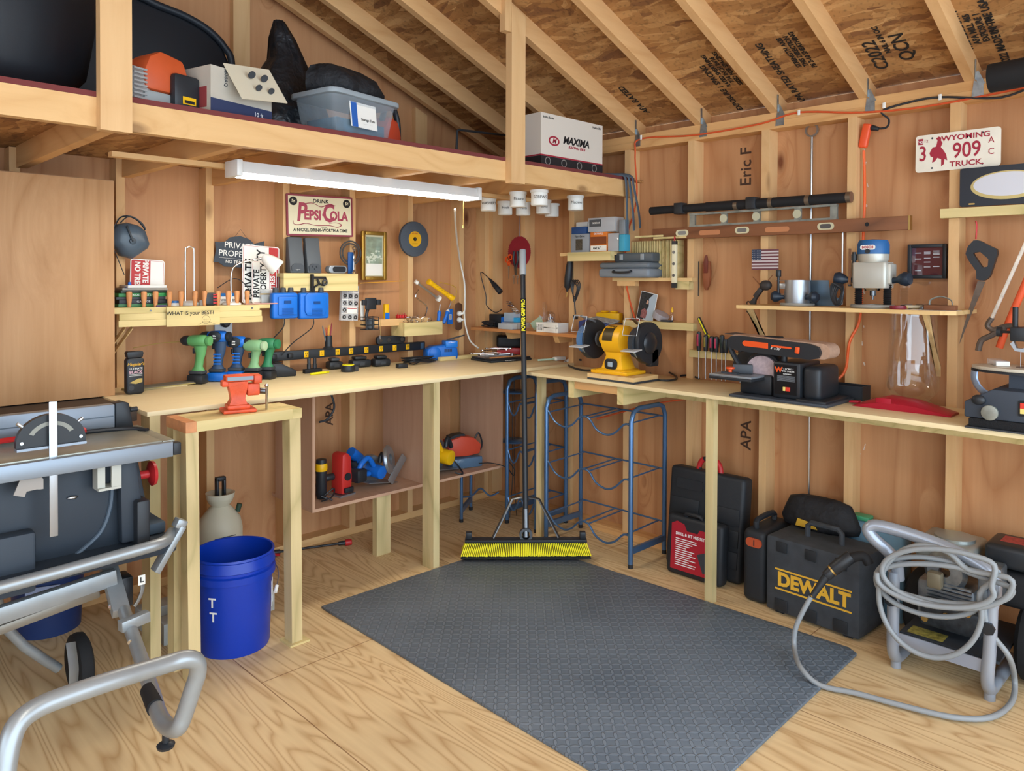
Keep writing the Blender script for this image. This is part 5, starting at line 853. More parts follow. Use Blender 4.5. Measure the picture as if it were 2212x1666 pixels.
for s, px, py, sz in (('C2022', 1893, 118, .075), ('QCN', 1950, 100, .08), ('N 17', 1840, 130, .06), ('APA RATED SHEATHING', 1690, 160, .045), ('EXPOSURE 1 SPACING', 1560, 190, .04), ('THIS SIDE DOWN', 2080, 95, .045), ('2022 MADE IN THE USA', 2150, 70, .04), ('APA RATED', 1370, 215, .05), ('RATED SHEATHING\n7/16 INCH 24/16\nSIZED FOR SPACING', 1560, 150, .03), ('STRENGTH AXIS\nTHIS DIRECTION\nPS 2-10 SHEATHING', 1720, 110, .03), ('THIS SIDE DOWN\nAPA MILL 465\nEXPOSURE 1\nPRP-108', 2110, 60, .032), ('24/16 7/16', 1330, 240, .05), ('NAIL 6 IN OC', 1905, 85, .03)):
    p = roofp(px, py); M_ = Matrix(((0, 1, 0), (-1, 0, 0), (0, 0, 1)));  xl = Vector((0, -1, 0)); yl = Vector((-math.cos(math.atan(SL)), 0, math.sin(math.atan(SL)))); zl = xl.cross(yl)
    Rm = Matrix((yl, -xl, zl)).transposed(); o = text(s, sz, ink, ce, p + Vector((-.0, 0, -.003)), rot=Rm.to_euler(), name='stamp', bold=.001)
R = random.Random(21); g = MB(); y0_ = onx(1857, 800, -.001).y
for k in range(60): z_ = .62 + k * .03 + R.uniform(-.01, .01); g.obox((-.0012, y0_ + R.uniform(-.012, .004) * (1 if k % 3 else 3), z_), (.001, R.uniform(.003, .008), R.uniform(.008, .03)), (R.uniform(-.5, .5), 0, 0))
g.build('caulk_streaks', mat('caulk_white', '#cfc4b8', .7), wr)
tag(MB().tube([onx(px, py, -.0945) for px, py in ((1290, 905), (1345, 890), (1400, 875), (1481, 863), (1526, 865), (1590, 874), (1625, 884))], .004, smooth=5, n=6).build('extension_cord', mat('orange_cord', '#d2552a', .5)), 'orange cord clipped on the studs just below the right workbench', 'cord')
# orange cord & outlet, wires along the plate
orc = mat('orange_cord', '#d2552a', .5)
P = [onx(1366, 470, -.1), onx(1376, 420, -.1), onx(1372, 330, -.1), onx(1385, 300, -.094), onx(1500, 292, -.094), onx(1640, 268, -.094), onx(1725, 243, -.094), onx(1860, 243, -.094), onx(2000, 230, -.094), onx(2212, 190, -.094)]
tag(MB().tube(P, .0045, smooth=6, n=6).build('extension_cord', orc), 'thin orange red cord clipped along the top plate of the right wall', 'cord')
P = [onx(1366, 470, -.1), onx(1352, 520, -.096), onx(1352, 600, -.12), onx(1358, 640, -.1), onx(1372, 690, -.06)]
tag(MB().tube(P, .005, smooth=6, n=6).build('extension_cord', orc), 'orange cord dropping beside the high shelf down to the ledge', 'cord')
P = [onx(1866, 325, -.05), onx(1868, 420, -.05), onx(1865, 500, -.05), onx(1862, 600, -.06), onx(1857, 690, -.08), onx(1835, 740, -.1), onx(1826, 800, -.1), onx(1800, 825, -.13), onx(1765, 838, -.22)]
tag(MB().tube(P, .006, smooth=6, n=8).build('extension_cord', mat('bright_orange_cord', '#e8632a', .45)), 'thick orange extension cord hanging behind the router down to the belt sander', 'cord')
t = rw('cord_plug', 'orange extension cord socket end hanging under the top plate', 'socket', 1870, 290, -.06, tilt=.2); MB().box(-.018, .018, -.014, .014, -.06, .045, bev=.008, seg=3).build('socket_body', mat('socket_orange', '#e2552c', .4), t); MB().cyl((.02, 0, .03), (.05, 0, .025), .013, .009, n=14, bev=.002).build('black_plug', blk, t)
P = [onx(1893, 278, -.06), onx(1915, 275, -.06), onx(1920, 258, -.07), onx(1905, 240, -.092), onx(1960, 222, -.095), onx(2030, 210, -.095), onx(2150, 212, -.095), onx(2212, 195, -.1)]
tag(MB().tube(P, .0045, smooth=6, n=6).build('extension_cord', blk), 'black cord running along the top plate to the dark tube at the right edge', 'cord')
for px, py in ((1385, 297), (1726, 243), (1910, 228), (2031, 210)): tag(rw_ := MB().box(-.004, 0, -.006, .006, -.012, .012, bev=.001).build('cable_clip', wht), 'small white cable clip nailed on the top plate', 'clip', 'white cable clips').location = onx(px, py, -.0995)
a = onx(2137, 170, -.3); t = thing('black_tube_lamp', 'end of a matt black tube hanging at the top right edge', 'tube', a); MB().cyl((0, 0, 0), (.0, -.8, .02), .052, n=28, bev=.004).build('tube_body', blk2, t)
# hanging hand saw and bow saws
t = rw('hand_saw', 'black handled hand saw hanging by a red hook under the crosspiece', 'hand saw', 2122, 560, -.1); g = MB()
K = lambda pts: [((x - 2122) * .00165, (560 - y) * .00165) for x, y in pts]
out = K([(2106, 513), (2118, 516), (2140, 530), (2152, 536), (2155, 545), (2140, 600), (2130, 612), (2112, 610), (2112, 590), (2096, 565), (2088, 548), (2092, 530)]); inn = K([(2103, 545), (2118, 542), (2136, 560), (2135, 578), (2124, 580)])
def ringprism(g, o, i, a, b):
    # outline with a grip hole, filled as a strip between outline and hole
    n_o, n_i = len(o), 40
    import bisect
    def samp(pl, n):
        L = [0]; m = len(pl)
        for k in range(m): p, q = pl[k], pl[(k + 1) % m]; L.append(L[-1] + math.dist(p, q))
        r = []
        for k in range(n):
            t = L[-1] * k / n; j = min(m - 1, bisect.bisect_right(L, t) - 1); p, q = pl[j], pl[(j + 1) % m]; f = (t - L[j]) / max(1e-9, L[j + 1] - L[j]); r.append((p[0] + (q[0] - p[0]) * f, p[1] + (q[1] - p[1]) * f))
        return r
    cx = sum(p[0] for p in i) / len(i); cz = sum(p[1] for p in i) / len(i)
    O = samp(o, 200); I = samp(i, 200); A = lambda p: math.atan2(p[1] - cz, p[0] - cx)
    O2 = []; I2 = []
    for k in range(n_i):
        th = -PI + 2 * PI * (k + .5) / n_i; d = lambda p: abs((A(p) - th + PI) % (2 * PI) - PI); O2.append(min(O, key=d)); I2.append(min(I, key=d))
    vs = [(p[0], y, p[1]) for y in (a, b) for P_ in (O2, I2) for p in P_]; n = n_i; fs = []
    for k in range(n): j = (k + 1) % n; fs += [(k, j, n + j, n + k), (2 * n + k, 3 * n + k, 3 * n + j, 2 * n + j), (k, 2 * n + k, 2 * n + j, j), (n + k, n + j, 3 * n + j, 3 * n + k)]
    g._add(vs, fs); return g
ringprism(g, out, inn, -.012, .012); g.build('saw_handle', blk, t)
MB().prism(K([(2113, 612), (2129, 614), (2098, 700), (2076, 766), (2078, 752), (2095, 680)]), -.001, .001).build('saw_blade', mat('rusty_steel', '#6e6258', .5, .7, var=.3, vscale=15), t)
MB().tube([((2110 - 2122) * .00165, -.014, (560 - 512) * .00165), (-.017, -.016, .13), (-.02, -.018, .15)], .003, smooth=3).build('red_hook', red, t)
t = rw('bow_saw', 'white painted bow saw blade bar hanging diagonally at the right edge', 'bow saw', 2180, 620, -.14); MB().bar((-.055, 0, -.12), (.06, 0, .19), .010, .018, up=(0, 1, 0), bev=.001).build('white_bar', mat('worn_white', '#d9cfc0', .6, var=.15, vscale=60), t)
MB().tube([(-.055, 0, -.12), (-.07, 0, -.15), (-.05, 0, -.165), (-.01, 0, -.15), (.02, 0, -.15), (.04, 0, -.17), (.08, 0, -.18)], .010, smooth=4, n=8).tube([(-.01, 0, -.155), (-.06, 0, -.19), (-.09, 0, -.21), (-.1, 0, -.25)], .011, smooth=4, n=8).build('iron_frame', mat('old_iron', '#6a6058', .6, .6, var=.3), t)
t = rw('bow_saw', 'bright orange tubular bow saw hanging diagonally at the far right edge', 'bow saw', 2200, 640, -.125); MB().tube([(-.06, 0, -.2), (-.03, 0, -.1), (.04, 0, .1), (.09, 0, .25)], .013, smooth=4, n=12).build('orange_frame', mat('saw_orange', '#e2582a', .45), t)
# shadow box, plastic sheet and clutter on router shelf
t = rw('shadow_box', 'black shadow box frame with maroon lining of small pins above the router shelf', 'frame', 2003, 566, -.03); g = MB()
for x0, x1, z0, z1 in ((-.075, -.06, -.07, .075), (.06, .075, -.07, .075), (-.06, .06, .06, .075), (-.06, .06, -.07, -.055)): g.box(x0, x1, -.01, .01, z0, z1, bev=.002)
g.build('frame', blk, t); box('lining', mat('maroon', '#55202a', .8), t, -.0605, .0605, .0, .006, -.0555, .0605); g = MB(); R = random.Random(2)
for _ in range(14): x, z = R.choice((-.035, 0, .035)), R.uniform(-.045, .05); g.box(x - .012, x + .012, -.003, -.0003, z - .002, z + .002)
g.build('pins', steel, t); box('picture_glass', glass('pane', alpha=.04, gloss=True), t, -.06, .06, -.007, -.006, -.055, .06)
def ong(name, lab, cat, px, x=-.2, rz=RR, group=None): p = onx(px, 668, x); return thing(name, lab, cat, (x, p.y, ZG + .0006), rz=rz, group=group)
t = ong('plastic_sheet', 'crinkled clear plastic sheet leaning behind the clutter right of the router', 'sheet', 2000, -.1); MB().box(-.1, .08, -.001, .001, 0, .11, bev=0).build('sheet', glass('sheet_clear', '#eef2f4', alpha=.12, rough=.08, gloss=True), t)
t = ong('sanding_block', 'wooden sanding block with a curved steel handle at the right shelf end', 'block', 2032, -.25); MB().box(-.055, .055, -.022, .022, 0, .02, bev=.003).build('block', ow, t); MB().tube([(-.04, 0, .02), (-.035, 0, .04), (0, 0, .053), (.035, 0, .04), (.04, 0, .02)], .004, smooth=5, flat=.5).build('handle', al2, t); box('paper_sheet', paper, t, -.12, .06, -.03, .05, 0, .0006).location.z = -.0004
t = ong('red_tin', 'round dark red tin lying right of the router base', 'tin', 1940, -.27); MB().lathe([(0, 0), (.03, 0), (.032, .006), (.03, .014), (0, .016)], n=24).build('tin_body', mat('tin_red', '#7c2231', .35), t)
R = random.Random(8)
for k in range(8): t = ong('utility_knife', 'small folded knife or multitool in the jumble right of the router', 'knife', 1950 + k * 8, -.24 + .04 * (k % 3), rz=R.uniform(0, 3), group='small knives jumbled on the router shelf'); MB().box(-.032, .032, -.008, .008, .0 + .004 * (k % 2), .013 + .004 * (k % 2), bev=.003).build('knife_body', [brass, blk, dsteel, mat('bone', '#b9a98a', .5)][k % 4], t)
# router
sil = mat('cast_silver', '#b9b8ae', .38, .35); boot = mat('boot', '#1a1b1d', .6)
t = ong('plunge_router', 'large silver and blue plunge router standing on the long shelf', 'router', 1885, -.2)
MB().lathe([(.035, 0), (.085, 0), (.088, .006), (.084, .014), (.035, .014)], n=40, closed=True).build('base_plate', mat('base_plate', '#a9aca6', .35, .4), t)
for s in (-1, 1):
    g = MB(); prof = [(0, .0145)]; 
    for k in range(11): prof += [(.017, .0145 + .008 * k), (.0125, .0185 + .008 * k)]
    g.lathe(prof + [(0, .1)], o=(s * .058, 0, 0), n=18); g.build('bellows', boot, t)
MB().loft([[(x * s_, y * s_, z) for x, y in rrect(.138, .10, .014)] for z, s_ in ((.083, .97), (.087, 1), (.186, 1), (.19, .97))]).build('motor_carriage', sil, t); MB().box(.045, .082, -.035, .035, .1, .185, bev=.006).build('side_column', sil, t)
MB().lathe([(0, .072), (.03, .072), (.036, .0845), (0, .0845)], n=28).build('collet_guard', chrome, t); MB().lathe([(0, .035), (.004, .035), (.004, .05), (.012, .052), (.012, .0715), (0, .0715)], n=16).build('collet', dsteel, t)
MB().lathe([(0, .1905), (.055, .1905), (.06, .205), (.06, .225), (0, .225)], n=32).build('motor_ring', sil, t); MB().lathe([(0, .2255), (.062, .2255), (.062, .265), (.055, .283), (.0, .288)], n=32).build('motor_cap', mat('router_blue', '#1f5c95', .4), t)
MB().prism(rrect(.06, .02, .009, cz=.252), -.0635, -.06).build('name_plate', wht, t); text('BOSCH', .014, txtr, t, (0, -.0642, .252), bold=.0004); MB().cyl((0, -.055, .236), (0, -.066, .236), .010, n=16).build('port', blk, t)
for s in (-1, 1): MB().lathe([(0, 0), (.013, 0), (.012, .02), (.024, .038), (.03, .055), (.024, .072), (0, .078)], o=(s * .08, -.01, .115), ax=(s, -.15, .12), n=22).build('grip', mat('grip_navy', '#1c2b3a', .4), t)
MB().cyl((-.066, -.03, .105), (-.066, -.03, .235), .008, n=12).cyl((-.066, -.03, .2), (-.066, -.03, .225), .012, n=12).build('depth_rod', blk, t); box('depth_scale', chrome, t, -.09, -.08, -.03, -.02, .09, .25)
t = ong('router_fixed_base', 'open aluminium router base with black knob and clamp frame on the long shelf', 'router base', 1722, -.2)
MB().lathe([(.03, 0), (.072, 0), (.075, .005), (.072, .012), (.03, .012)], n=36, closed=True).build('base_plate', mat('base_plate', '#a9aca6', .35, .4), t)
MB().lathe([(.045, .0122), (.052, .0122), (.056, .05), (.054, .115), (.048, .115), (.048, .05)], n=32, closed=True).build('sleeve', alu, t)
for s in (-1, 1): MB().lathe([(0, 0), (.012, 0), (.012, .012), (.024, .03), (.026, .045), (.016, .058), (0, .06)], o=(s * .05, -.02, .04), ax=(s, -.2, .0), n=20).build('knob', mat('grip_navy', '#1c2b3a', .4), t)
for z in (.05, .112): MB().cyl((-.085, -.03, z), (-.03, -.03, z), .003, n=8).build('guide_rod', chrome, t)
MB().cyl((-.075, -.03, .03), (-.075, -.03, .13), .006, n=10).cyl((-.075, -.03, .13), (-.075, -.03, .16), .012, n=14, bev=.002).build('clamp_screw', blk, t); MB().box(-.068, -.03, -.036, -.026, .075, .1, bev=.002).build('clamp_block', alu, t)
t = ong('edge_guide', 'blue grey steel edge guide plate standing behind the router bases', 'guide', 1775, -.12); MB().prism([(-.09, 0), (.075, 0), (.075, .035), (.05, .05), (.035, .075), (.03, .115), (-.09, .115)], -.0015, .0015).build('guide_plate', mat('blue_steel', '#6f8494', .35, .7), t)
t = ong('extension_cord', 'bundled black router cord hanging over the shelf edge', 'cord', 1808, -.27); g = MB()
for k in range(5): g.tube([(-.02 + .006 * k, 0 + .006 * k, .1), (.02 + .003 * k, -.004 * k, .07), (.008 * (k % 3), -.01, .012), (-.026 + .004 * k, .004, .05)], .005, smooth=6, n=7, closed=True)
g.build('cord_loops', blk, t)
t = ong('cowboy_figure', 'small dark carved riding boot figurine with twigs at the left shelf end', 'figurine', 1645, -.2); fm = mat('figure_dark', '#33302f', .6)
MB().prism([(-.052, .0), (-.03, .0), (-.028, .02), (-.018, .035), (-.03, .042), (-.045, .022), (-.06, .01)][::-1], -.01, .01, bev=.002).bar((-.032, 0, .035), (0, 0, .075), .022, .022, bev=.004).ell((.02, 0, .09), (.03, .018, .024)).build('figure_body', fm, t); MB().cyl((.0, -.002, .085), (-.045, 0, .13), .0025, n=6).cyl((.02, 0, .1), (.055, 0, .14), .0015, n=6).build('twigs', ow, t)
# screwdriver rack
t = thing('screwdriver_rack', 'narrow treated ledge drilled for screwdrivers beside the belt sander', 'rack', (0, 0, 0)); box('rack_board', tyy, t, -.127, -.0895, -2.01, -1.642, 1.056, 1.092)
hd = [('#a8324f', 'maroon and black'), ('#8a7d3a', 'olive and black'), ('#a8324f', 'maroon ribbed'), ('#b03a58', 'pink and black'), ('#1e2f2c', 'dark green'), ('#3a3d33', 'grey green'), ('#20242a', 'plain black')]
for k, (c, nm) in enumerate(hd):
    px = (1507, 1522, 1535, 1545, 1557, 1565, 1597)[k]; p = onx(px, 755, -.15); zt = 1.0925
    t = thing('screwdriver', nm + ' screwdriver handle standing in the rack, ' + ('first', 'second', 'third', 'fourth', 'fifth', 'sixth', 'last')[k] + ' from the left', 'screwdriver', (-.139, p.y, zt), group='screwdrivers in the rack'); h_ = (.1, .085, .08, .08, .09, .07, .1)[k]
    MB().lathe([(0, 0), (.010, 0), (.012, h_ * .3), (.014, h_ * .7), (.011, h_ * .95), (0, h_)], n=14).build('handle', blk, t); MB().obox((-.011, 0, h_ * .55), (.006, .01, h_ * .6), bev=.001).build('inlay', mat('inl' + c, c, .4), t); MB().cyl((0, 0, -.14), (0, 0, -.0002), .003, n=8).build('shaft', steel, t)
t = rw('utility_knife', 'yellow and black utility knife leaning above the screwdriver rack', 'knife', 1518, 705, -.11, tilt=-.5); MB().box(-.008, .008, -.006, .006, -.05, .05, bev=.003).build('knife_body', blk, t); MB().box(-.003, .004, -.0068, -.0061, -.045, .045).build('yellow_insert', mat('lemon', '#e8e01e', .4), t); MB().lathe([(.006, -.004), (.012, -.004), (.012, .004), (.006, .004)], o=(.0, 0, -.06), ax=(0, 1, 0), n=14, closed=True).build('loop', mat('lemon', '#e8e01e', .4), t)
# ---------------- machines on the right bench ----------------
def rb(name, lab, cat, px, py, x=None, z=HR, rz=RR, dx=0):
    p = onz(px, py, z); return thing(name, lab, cat, (p.x + dx, p.y, z + .0005), rz=rz)
# bench grinder: local X along the bench, -Y to the room
t = thing('grinder_board', 'square of stacked plywood under the yellow bench grinder', 'board', (-.40, -1.42, HR + .0005), rz=RR); box('rubber_layer', dgrey, t, -.145, .145, -.1, .11, 0, .010); box('plywood_layer', shelf_m, t, -.145, .145, -.1, .11, .0102, .030)
GZ = HR + .031; t = thing('bench_grinder', 'yellow bench grinder with clear eye shields on a plywood square', 'grinder', (-.385, -1.385, GZ), rz=RR); cy = mat('machine_yellow', '#eeb21c', .35)
MB().loft([[(x * a_, y * b_, z) for x, y in rrect(2, 2, .3, n=2)] for z, a_, b_ in ((0, .1, .075), (.02, .1, .075), (.028, .07, .062), (.09, .052, .045), (.12, .058, .05))]).build('base', cy, t); MB().box(-.115, .115, -.083, .08, 0, .018, bev=.004).build('foot', cy, t)
H = .17; MB().lathe([(0, -.105), (.028, -.105), (.03, -.08), (.05, -.072), (.076, -.055), (.078, -.02), (.078, .03), (.076, .055), (.05, .072), (.03, .08), (.028, .105), (0, .105)], o=(0, 0, H), ax=(1, 0, 0), n=36).build('motor_housing', cy, t, ang=30)
g = MB(); r_ = .0792; pts = []
for q in range(9): a_ = math.radians(200 + q * 9 - 30); pts.append((r_ * math.cos(a_ + PI / 2 - PI / 2), a_))
vs = []; n = 8
for k in range(n + 1): a_ = math.radians(88 + k * 9); vs += [(-.045, -.0792 * math.sin(a_ - PI / 2 + .35), H + .0792 * math.cos(a_ - PI / 2 + .35)), (.018, -.0792 * math.sin(a_ - PI / 2 + .35), H + .0792 * math.cos(a_ - PI / 2 + .35))]
g._add(vs, [(2 * k, 2 * k + 1, 2 * k + 3, 2 * k + 2) for k in range(n)]); g.build('rating_plate', mat('plate_brown', '#4b4028', .35, .4), t)
text('DEWALT', .014, cy, t, (-.013, -.046, H + .0665), rot=(.62, 0, 0), bold=.0005)
MB().prism(rrect(.075, .055, .02, cz=.05), -.067, -.055, bev=.003).build('switch_bezel', blk, t); box('switch_key', mat('switch_grey', '#9db0bd', .3), t, -.012, .016, -.074, -.0672, .038, .062, bev=.002)
for s in (-1, 1):
    MB().lathe([(.0, 0), (.102, 0), (.105, .006), (.105, .034), (.102, .04), (.0, .04)], o=(s * .15 if s > 0 else -.195, .012, H - .005), ax=(1, 0, 0), n=40).build('wheel_guard', blk, t)
    MB().box(min(s * .15, s * .19), max(s * .15, s * .19), .02, .09, H - .125, H - .03, bev=.01).build('guard_base', blk, t) if s > 0 else None
    MB().lathe([(0, 0), (.076, 0), (.076, .025), (0, .025)], o=(.14 if s > 0 else -.19, -.035, H - .002), ax=(1, 0, 0), n=40).build('grinding_stone', mat('stone_blue', '#4c6f96', .8) if s < 0 else mat('wire_wheel', '#33363a', .9, bump=.8, bscale=150), t)
    MB().lathe([(0, 0), (.04, 0), (.043, .008), (.02, .014), (0, .014)], o=(s * .112, 0, H), ax=(s, 0, 0), n=28).build('hub_washer', dgrey, t)
    MB().obox((s * .165, -.115, H - .035), (.085, .065, .006), (0.12, 0, 0), bev=.001).build('tool_rest', mat('rest_light', '#c9cdd0', .4, .3), t); MB().bar((s * .165, -.095, H - .04), (s * .165, -.03, H - .09), .02, .005, up=(1, 0, 0)).build('rest_arm', al2, t)
    MB().obox((s * .165, -.118, H + .08), (.085, .003, .085), (-.3, 0, 0)).build('eye_shield', glass('shield', '#eef4f6', alpha=.03, top=.2, gloss=True), t); g = MB(); Rm = Euler((-.3, 0, 0)).to_matrix(); c = Vector((s * .165, -.118, H + .08)); g.tube([c + Rm @ Vector((x, 0, z)) for x, z in ((-.0425, -.0425), (.0425, -.0425), (.0425, .0425), (-.0425, .0425))], .0018, n=6, closed=True).build('shield_rim', mat('rim_clear', '#cfd8dc', .2), t)
    MB().bar(c + Rm @ Vector((s * -.0, 0, .043)), (s * .135, -.02, H + .09), .012, .01).build('shield_arm', dsteel, t)
MB().lathe([(0, 0), (.055, 0), (.055, .003), (.045, .012), (.02, .016), (0, .017)], o=(.1905, .006, H - .005), ax=(1, 0, 0), n=32).build('outer_cap', mat('cap_charcoal', '#25272b', .3), t)
gr_ = bpy.data.objects['bench_grinder']; sd_ = None
c = MW(gr_); c.tube([onz(1285, 800, HR + .02), onz(1262, 800, HR + .006), onz(1240, 795, HR + .006), onz(1222, 785, HR + .006), onz(1232, 776, HR + .02), onz(1255, 778, HR + .03)], .006, smooth=6, n=8); c.build('cord', blk, gr_)
c = MW(gr_); c.tube([onz(1405, 806, HR + .006), onz(1412, 818, HR + .006), onz(1445, 822, HR + .006), onz(1462, 815, HR + .006), onz(1436, 800, HR + .006), onz(1420, 795, HR + .01)], .005, smooth=6, n=8); c.build('cord', blk, gr_)
c = MW(gr_); c.tube([onz(1470, 812, HR + .006), onz(1490, 811, HR + .007), onz(1510, 818, HR + .006)], .005, smooth=6, n=8); c.build('cord', blk, gr_)
t = thing('white_rag', 'crumpled white rag lying behind the grinder cord', 'rag', (*onz(1245, 783, HR).to_2d(), HR + .0005)); R = random.Random(3); g = MB(); ring = []
g.loft([[(math.cos(q * PI / 8) * r_ * R.uniform(.75, 1.1), math.sin(q * PI / 8) * r_ * .6 * R.uniform(.75, 1.1), z) for q in range(16)] for z, r_ in ((0.001, .11), (.012, .1), (.024, .07), (.034, .03))]); g.build('cloth', mat('rag', '#dfe2e4', .9), t, ang=80)
# belt and disc sander
t = thing('belt_sander', 'black benchtop belt and disc sander with orange details on the right bench', 'sander', (-.33, -2.22, HR + .0005), rz=RR)
MB().box(-.145, .285, -.165, .11, 0, .012, bev=.002).build('base_plate', mat('dusty_black', '#3c434c', .5), t)
MB().box(-.13, .02, -.10, .02, .0125, .1, bev=.01).build('disc_pedestal', blk, t)
MB().lathe([(0, 0), (.088, 0), (.092, .008), (.092, .045), (.08, .055), (0, .055)], o=(-.035, -.07, .105), ax=(0, 1, 0), n=40).build('disc_housing', blk, t)
MB().cyl((-.035, -.0702, .105), (-.035, -.082, .105), .076, n=48).build('sanding_disc', mat('disc_grit', '#b5a3a8', .9, var=.15, vscale=90), t)
MB().box(.035, .155, -.12, .08, .0125, .165, bev=.008).build('control_box', blk, t); box('control_panel', mat('panel_black', '#101216', .3), t, .045, .14, -.1225, -.1202, .03, .155)
text('W', .03, orange, t, (.062, -.1232, .132), bold=.0015); text('4" x 36" BELT /', .0085, txtw, t, (.1, -.1232, .138)); text('6" DISC SANDER', .0085, txtw, t, (.1, -.1232, .128)); text('WARNING', .0075, txtw, t, (.1, -.1232, .116))
g = MB()
for k in range(7): g.box(.056, .133, -.1231, -.1226, .086 + k * .0035, .0875 + k * .0035)
g.build('fine_print', mat('grey_print', '#7c838a', .6), t)
box('switch_yellow', mat('switch_yellow', '#e8d27a', .4), t, .083, .094, -.1275, -.1226, .045, .062, bev=.001); box('switch_red', mat('switch_red', '#d63a2a', .4), t, .0945, .114, -.1275, -.1226, .045, .062, bev=.001)
MB().box(.156, .235, -.11, .09, .0125, .155, bev=.022, seg=3).build('belt_cover', blk, t); MB().box(.15, .275, -.15, .1, .0, .022, bev=.005).build('side_foot', blk, t)
MB().loft([[(x, y, z * 1.0) for x, z in [(xx, zz + .232 - xx * .045) for xx, zz in ((-.17, -.012), (-.155, -.03), (-.12, -.037), (.20, -.037), (.235, -.028), (.245, -.005), (.235, .018), (.2, .027), (-.12, .03), (-.155, .024), (-.17, .01))]] for y in (-.135, -.128, -.118)]).build('belt_side_cover', blk, t, ang=30)
g = MB(); BA = lambda x, z: (x, z + .232 - x * .045); loop = [BA(-.14 + .032 * math.cos(a_), .032 * math.sin(a_)) for a_ in [PI / 2 + PI * k / 10 for k in range(11)]] + [BA(.245 + .032 * math.cos(a_), .032 * math.sin(a_)) for a_ in [-PI / 2 + PI * k / 10 for k in range(11)]]
g.prism(loop, -.117, -.02); g.build('sanding_belt', mat('belt_tan', '#b08f78', .9, var=.1, vscale=80), t)
MB().prism([BA(x, z) for x, z in ((-.09, -.012), (.02, -.012), (.02, .012), (-.09, .012), (-.1, 0))], -.1375, -.1352).build('orange_inlay', orange, t); MB().prism([BA(x, z) for x, z in ((.035, .006), (.12, .006), (.125, .002), (.12, -.002), (.035, -.002))], -.137, -.1352).build('orange_arrow', orange, t)
text('4" x 36"', .014, txtw, t, (.055, -.1378, .2215), rot=(PI / 2, .045, 0)); MB().obox((.15, -.14, .222), (.018, .012, .028), (0, .09, 0), bev=.004).build('release_lever', orange, t)
MB().obox((-.1, -.05, .265), (.21, .1, .003), (0, .05, 0)).build('top_guard', dgrey, t); MB().box(-.03, .04, -.08, -.03, .245, .268, bev=.004).build('guard_mount', blk2, t)
MB().tube([(-.165, -.09, .25), (-.185, -.09, .22), (-.165, -.085, .17), (-.14, -.08, .13)], .012, smooth=4, n=8).build('belt_arm', blk, t); MB().cyl((.06, -.07, .16), (.06, -.07, .2), .014, n=14).build('pivot_post', blk, t)
MB().obox((-.115, -.15, .095), (.2, .13, .010), (0, 0, 0), bev=.002).build('work_table', mat('table_top_grey', '#8d949b', .4, .5), t); MB().box(-.2155, -.0145, -.2165, -.0845, .078, .0897, bev=.003).build('table_frame', blk, t)
MB().prism([(-.14 + .038 * math.cos(q * PI / 12), -.165 + .038 * math.sin(q * PI / 12)) for q in range(13)] + [(-.178, -.175), (-.102, -.175)], .1005, .108, 'XY').build('miter_gauge', dgrey, t); MB().obox((-.1, -.13, .122), (.085, .02, .042), (0, 0, .55), bev=.004).build('miter_fence', dgrey, t); MB().lathe([(0, 0), (.008, 0), (.008, .01), (.018, .014), (.018, .022), (0, .024)], o=(-.14, -.165, .108), n=16).build('miter_knob', orange, t)
MB().lathe([(0, 0), (.075, 0), (.078, .006), (.078, .04), (0, .04)], o=(-.155, .02, .11), ax=(0, 1, 0), n=36).build('pulley_cover', blk, t)
t = thing('black_bin', 'open black rectangular plastic tray right of the belt sander', 'tray', (-.16, -2.46, HR + .0005), rz=RR); g = MB()
g.box(-.075, .075, -.045, .045, 0, .004).box(-.075, -.071, -.045, .045, .004, .06).box(.071, .075, -.045, .045, .004, .06).box(-.0705, .0705, -.045, -.041, .004, .06).box(-.0705, .0705, .041, .045, .004, .06).build('tray_body', blk, t)
# glass vase
p = onz(1975, 874, HR); t = thing('glass_vase', 'large clear glass hurricane vase standing on the bench under the long shelf', 'vase', (-.17, -2.72, HR + .0005))
gv = glass('vase_glass', '#f2f6f6', alpha=.04, rough=.02, top=.6, gloss=True)
MB().lathe([(0, 0), (.07, 0), (.078, .006), (.07, .02), (.06, .028), (.085, .05), (.098, .075), (.095, .2), (.088, .3), (.088, .375), (.085, .375), (.085, .3), (.092, .2), (.095, .078), (.08, .052), (0, .04)], n=48).build('vase_body', gv, t)
# red dust pan
t = thing('dust_pan', 'red plastic dust pan lying upside on the right bench before the vase', 'dust pan', (-.3, -2.73, HR + .0005), rz=RR)
rp_ = mat('pan_red', '#b01c33', .35); g = MB(); prof = [(-.18, .003), (-.13, .018), (-.05, .035), (.05, .03), (.18, .006)]
g.loft([[(x, -.05 - .0 * z, .0 + .0), (x, -.055, z * .8), (x, -.03, z * 1.3), (x, .02, z * 1.5), (x, .05, z * 1.1), (x, .055, .0)] for x, z in prof]); g.build('pan_shell', rp_, t, ang=50); MB().bar((-.17, 0, .012), (-.21, .0, .01), .03, .008, bev=.003).build('pan_handle', rp_, t)
MB().prism([(-.09, -.052), (-.03, -.056), (-.05, -.058), (-.085, -.056)], .025, .045, 'XY').build('pan_fold', rp_, t)
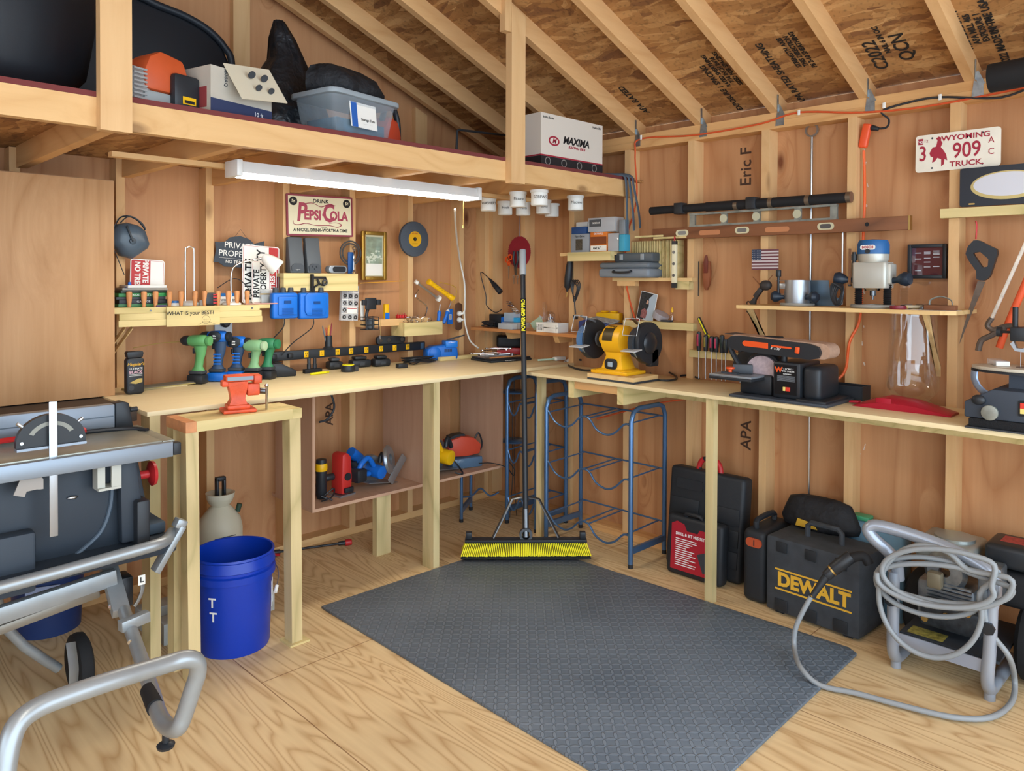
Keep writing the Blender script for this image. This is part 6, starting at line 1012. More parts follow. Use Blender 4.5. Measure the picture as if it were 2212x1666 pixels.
# scroll saw
t = thing('scroll_saw', 'grey blue benchtop scroll saw with an oval beige table at the right edge', 'scroll saw', (-.33, -3.13, HR + .0005), rz=RR); sb = mat('saw_slate', '#39424e', .5, var=.1); q = -.0
MB().box(-.13, .26, -.2, .12, 0, .006, bev=.002).build('foot_plate', dgrey, t); MB().box(-.12, .26, -.19, .11, .0065, .035, bev=.003).build('foam_base', mat('speckled', '#1c1d20', .95, bump=1, bscale=200), t)
MB().prism([(-.135, .0355), (.26, .0355), (.26, .125), (.06, .14), (-.05, .14), (-.135, .09)], -.185, .1, bev=.006).build('saw_body', sb, t)
MB().cyl((-.055, -.186, .06), (-.055, -.2, .06), .026, n=28, bev=.002).build('dust_port', al2, t); MB().prism(rrect(.036, .052, .003, cx=.045, cz=.085), -.19, -.1855).build('switch_bezel', blk2, t); box('switch_red', mat('switch_red', '#d63a2a', .4), t, .033, .057, -.194, -.1902, .086, .104); box('switch_yellow', mat('switch_yellow', '#e8d27a', .4), t, .033, .057, -.194, -.1902, .068, .0855)
MB().lathe([(0, 0), (.028, 0), (.026, .012), (.012, .016), (0, .016)], o=(.115, -.1855, .085), ax=(0, -1, 0), n=28).build('speed_dial', blk, t)
MB().prism([(.01 + .155 * math.cos(k * PI / 20), -.05 + .095 * math.sin(k * PI / 20)) for k in range(40)], .198, .21, 'XY', bev=.002).build('saw_table', mat('table_beige', '#c9c3b2', .4, .2), t); MB().lathe([(0, 0), (.03, 0), (.03, .0008), (0, .0008)], o=(.02, -.05, .2103), n=24).build('table_insert', dsteel, t); MB().prism([(.01 + .157 * math.cos(k * PI / 20), -.05 + .097 * math.sin(k * PI / 20)) for k in range(40)], .19, .1975, 'XY').build('table_rim', blk, t)
g = MB(); g.tube([(-.125 + .0, -.1, .19), (-.125, -.1, .16), (-.105, -.1, .125), (-.06, -.1, .095)], .008, smooth=4, flat=2.2).build('bevel_scale', mat('scale_blue', '#9aaeca', .3, .5), t); MB().ell((-.09, -.19, .1), (.022, .012, .018)).build('bevel_knob', blk, t); MB().box(-.02, .05, -.1, 0, .14, .1895).build('table_mount', sb, t)
MB().prism([(.02, .30), (.26, .325), (.26, .385), (.07, .36), (.02, .345)], -.045, .0, bev=.008).build('upper_arm', mat('arm_brown', '#4b4540', .5, .3), t); MB().prism([(.15, .13), (.26, .13), (.26, .34), (.17, .3)], -.06, .04, bev=.01).build('arm_column', blk, t); box('arm_badge', orange, t, .06, .075, -.0465, -.0452, .325, .345)
MB().box(-.03, .025, -.05, .005, .3, .35, bev=.004).cyl((-.02, -.02, .35), (-.02, -.02, .42), .009, n=12).lathe([(0, 0), (.018, 0), (.018, .014), (0, .014)], o=(-.075, -.02, .33), ax=(1, 0, 0), n=12).cyl((-.06, -.02, .33), (-.03, -.02, .33), .005, n=8).build('blade_head', blk, t); MB().prism([(-.03, .29), (-.015, .265), (.02, .262), (.03, .3), (.02, .295), (.01, .275), (-.01, .275), (-.02, .3)][::-1], -.045, -.02).build('hold_down', alu, t); MB().cyl((.0, -.03, .15), (.0, -.03, .265), .0009, n=5).build('blade', steel, t)
t = thing('blade_box', 'small clear box of blades lying on the scroll saw table', 'box', (-.35, -3.06, HR + .2105), rz=RR + .5); MB().box(-.022, .022, -.05, .05, 0, .018, bev=.001).build('box_shell', glass('bin_clear', '#dde6ea', alpha=.35), t); box('end_label', paper, t, -.021, .021, -.0512, -.0502, .002, .016)
# ---------------- table saw on its folding stand ----------------
al3 = mat('saw_aluminium', '#8f9aa6', .42, .55); top_m = mat('saw_top', '#a3a59a', .35, .55, var=.12, vscale=14); tubem = mat('stand_grey', '#9aa0a3', .35, .45, var=.06, vscale=20)
ts = thing('table_saw', 'jobsite table saw on a tubular grey folding stand at the left edge', 'table saw', (-3.0, -1.05, 0)); O = inv(ts)
def sp(name, m, f, ang=40): g = MB(T=O); f(g); return g.build(name, m, ts, ang=ang)
T = .92
sp('table_top', top_m, lambda g: g.box(-3.75, -2.585, -1.205, -.84, T - .03, T, bev=.002)); sp('extension_wing', top_m, lambda g: g.box(-2.583, -2.545, -1.205, -.86, T - .03, T - .002, bev=.002))
sp('front_rail', al3, lambda g: g.box(-3.75, -2.56, -1.232, -1.206, T - .052, T - .004, bev=.002)); sp('rail_cap', blk, lambda g: g.box(-2.5595, -2.535, -1.234, -1.195, T - .048, T - .008, bev=.003))
sp('fence', al3, lambda g: g.box(-3.75, -2.635, -.90, -.86, T + .001, T + .088, bev=.003)); sp('fence_groove', mat('groove_grey', '#5b6670', .5, .4), lambda g: g.box(-3.75, -2.64, -.9015, -.9002, T + .045, T + .049)); sp('fence_cap', blk, lambda g: g.prism([(-2.634, T + .001), (-2.575, T + .001), (-2.59, T + .088), (-2.61, T + .095), (-2.634, T + .092)], -.905, -.855, bev=.004)); sp('fence_knob', blk, lambda g: g.cyl((-2.58, -.88, T + .06), (-2.555, -.88, T + .06), .009, n=12))
sp('push_stick', red, lambda g: g.tube([(-3.4, -.98, T + .012), (-3.0, -.955, T + .018), (-2.80, -.95, T + .022), (-2.755, -.95, T + .024), (-2.75, -.955, T + .016), (-2.8, -.96, T + .012)], .010, smooth=4, n=8, flat=.6)); sp('blade_guard_cover', blk, lambda g: g.tube([(-2.9, -.93, T + .004), (-2.72, -.92, T + .006), (-2.60, -.95, T + .004), (-2.56, -1.0, T - .0)], .008, smooth=4, n=8))
a = ony(112, 960, -1.19)
sp('miter_bar', mat('bar_steel', '#b9c0c8', .3, .8), lambda g: g.bar((a.x, -1.2055 + .0, ony(112, 1160, -1.2055).z), (a.x, -1.2055, ony(112, 868, -1.2055).z), .004, .022, up=(1, 0, 0), bev=.001))
b = ony(110, 960, -1.18); R0 = (ony(186, 960, -1.18).x - ony(36, 960, -1.18).x) / 2
sp('miter_head', blk, lambda g: g.prism([(b.x + R0 * math.cos(k * PI / 20), b.z + .012 + R0 * .88 * math.sin(k * PI / 20)) for k in range(21)] + [(b.x - R0, b.z), (b.x + R0, b.z)], -1.19, -1.168))
sp('miter_window', mat('window_beige', '#8d8f86', .5), lambda g: g._add([(b.x + r_ * math.cos(q), -1.1905, b.z + .012 + r_ * .9 * math.sin(q)) for q in [PI * (.15 + .7 * k / 10) for k in range(11)] for r_ in (R0 * .58, R0 * .72)], [(2 * k, 2 * k + 1, 2 * k + 3, 2 * k + 2) for k in range(10)]))
sp('miter_foot', al3, lambda g: g.box(b.x - R0, b.x + R0, -1.2, -1.168, b.z - .008, b.z - .0005))
sp('miter_screws', steel, lambda g: [g.cyl((b.x + d, -1.1905, b.z + .015), (b.x + d, -1.194, b.z + .015), .005, n=10) for d in (-R0 * .85, R0 * .85)] and g.cyl((b.x + R0 * .75, -1.18, b.z + R0 * .62), (b.x + R0 * .95, -1.18, b.z + R0 * .75), .005, n=8).cyl((b.x - R0 * .75, -1.18, b.z + R0 * .62), (b.x - R0 * .95, -1.18, b.z + R0 * .8), .005, n=8))
bd = mat('saw_body_slate', '#2a333d', .5)
sp('saw_housing', bd, lambda g: g.prism([(-3.75, T - .031), (-2.64, T - .031), (-2.60, .66), (-2.60, .58), (-3.75, .56)], -1.13, -.86, bev=.01)); sp('housing_pillar', bd, lambda g: g.prism([(-2.705, T - .04), (-2.655, T - .04), (-2.625, .60), (-2.70, .60)], -1.175, -1.131, bev=.006)); sp('front_panel', mat('slate2', '#343e49', .5), lambda g: g.box(-3.75, -2.94, -1.19, -1.131, .52, .70, bev=.01))
sp('bevel_arc', mat('arc_grey', '#4a5866', .5), lambda g: g.tube([(-2.715, -1.133, .80), (-2.72, -1.133, .72), (-2.75, -1.133, .64), (-2.82, -1.133, .585)], .007, smooth=5, n=6)); sp('latch_block', blk, lambda g: g.box(-2.665, -2.625, -1.21, -1.131, .55, .735, bev=.006))
sp('base_tray', bd, lambda g: g.box(-3.75, -2.54, -1.215, -.84, .545, .59, bev=.012)); sp('base_ledge', mat('dusty_blue', '#3f4c58', .7), lambda g: g.box(-2.62, -2.545, -1.13, -.88, .5905, .63, bev=.01))
sp('bevel_knob', red, lambda g: g.cyl((-2.62, -1.09, .79), (-2.59, -1.09, .79), .014, n=16).lathe([(0, 0), (.03, .004), (.042, .010), (.04, .02), (0, .022)], o=(-2.591, -1.09, .79), ax=(1, 0, 0), n=28))
w0 = ony(234, 1000, -1.18); sp('rail_clip', mat('clip_white', '#b9bab0', .5), lambda g: g.box(w0.x - .034, w0.x - .012, -1.19, -1.14, .795, .868).box(w0.x + .004, w0.x + .032, -1.2, -1.19, .795, .868).box(w0.x - .034, w0.x + .032, -1.2, -1.14, .787, .7945))
w1 = ony(62, 1040, -1.2); sp('arbor_wrench', mat('wrench_tan', '#9c958e', .5, .3), lambda g: g.prism([(w1.x + x, w1.z + z) for x, z in ((-.02, .055), (.02, .055), (.02, .02), (.038, .0), (.038, -.03), (.03, -.03), (.02, -.028), (-.005, -.03), (-.01, -.045), (-.038, -.035), (-.03, -.015), (-.02, .01))][::-1], -1.198, -1.193)); w2 = ony(157, 1075, -1.135); sp('wing_bolt', steel, lambda g: g.ell(w2, (.016, .006, .006), n=10, m=6))
# stand
d = 2.42; ry = -1.255
P = [ony(-30, 1278, ry), ony(120, 1238, ry), ony(250, 1202, ry), ony(335, 1178, ry), ony(360, 1166, ry + .03), ony(372, 1150, ry + .08)]
sp('upper_handle', tubem, lambda g: g.tube([p for p in P], .0185, smooth=5, n=16))
sp('side_bracket', tubem, lambda g: g.bar(ony(392, 1135, -1.2), ony(335, 1235, -1.2), .02, .045, up=(0, 1, 0), bev=.003).bar(ony(378, 1128, -1.2), ony(398, 1134, -1.2), .04, .03, up=(0, 0, 1), bev=.004))
sp('cross_beam', tubem, lambda g: g.bar(ony(-20, 1335, -1.15), ony(250, 1245, -1.15), .03, .05, up=(0, 0, 1), bev=.003)); sp('lower_bar', mat('tan_tube', '#8d877c', .4, .4), lambda g: g.bar(ony(-20, 1368, -1.05), ony(215, 1280, -1.05), .02, .03, up=(0, 0, 1), bev=.006))
L1 = pd(232, 1215, 2.5); L2 = pd(262, 1325, 2.35); L3 = pd(300, 1410, 2.12); L4 = pd(330, 1500, 1.88)
sp('leg_channel', tubem, lambda g: g.bar(L1, L2, .05, .032, up=(0, 0, 1), bev=.003))
P = [pd(268, 1320, 2.35), L3, L4, pd(345, 1548, 1.76), pd(365, 1572, 1.70), pd(385, 1572, 1.66), pd(398, 1545, 1.66), pd(416, 1490, 1.66), pd(427, 1455, 1.66), pd(424, 1430, 1.65), pd(400, 1424, 1.63), pd(360, 1435, 1.60), pd(250, 1468, 1.50), pd(140, 1505, 1.42), pd(80, 1530, 1.38), pd(40, 1562, 1.35), pd(20, 1610, 1.33), pd(5, 1700, 1.31)]
sp('lower_handle', tubem, lambda g: g.tube(P, .0185, smooth=4, n=18)); q0, q1 = pd(321, 1492, 1.90), pd(336, 1530, 1.80); sp('grip_band', blk2, lambda g: g.cyl(q0, q1, .0196, n=20))
f0 = pd(358, 1575, 1.71); sp('rubber_foot', blk, lambda g: g.cyl(f0 - Vector((0, 0, .012)), f0 - Vector((0, 0, .03)), .008, n=10).lathe([(0, 0), (.018, 0), (.02, .006), (.012, .012), (0, .012)], o=f0 - Vector((0, 0, .042)), n=16))
sp('leg_peg', tubem, lambda g: g.obox(pd(290, 1342, 2.25), (.085, .03, .032), (0, -.05, .15), bev=.003)); sp('leg_bolts', chrome, lambda g: [g.cyl(pd(x, y, dd) - RF * .02, pd(x, y, dd) - RF * .026, .007, n=8) for x, y, dd in ((290, 1380, 2.18), (308, 1437, 2.05))] and g.cyl(pd(238, 1312, 2.36), pd(250, 1308, 2.36), .01, n=8))
sp('latch_lever', tubem, lambda g: g.tube([ony(305, 1245, -1.14), ony(308, 1270, -1.14), ony(300, 1295, -1.14), ony(290, 1310, -1.14)], .012, smooth=3, n=8, flat=.4)); lt = ony(306, 1253, -1.16); sp('latch_tag', paper, lambda g: g.box(lt.x - .011, lt.x + .011, lt.y - .001, lt.y, lt.z - .016, lt.z + .016)); text('L', .024, txt, ts, O @ Vector((lt.x, lt.y - .0016, lt.z)), bold=.0006); sp('latch_plate', blk, lambda g: g.box(-2.70, -2.64, -1.10, -1.02, .36, .46, bev=.008))
wc = Vector((-2.735, -.84, .105)); sp('wheel_tire', rub, lambda g: g.lathe([(.055, -.022), (.085, -.026), (.1, -.018), (.104, 0), (.1, .018), (.085, .026), (.055, .022)], o=wc, ax=(1, 0, 0), n=40, closed=True)); sp('wheel_hub', dgrey, lambda g: g.lathe([(0, -.016), (.05, -.02), (.056, 0), (.05, .02), (0, .016)], o=wc, ax=(1, 0, 0), n=28)); sp('wheel_fender', tubem, lambda g: g.tube([(-2.79, -.95, .235), (-2.79, -.985, .16), (-2.79, -.975, .09)], .03, smooth=4, n=8, flat=.12))
sp('rear_leg', tubem, lambda g: g.tube([(-3.0, -.88, .545), (-2.95, -.86, .3), (-2.8, -.84, .11)], .016, smooth=3, n=12)); sp('rear_leg', tubem, lambda g: g.tube([(-3.45, -1.0, .545), (-3.45, -.95, .3), (-3.45, -.84, .0)], .016, smooth=3, n=12))
# dark blue paint bucket behind the stand
t = thing('paint_bucket', 'dark blue lidded pail with a white shield logo behind the saw stand wheel', 'bucket', (onz(118, 1372, 0).x, onz(118, 1372, 0).y + .1, 0), rz=-.35); MB().lathe([(0, 0), (.12, 0), (.135, .26), (.14, .262), (.14, .28), (.12, .285), (0, .285)], n=40).build('pail_body', mat('pail_navy', '#1f3566', .4), t)
MB().prism([(-.06, .12), (.0, .1), (.06, .12), (.06, .22), (-.06, .22)], -.142, -.1375).build('shield_logo', mat('pail_print', '#8f9ab8', .5), t); text('S', .09, mat('pail_navy', '#1f3566', .4), t, (0, -.143, .165), bold=.002)
# ---------------- mat ----------------
def mat_mat():
    m = bpy.data.materials.new('checker_rubber'); m.use_nodes = True; nt = m.node_tree; N = nt.nodes.new; L = nt.links.new; b = nt.nodes['Principled BSDF']; b.inputs['Roughness'].default_value = .5
    tc = N('ShaderNodeTexCoord'); hs = []
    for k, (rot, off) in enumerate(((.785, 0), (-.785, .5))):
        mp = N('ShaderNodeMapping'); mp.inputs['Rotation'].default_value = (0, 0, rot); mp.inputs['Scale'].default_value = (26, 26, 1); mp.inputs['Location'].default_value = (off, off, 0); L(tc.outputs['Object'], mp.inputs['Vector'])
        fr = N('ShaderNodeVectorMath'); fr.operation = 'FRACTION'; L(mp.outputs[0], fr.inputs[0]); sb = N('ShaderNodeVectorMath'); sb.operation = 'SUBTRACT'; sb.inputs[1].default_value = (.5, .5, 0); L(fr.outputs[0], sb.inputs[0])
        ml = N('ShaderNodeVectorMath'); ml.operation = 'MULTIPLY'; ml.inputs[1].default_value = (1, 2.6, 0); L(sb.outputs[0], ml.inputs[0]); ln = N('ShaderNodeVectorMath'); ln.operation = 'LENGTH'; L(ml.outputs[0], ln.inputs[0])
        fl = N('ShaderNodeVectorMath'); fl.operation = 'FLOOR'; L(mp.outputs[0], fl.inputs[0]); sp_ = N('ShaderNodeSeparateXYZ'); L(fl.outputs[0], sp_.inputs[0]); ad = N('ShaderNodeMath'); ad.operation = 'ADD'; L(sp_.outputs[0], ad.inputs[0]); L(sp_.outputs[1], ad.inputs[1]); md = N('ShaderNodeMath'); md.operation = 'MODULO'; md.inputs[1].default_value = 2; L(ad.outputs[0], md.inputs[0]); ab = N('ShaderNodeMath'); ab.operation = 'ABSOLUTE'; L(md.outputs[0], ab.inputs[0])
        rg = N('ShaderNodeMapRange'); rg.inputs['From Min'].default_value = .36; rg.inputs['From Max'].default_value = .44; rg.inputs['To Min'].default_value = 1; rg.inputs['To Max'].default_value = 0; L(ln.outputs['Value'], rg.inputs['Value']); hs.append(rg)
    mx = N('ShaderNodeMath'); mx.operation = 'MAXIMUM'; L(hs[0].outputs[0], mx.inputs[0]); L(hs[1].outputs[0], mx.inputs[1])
    bp = N('ShaderNodeBump'); bp.inputs['Strength'].default_value = .9; bp.inputs['Distance'].default_value = .003; L(mx.outputs[0], bp.inputs['Height']); L(bp.outputs['Normal'], b.inputs['Normal'])
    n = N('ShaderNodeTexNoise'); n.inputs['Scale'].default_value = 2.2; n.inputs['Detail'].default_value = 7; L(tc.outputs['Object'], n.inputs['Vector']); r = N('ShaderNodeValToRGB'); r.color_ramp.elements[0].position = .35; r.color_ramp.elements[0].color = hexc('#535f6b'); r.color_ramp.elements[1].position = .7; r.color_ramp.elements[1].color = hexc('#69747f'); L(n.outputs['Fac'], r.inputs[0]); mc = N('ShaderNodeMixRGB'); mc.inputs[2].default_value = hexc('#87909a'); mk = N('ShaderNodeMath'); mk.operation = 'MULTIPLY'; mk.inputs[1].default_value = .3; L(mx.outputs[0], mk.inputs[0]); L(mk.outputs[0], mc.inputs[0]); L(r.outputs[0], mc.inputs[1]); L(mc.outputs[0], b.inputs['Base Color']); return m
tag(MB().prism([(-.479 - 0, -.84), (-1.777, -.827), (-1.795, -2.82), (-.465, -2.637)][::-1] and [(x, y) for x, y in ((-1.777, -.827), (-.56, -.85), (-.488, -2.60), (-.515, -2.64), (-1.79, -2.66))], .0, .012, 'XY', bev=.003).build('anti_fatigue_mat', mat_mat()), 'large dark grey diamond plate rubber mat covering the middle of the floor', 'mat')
# ---------------- push broom ----------------
t = thing('push_broom', 'push broom with yellow bristles and a long black handle leaning in the corner', 'broom', (0, 0, 0)); A = Vector((-.955, -.845, .012)); B = Vector((-.50, -1.275, .012)); ax = (B - A).normalized(); nr = Vector((ax.y, -ax.x, 0)); mid = (A + B) / 2; Rb = Matrix((ax, -nr, Vector((0, 0, 1)))).transposed(); L_ = (B - A).length
R = random.Random(5)
g = MB()
g.loft([[(mid + Rb @ Vector((sx * (L_ / 2 + f), sy * wd, z))) for sx, sy in ((-1, -1), (1, -1), (1, 1), (-1, 1))] for z, f, wd in ((.014, .02, .046), (.034, .012, .036), (.05, .0, .022), (.078, -.012, .016))])
g.build('bristle_core', mat('bristle_dark', '#1b1c1a', .9), t)
g = MB()
for k in range(70):
    for row in (-1, 1):
        x = -L_ / 2 + L_ * (k + .5) / 70; p0 = mid + Rb @ Vector((x, row * .02, .088)); p1 = mid + Rb @ Vector((x * 1.07, row * .052 + R.uniform(-.003, .003), .03)); g.cyl(p0, p1, .0024, .0036, n=5)
g.build('bristles', mat('bristle_yellow', '#f2e62a', .6), t)['kind'] = 'stuff'
MB().obox(mid + Vector((0, 0, .096)), (L_, .055, .016), Rb, bev=.003).build('broom_block', blk, t)
for s in (-1, 1): MB().obox(mid + Rb @ Vector((s * (L_ / 2 - .02), 0, .122)), (.03, .03, .034), Rb, bev=.003).build('end_bumper', blk, t)
top = onx(1129, 540, -.43); bot = mid + Vector((0, 0, .11)); hx = (top - bot).normalized()
MB().cyl(bot, bot + hx * .14, .017, n=18).build('ferrule', dsteel, t); MB().cyl(bot + hx * .14, top - hx * .15, .0145, n=20).build('handle_tube', blk, t); MB().cyl(top - hx * .15, top, .0195, n=20, bev=.004).build('hand_grip', mat('grip_grey', '#9aa0a4', .4), t)
s0 = onx(1129, 650, -.45); L0 = (s0 - bot).dot(hx); MB().cyl(bot + hx * L0, bot + hx * (L0 - .2), .0155, n=20).build('printed_sleeve', blk2, t)
zt = -RF.copy(); zt.z = 0; zt = (zt - hx * zt.dot(hx)).normalized(); Rt = Matrix((hx, zt.cross(hx), zt)).transposed(); text('POWER GRIP PRO', .028, mat('lemon', '#e8e01e', .4), t, bot + hx * (L0 - .1) + zt * .0165, rot=Rt.to_euler(), bold=.0008, sx=.8)
for s in (-1, 1): MB().tube([bot + hx * .2 + Rb @ Vector((s * .018, 0, 0)), bot + hx * .19 + Rb @ Vector((s * .07, 0, 0)), mid + Rb @ Vector((s * .17, 0, .108))], .009, n=8, flat=.6).build('brace', dsteel, t)
MB().lathe([(.022, -.012), (.034, -.012), (.034, .012), (.022, .012)], o=mid + Vector((0, 0, .125)), ax=nr, n=24, closed=True).build('clamp_ring', dsteel, t)
# ---------------- blue bottle racks ----------------
bm_ = mat('rack_blue', '#56779f', .3, .55)
def rack(label, x0, x1, y0, y1, h, m):
    t = thing('wire_rack', label, 'rack', (0, 0, 0), group='blue tube racks under the bench'); fr = {}
    for y in (y0, y1):
        MB().tube([(x0, y, .02), (x0, y, h - .06), (x0 + .02, y, h - .015), (x0 + .06, y, h), (x1 - .06, y, h), (x1 - .02, y, h - .015), (x1, y, h - .06), (x1, y, .02)], .0125, n=10, smooth=1).build('side_frame', m, t)
        box('cross_bar', m, t, x0 + .01, x1 - .01, y - .008, y + .008, .07, .10)
        for x in (x0, x1): MB().cyl((x, y, .0005), (x, y, .021), .0125, n=12).build('foot_cap', blk, t)
    for z in (.14, .42, .70):
        if z > h - .06: continue
        for x in (x1, ): MB().cyl((x, y0, z + .03), (x, y1, z + .03), .005, n=8).build('back_rail', m, t)
        n = 2; pts = [(x0, y0, z + .02)]
        for k in range(n):
            ys = y0 + (y1 - y0) * k / n; dl = (y1 - y0) / n; pts += [(x0, ys + dl * .15, z + .02), (x0, ys + dl * .35, z - .03), (x0, ys + dl * .55, z - .05), (x0, ys + dl * .78, z - .03), (x0, ys + dl * .95, z + .02)]
        MB().tube(pts + [(x0, y1, z + .02)], .0055, smooth=4, n=8).build('wave_wire', m, t)
        for f in (.06, .48, .56, .95): y = y0 + (y1 - y0) * f; MB().cyl((x0, y, z + .02), (x1, y, z + .03), .0045, n=6).build('shelf_wire', m, t)
rack('nearer blue tubular wire rack under the right bench beside the drill bit case', -.422, -.125, -1.497, -.92, .80, bm_)
rack('blue wire rack standing behind the first one in the corner of the benches', -.375, -.12, -.80, -.56, .86, bm_)
t = thing('wire_rack', 'low blue rack end seen behind the broom in the far corner', 'rack', (0, 0, 0), group='blue tube racks under the bench')
for x, y in ((-.56, -.36), (-.36, -.22)): MB().cyl((x, y, .02), (x, y, .31), .0105, n=10).build('leg', bm_, t); MB().cyl((x, y, .0005), (x, y, .0195), .0125, n=12).build('foot_cap', blk, t)
MB().bar((-.553, -.355, .07), (-.367, -.225, .07), .016, .03).build('cross_bar', bm_, t); MB().tube([(-.56, -.36, .15), (-.45, -.33, .13), (-.35, -.3, .15), (-.3, -.33, .1), (-.25, -.36, .12)], .0055, smooth=4, n=8).build('wave_wire', bm_, t)
st_ = thing('wire_stand', 'thin grey wire plant stand standing in the dark corner between the benches', 'stand', (-.262, -.5, 0))
for z in (.46, .76): MB().lathe([(.0, 0), (.075, 0), (.08, .008), (.075, .012), (0, .012)], o=(0, 0, z), n=28).build('disc_shelf', bm_, st_)
for s in (-1, 1): MB().tube([(s * .03, 0, 0), (s * .008, 0, .25), (s * .012, 0, .6), (s * .004, 0, .84)], .003, smooth=4, n=6).build('upright', dsteel, st_)
# ---------------- saws in the cubbies ----------------
CZ = .3325
def cb(name, lab, cat, px, y, rz=0): return thing(name, lab, cat, (ony(px, 1050, y).x, y, CZ), rz=rz)
def circ_saw(t, s, bm, grd, plate=alu, blade_side=-1):
    """circular saw resting on its side/shoe: disc guard, shoe plate, motor and handle"""
    MB().lathe([(0, -.01), (.085 * s, -.01), (.09 * s, 0), (.09 * s, .03), (.08 * s, .036), (0, .036)], o=(.03 * s, .04, .1 * s), ax=(0, 1, 0), n=36).build('blade_guard', grd, t)
    MB().obox((.03 * s, 0, .028 * s), (.26 * s, .13 * s, .004), (0, .18, 0)).build('shoe_plate', plate, t)
    MB().cyl((.0, .035, .11 * s), (.0, -.08 * s, .10 * s), .042 * s, n=24, bev=.006).build('motor', bm, t)
    MB().tube([(-.02 * s, -.02, .14 * s), (-.07 * s, -.02, .20 * s), (-.13 * s, -.02, .17 * s), (-.14 * s, -.02, .12 * s), (-.06 * s, -.02, .10 * s)], .017 * s, smooth=4, n=10).build('handle', bm, t)
    MB().tube([(.03, -.02, .15 * s), (.05 * s, -.02, .2 * s), (.09 * s, -.02, .14 * s)], .013, smooth=3).build('front_grip', blk, t)
t = cb('circular_saw', 'blue and black cordless circular saw lying in the left cubby', 'circular saw', 806, -.36, .2); circ_saw(t, .85, blue, alu); MB().obox((.135, -.05, .075), (.05, .006, .17), (0, .75, 0), bev=.002).build('shoe_edge', alu, t); MB().lathe([(.03, 0), (.07, 0), (.078, .01), (.07, .022), (.03, .022)], o=(.075, -.03, .135), ax=(.5, -1, .2), n=30, closed=True).build('guard_ring', alu, t); MB().box(-.17, -.1, -.06, .02, .06, .13, bev=.012).build('battery', blk, t)
t = cb('reciprocating_saw', 'blue and black cordless tool leaning behind the blue circular saw', 'saw', 772, -.28, .2); MB().tube([(-.05, 0, .19), (-.01, 0, .16), (.04, 0, .12), (.08, 0, .1)], .03, smooth=3, n=12).build('tool_body', blue, t); MB().tube([(-.04, 0, .14), (-.03, 0, .07), (.0, 0, .035)], .026, smooth=3, n=12).build('grip', blk, t)
t = cb('planer', 'red power planer standing on end in the left cubby', 'planer', 738, -.37, .15); MB().prism([(-.035, .01), (.03, .01), (.035, .09), (.03, .2), (.0, .225), (-.03, .215), (-.035, .1)], -.045, .045, bev=.012).build('tool_body', mat('planer_red', '#c22f2a', .4), t); MB().lathe([(0, 0), (.02, 0), (.02, .006), (0, .006)], o=(0, -.0455, .1), ax=(0, -1, 0), n=18).build('side_cap', blk, t); box('sole_plate', alu, t, -.05, .05, -.05, .05, 0, .009); MB().box(-.025, .03, -.06, -.046, .02, .045, bev=.003).build('toe_block', blk, t)
t = cb('angle_grinder', 'black and yellow angle grinder standing at the left end of the left cubby', 'grinder', 694, -.36, 0); MB().lathe([(0, 0), (.02, 0), (.028, .02), (.027, .12), (.03, .15), (.026, .2), (0, .205)], n=20).build('tool_body', blk, t); MB().lathe([(.0285, .14), (.0315, .15), (.0315, .17), (.0275, .18)], n=20).build('yellow_band', yel, t); MB().cyl((.02, 0, .1), (.07, 0, .1), .018, n=16, bev=.003).build('side_head', blk, t)
t = cb('cord_coil', 'black power cord coiled at the floor of the left cubby by the angle grinder', 'cord', 706, -.42); MB().tube([(-.03, 0, .006), (0, -.03, .02), (.04, 0, .03), (.05, .02, .05), (.0, .03, .02), (-.03, 0, .03), (.02, -.02, .006)], .004, smooth=5, n=6).build('cord_loops', blk, t)
t = cb('circular_saw', 'yellow corded circular saw behind the middle bench post in the right cubby', 'circular saw', 950, -.40, .3); circ_saw(t, 1.0, yel, mat('guard_alu', '#a9b3b8', .3, .7)); MB().tube([(-.0, -.1, .02), (.03, -.13, .008), (.08, -.1, .01), (.09, -.05, .05), (.05, -.03, .1)], .005, smooth=5, n=8).build('cord', blk, t)
t = cb('planer', 'orange red corded planer resting on a clear blue case in the right cubby', 'planer', 1001, -.36, -.25); MB().box(-.10, .10, -.06, .06, 0, .062, bev=.01).build('blue_case', glass('case_blue', '#5f7f9c', alpha=.7), t); MB().prism([(-.12, .075), (.0, .065), (.09, .075), (.1, .13), (.05, .175), (-.03, .19), (-.12, .17)], -.045, .045, bev=.012).build('tool_body', mat('planer_orange', '#c9482f', .45), t); MB().prism([(-.1, .19), (-.06, .2), (-.01, .2), (.0, .19), (-.1, .17)][::-1], -.03, .03).build('vent_top', blk, t); MB().tube([(.07, 0, .15), (.1, 0, .19), (.125, 0, .13), (.115, 0, .09), (.1, .0, .12)], .005, smooth=5, n=8).build('cord', blk, t)
t = cb('cord_plug', 'black plug and loop of cord hanging over the right cubby edge', 'cord', 1050, -.465); MB().tube([(-.06, 0, .03), (0, -.04, .03), (.08, -.085, .0), (.14, -.09, -.06), (.16, -.08, -.03), (.13, -.06, .02)], .003, smooth=5, n=6).build('cord_loop', blk, t)
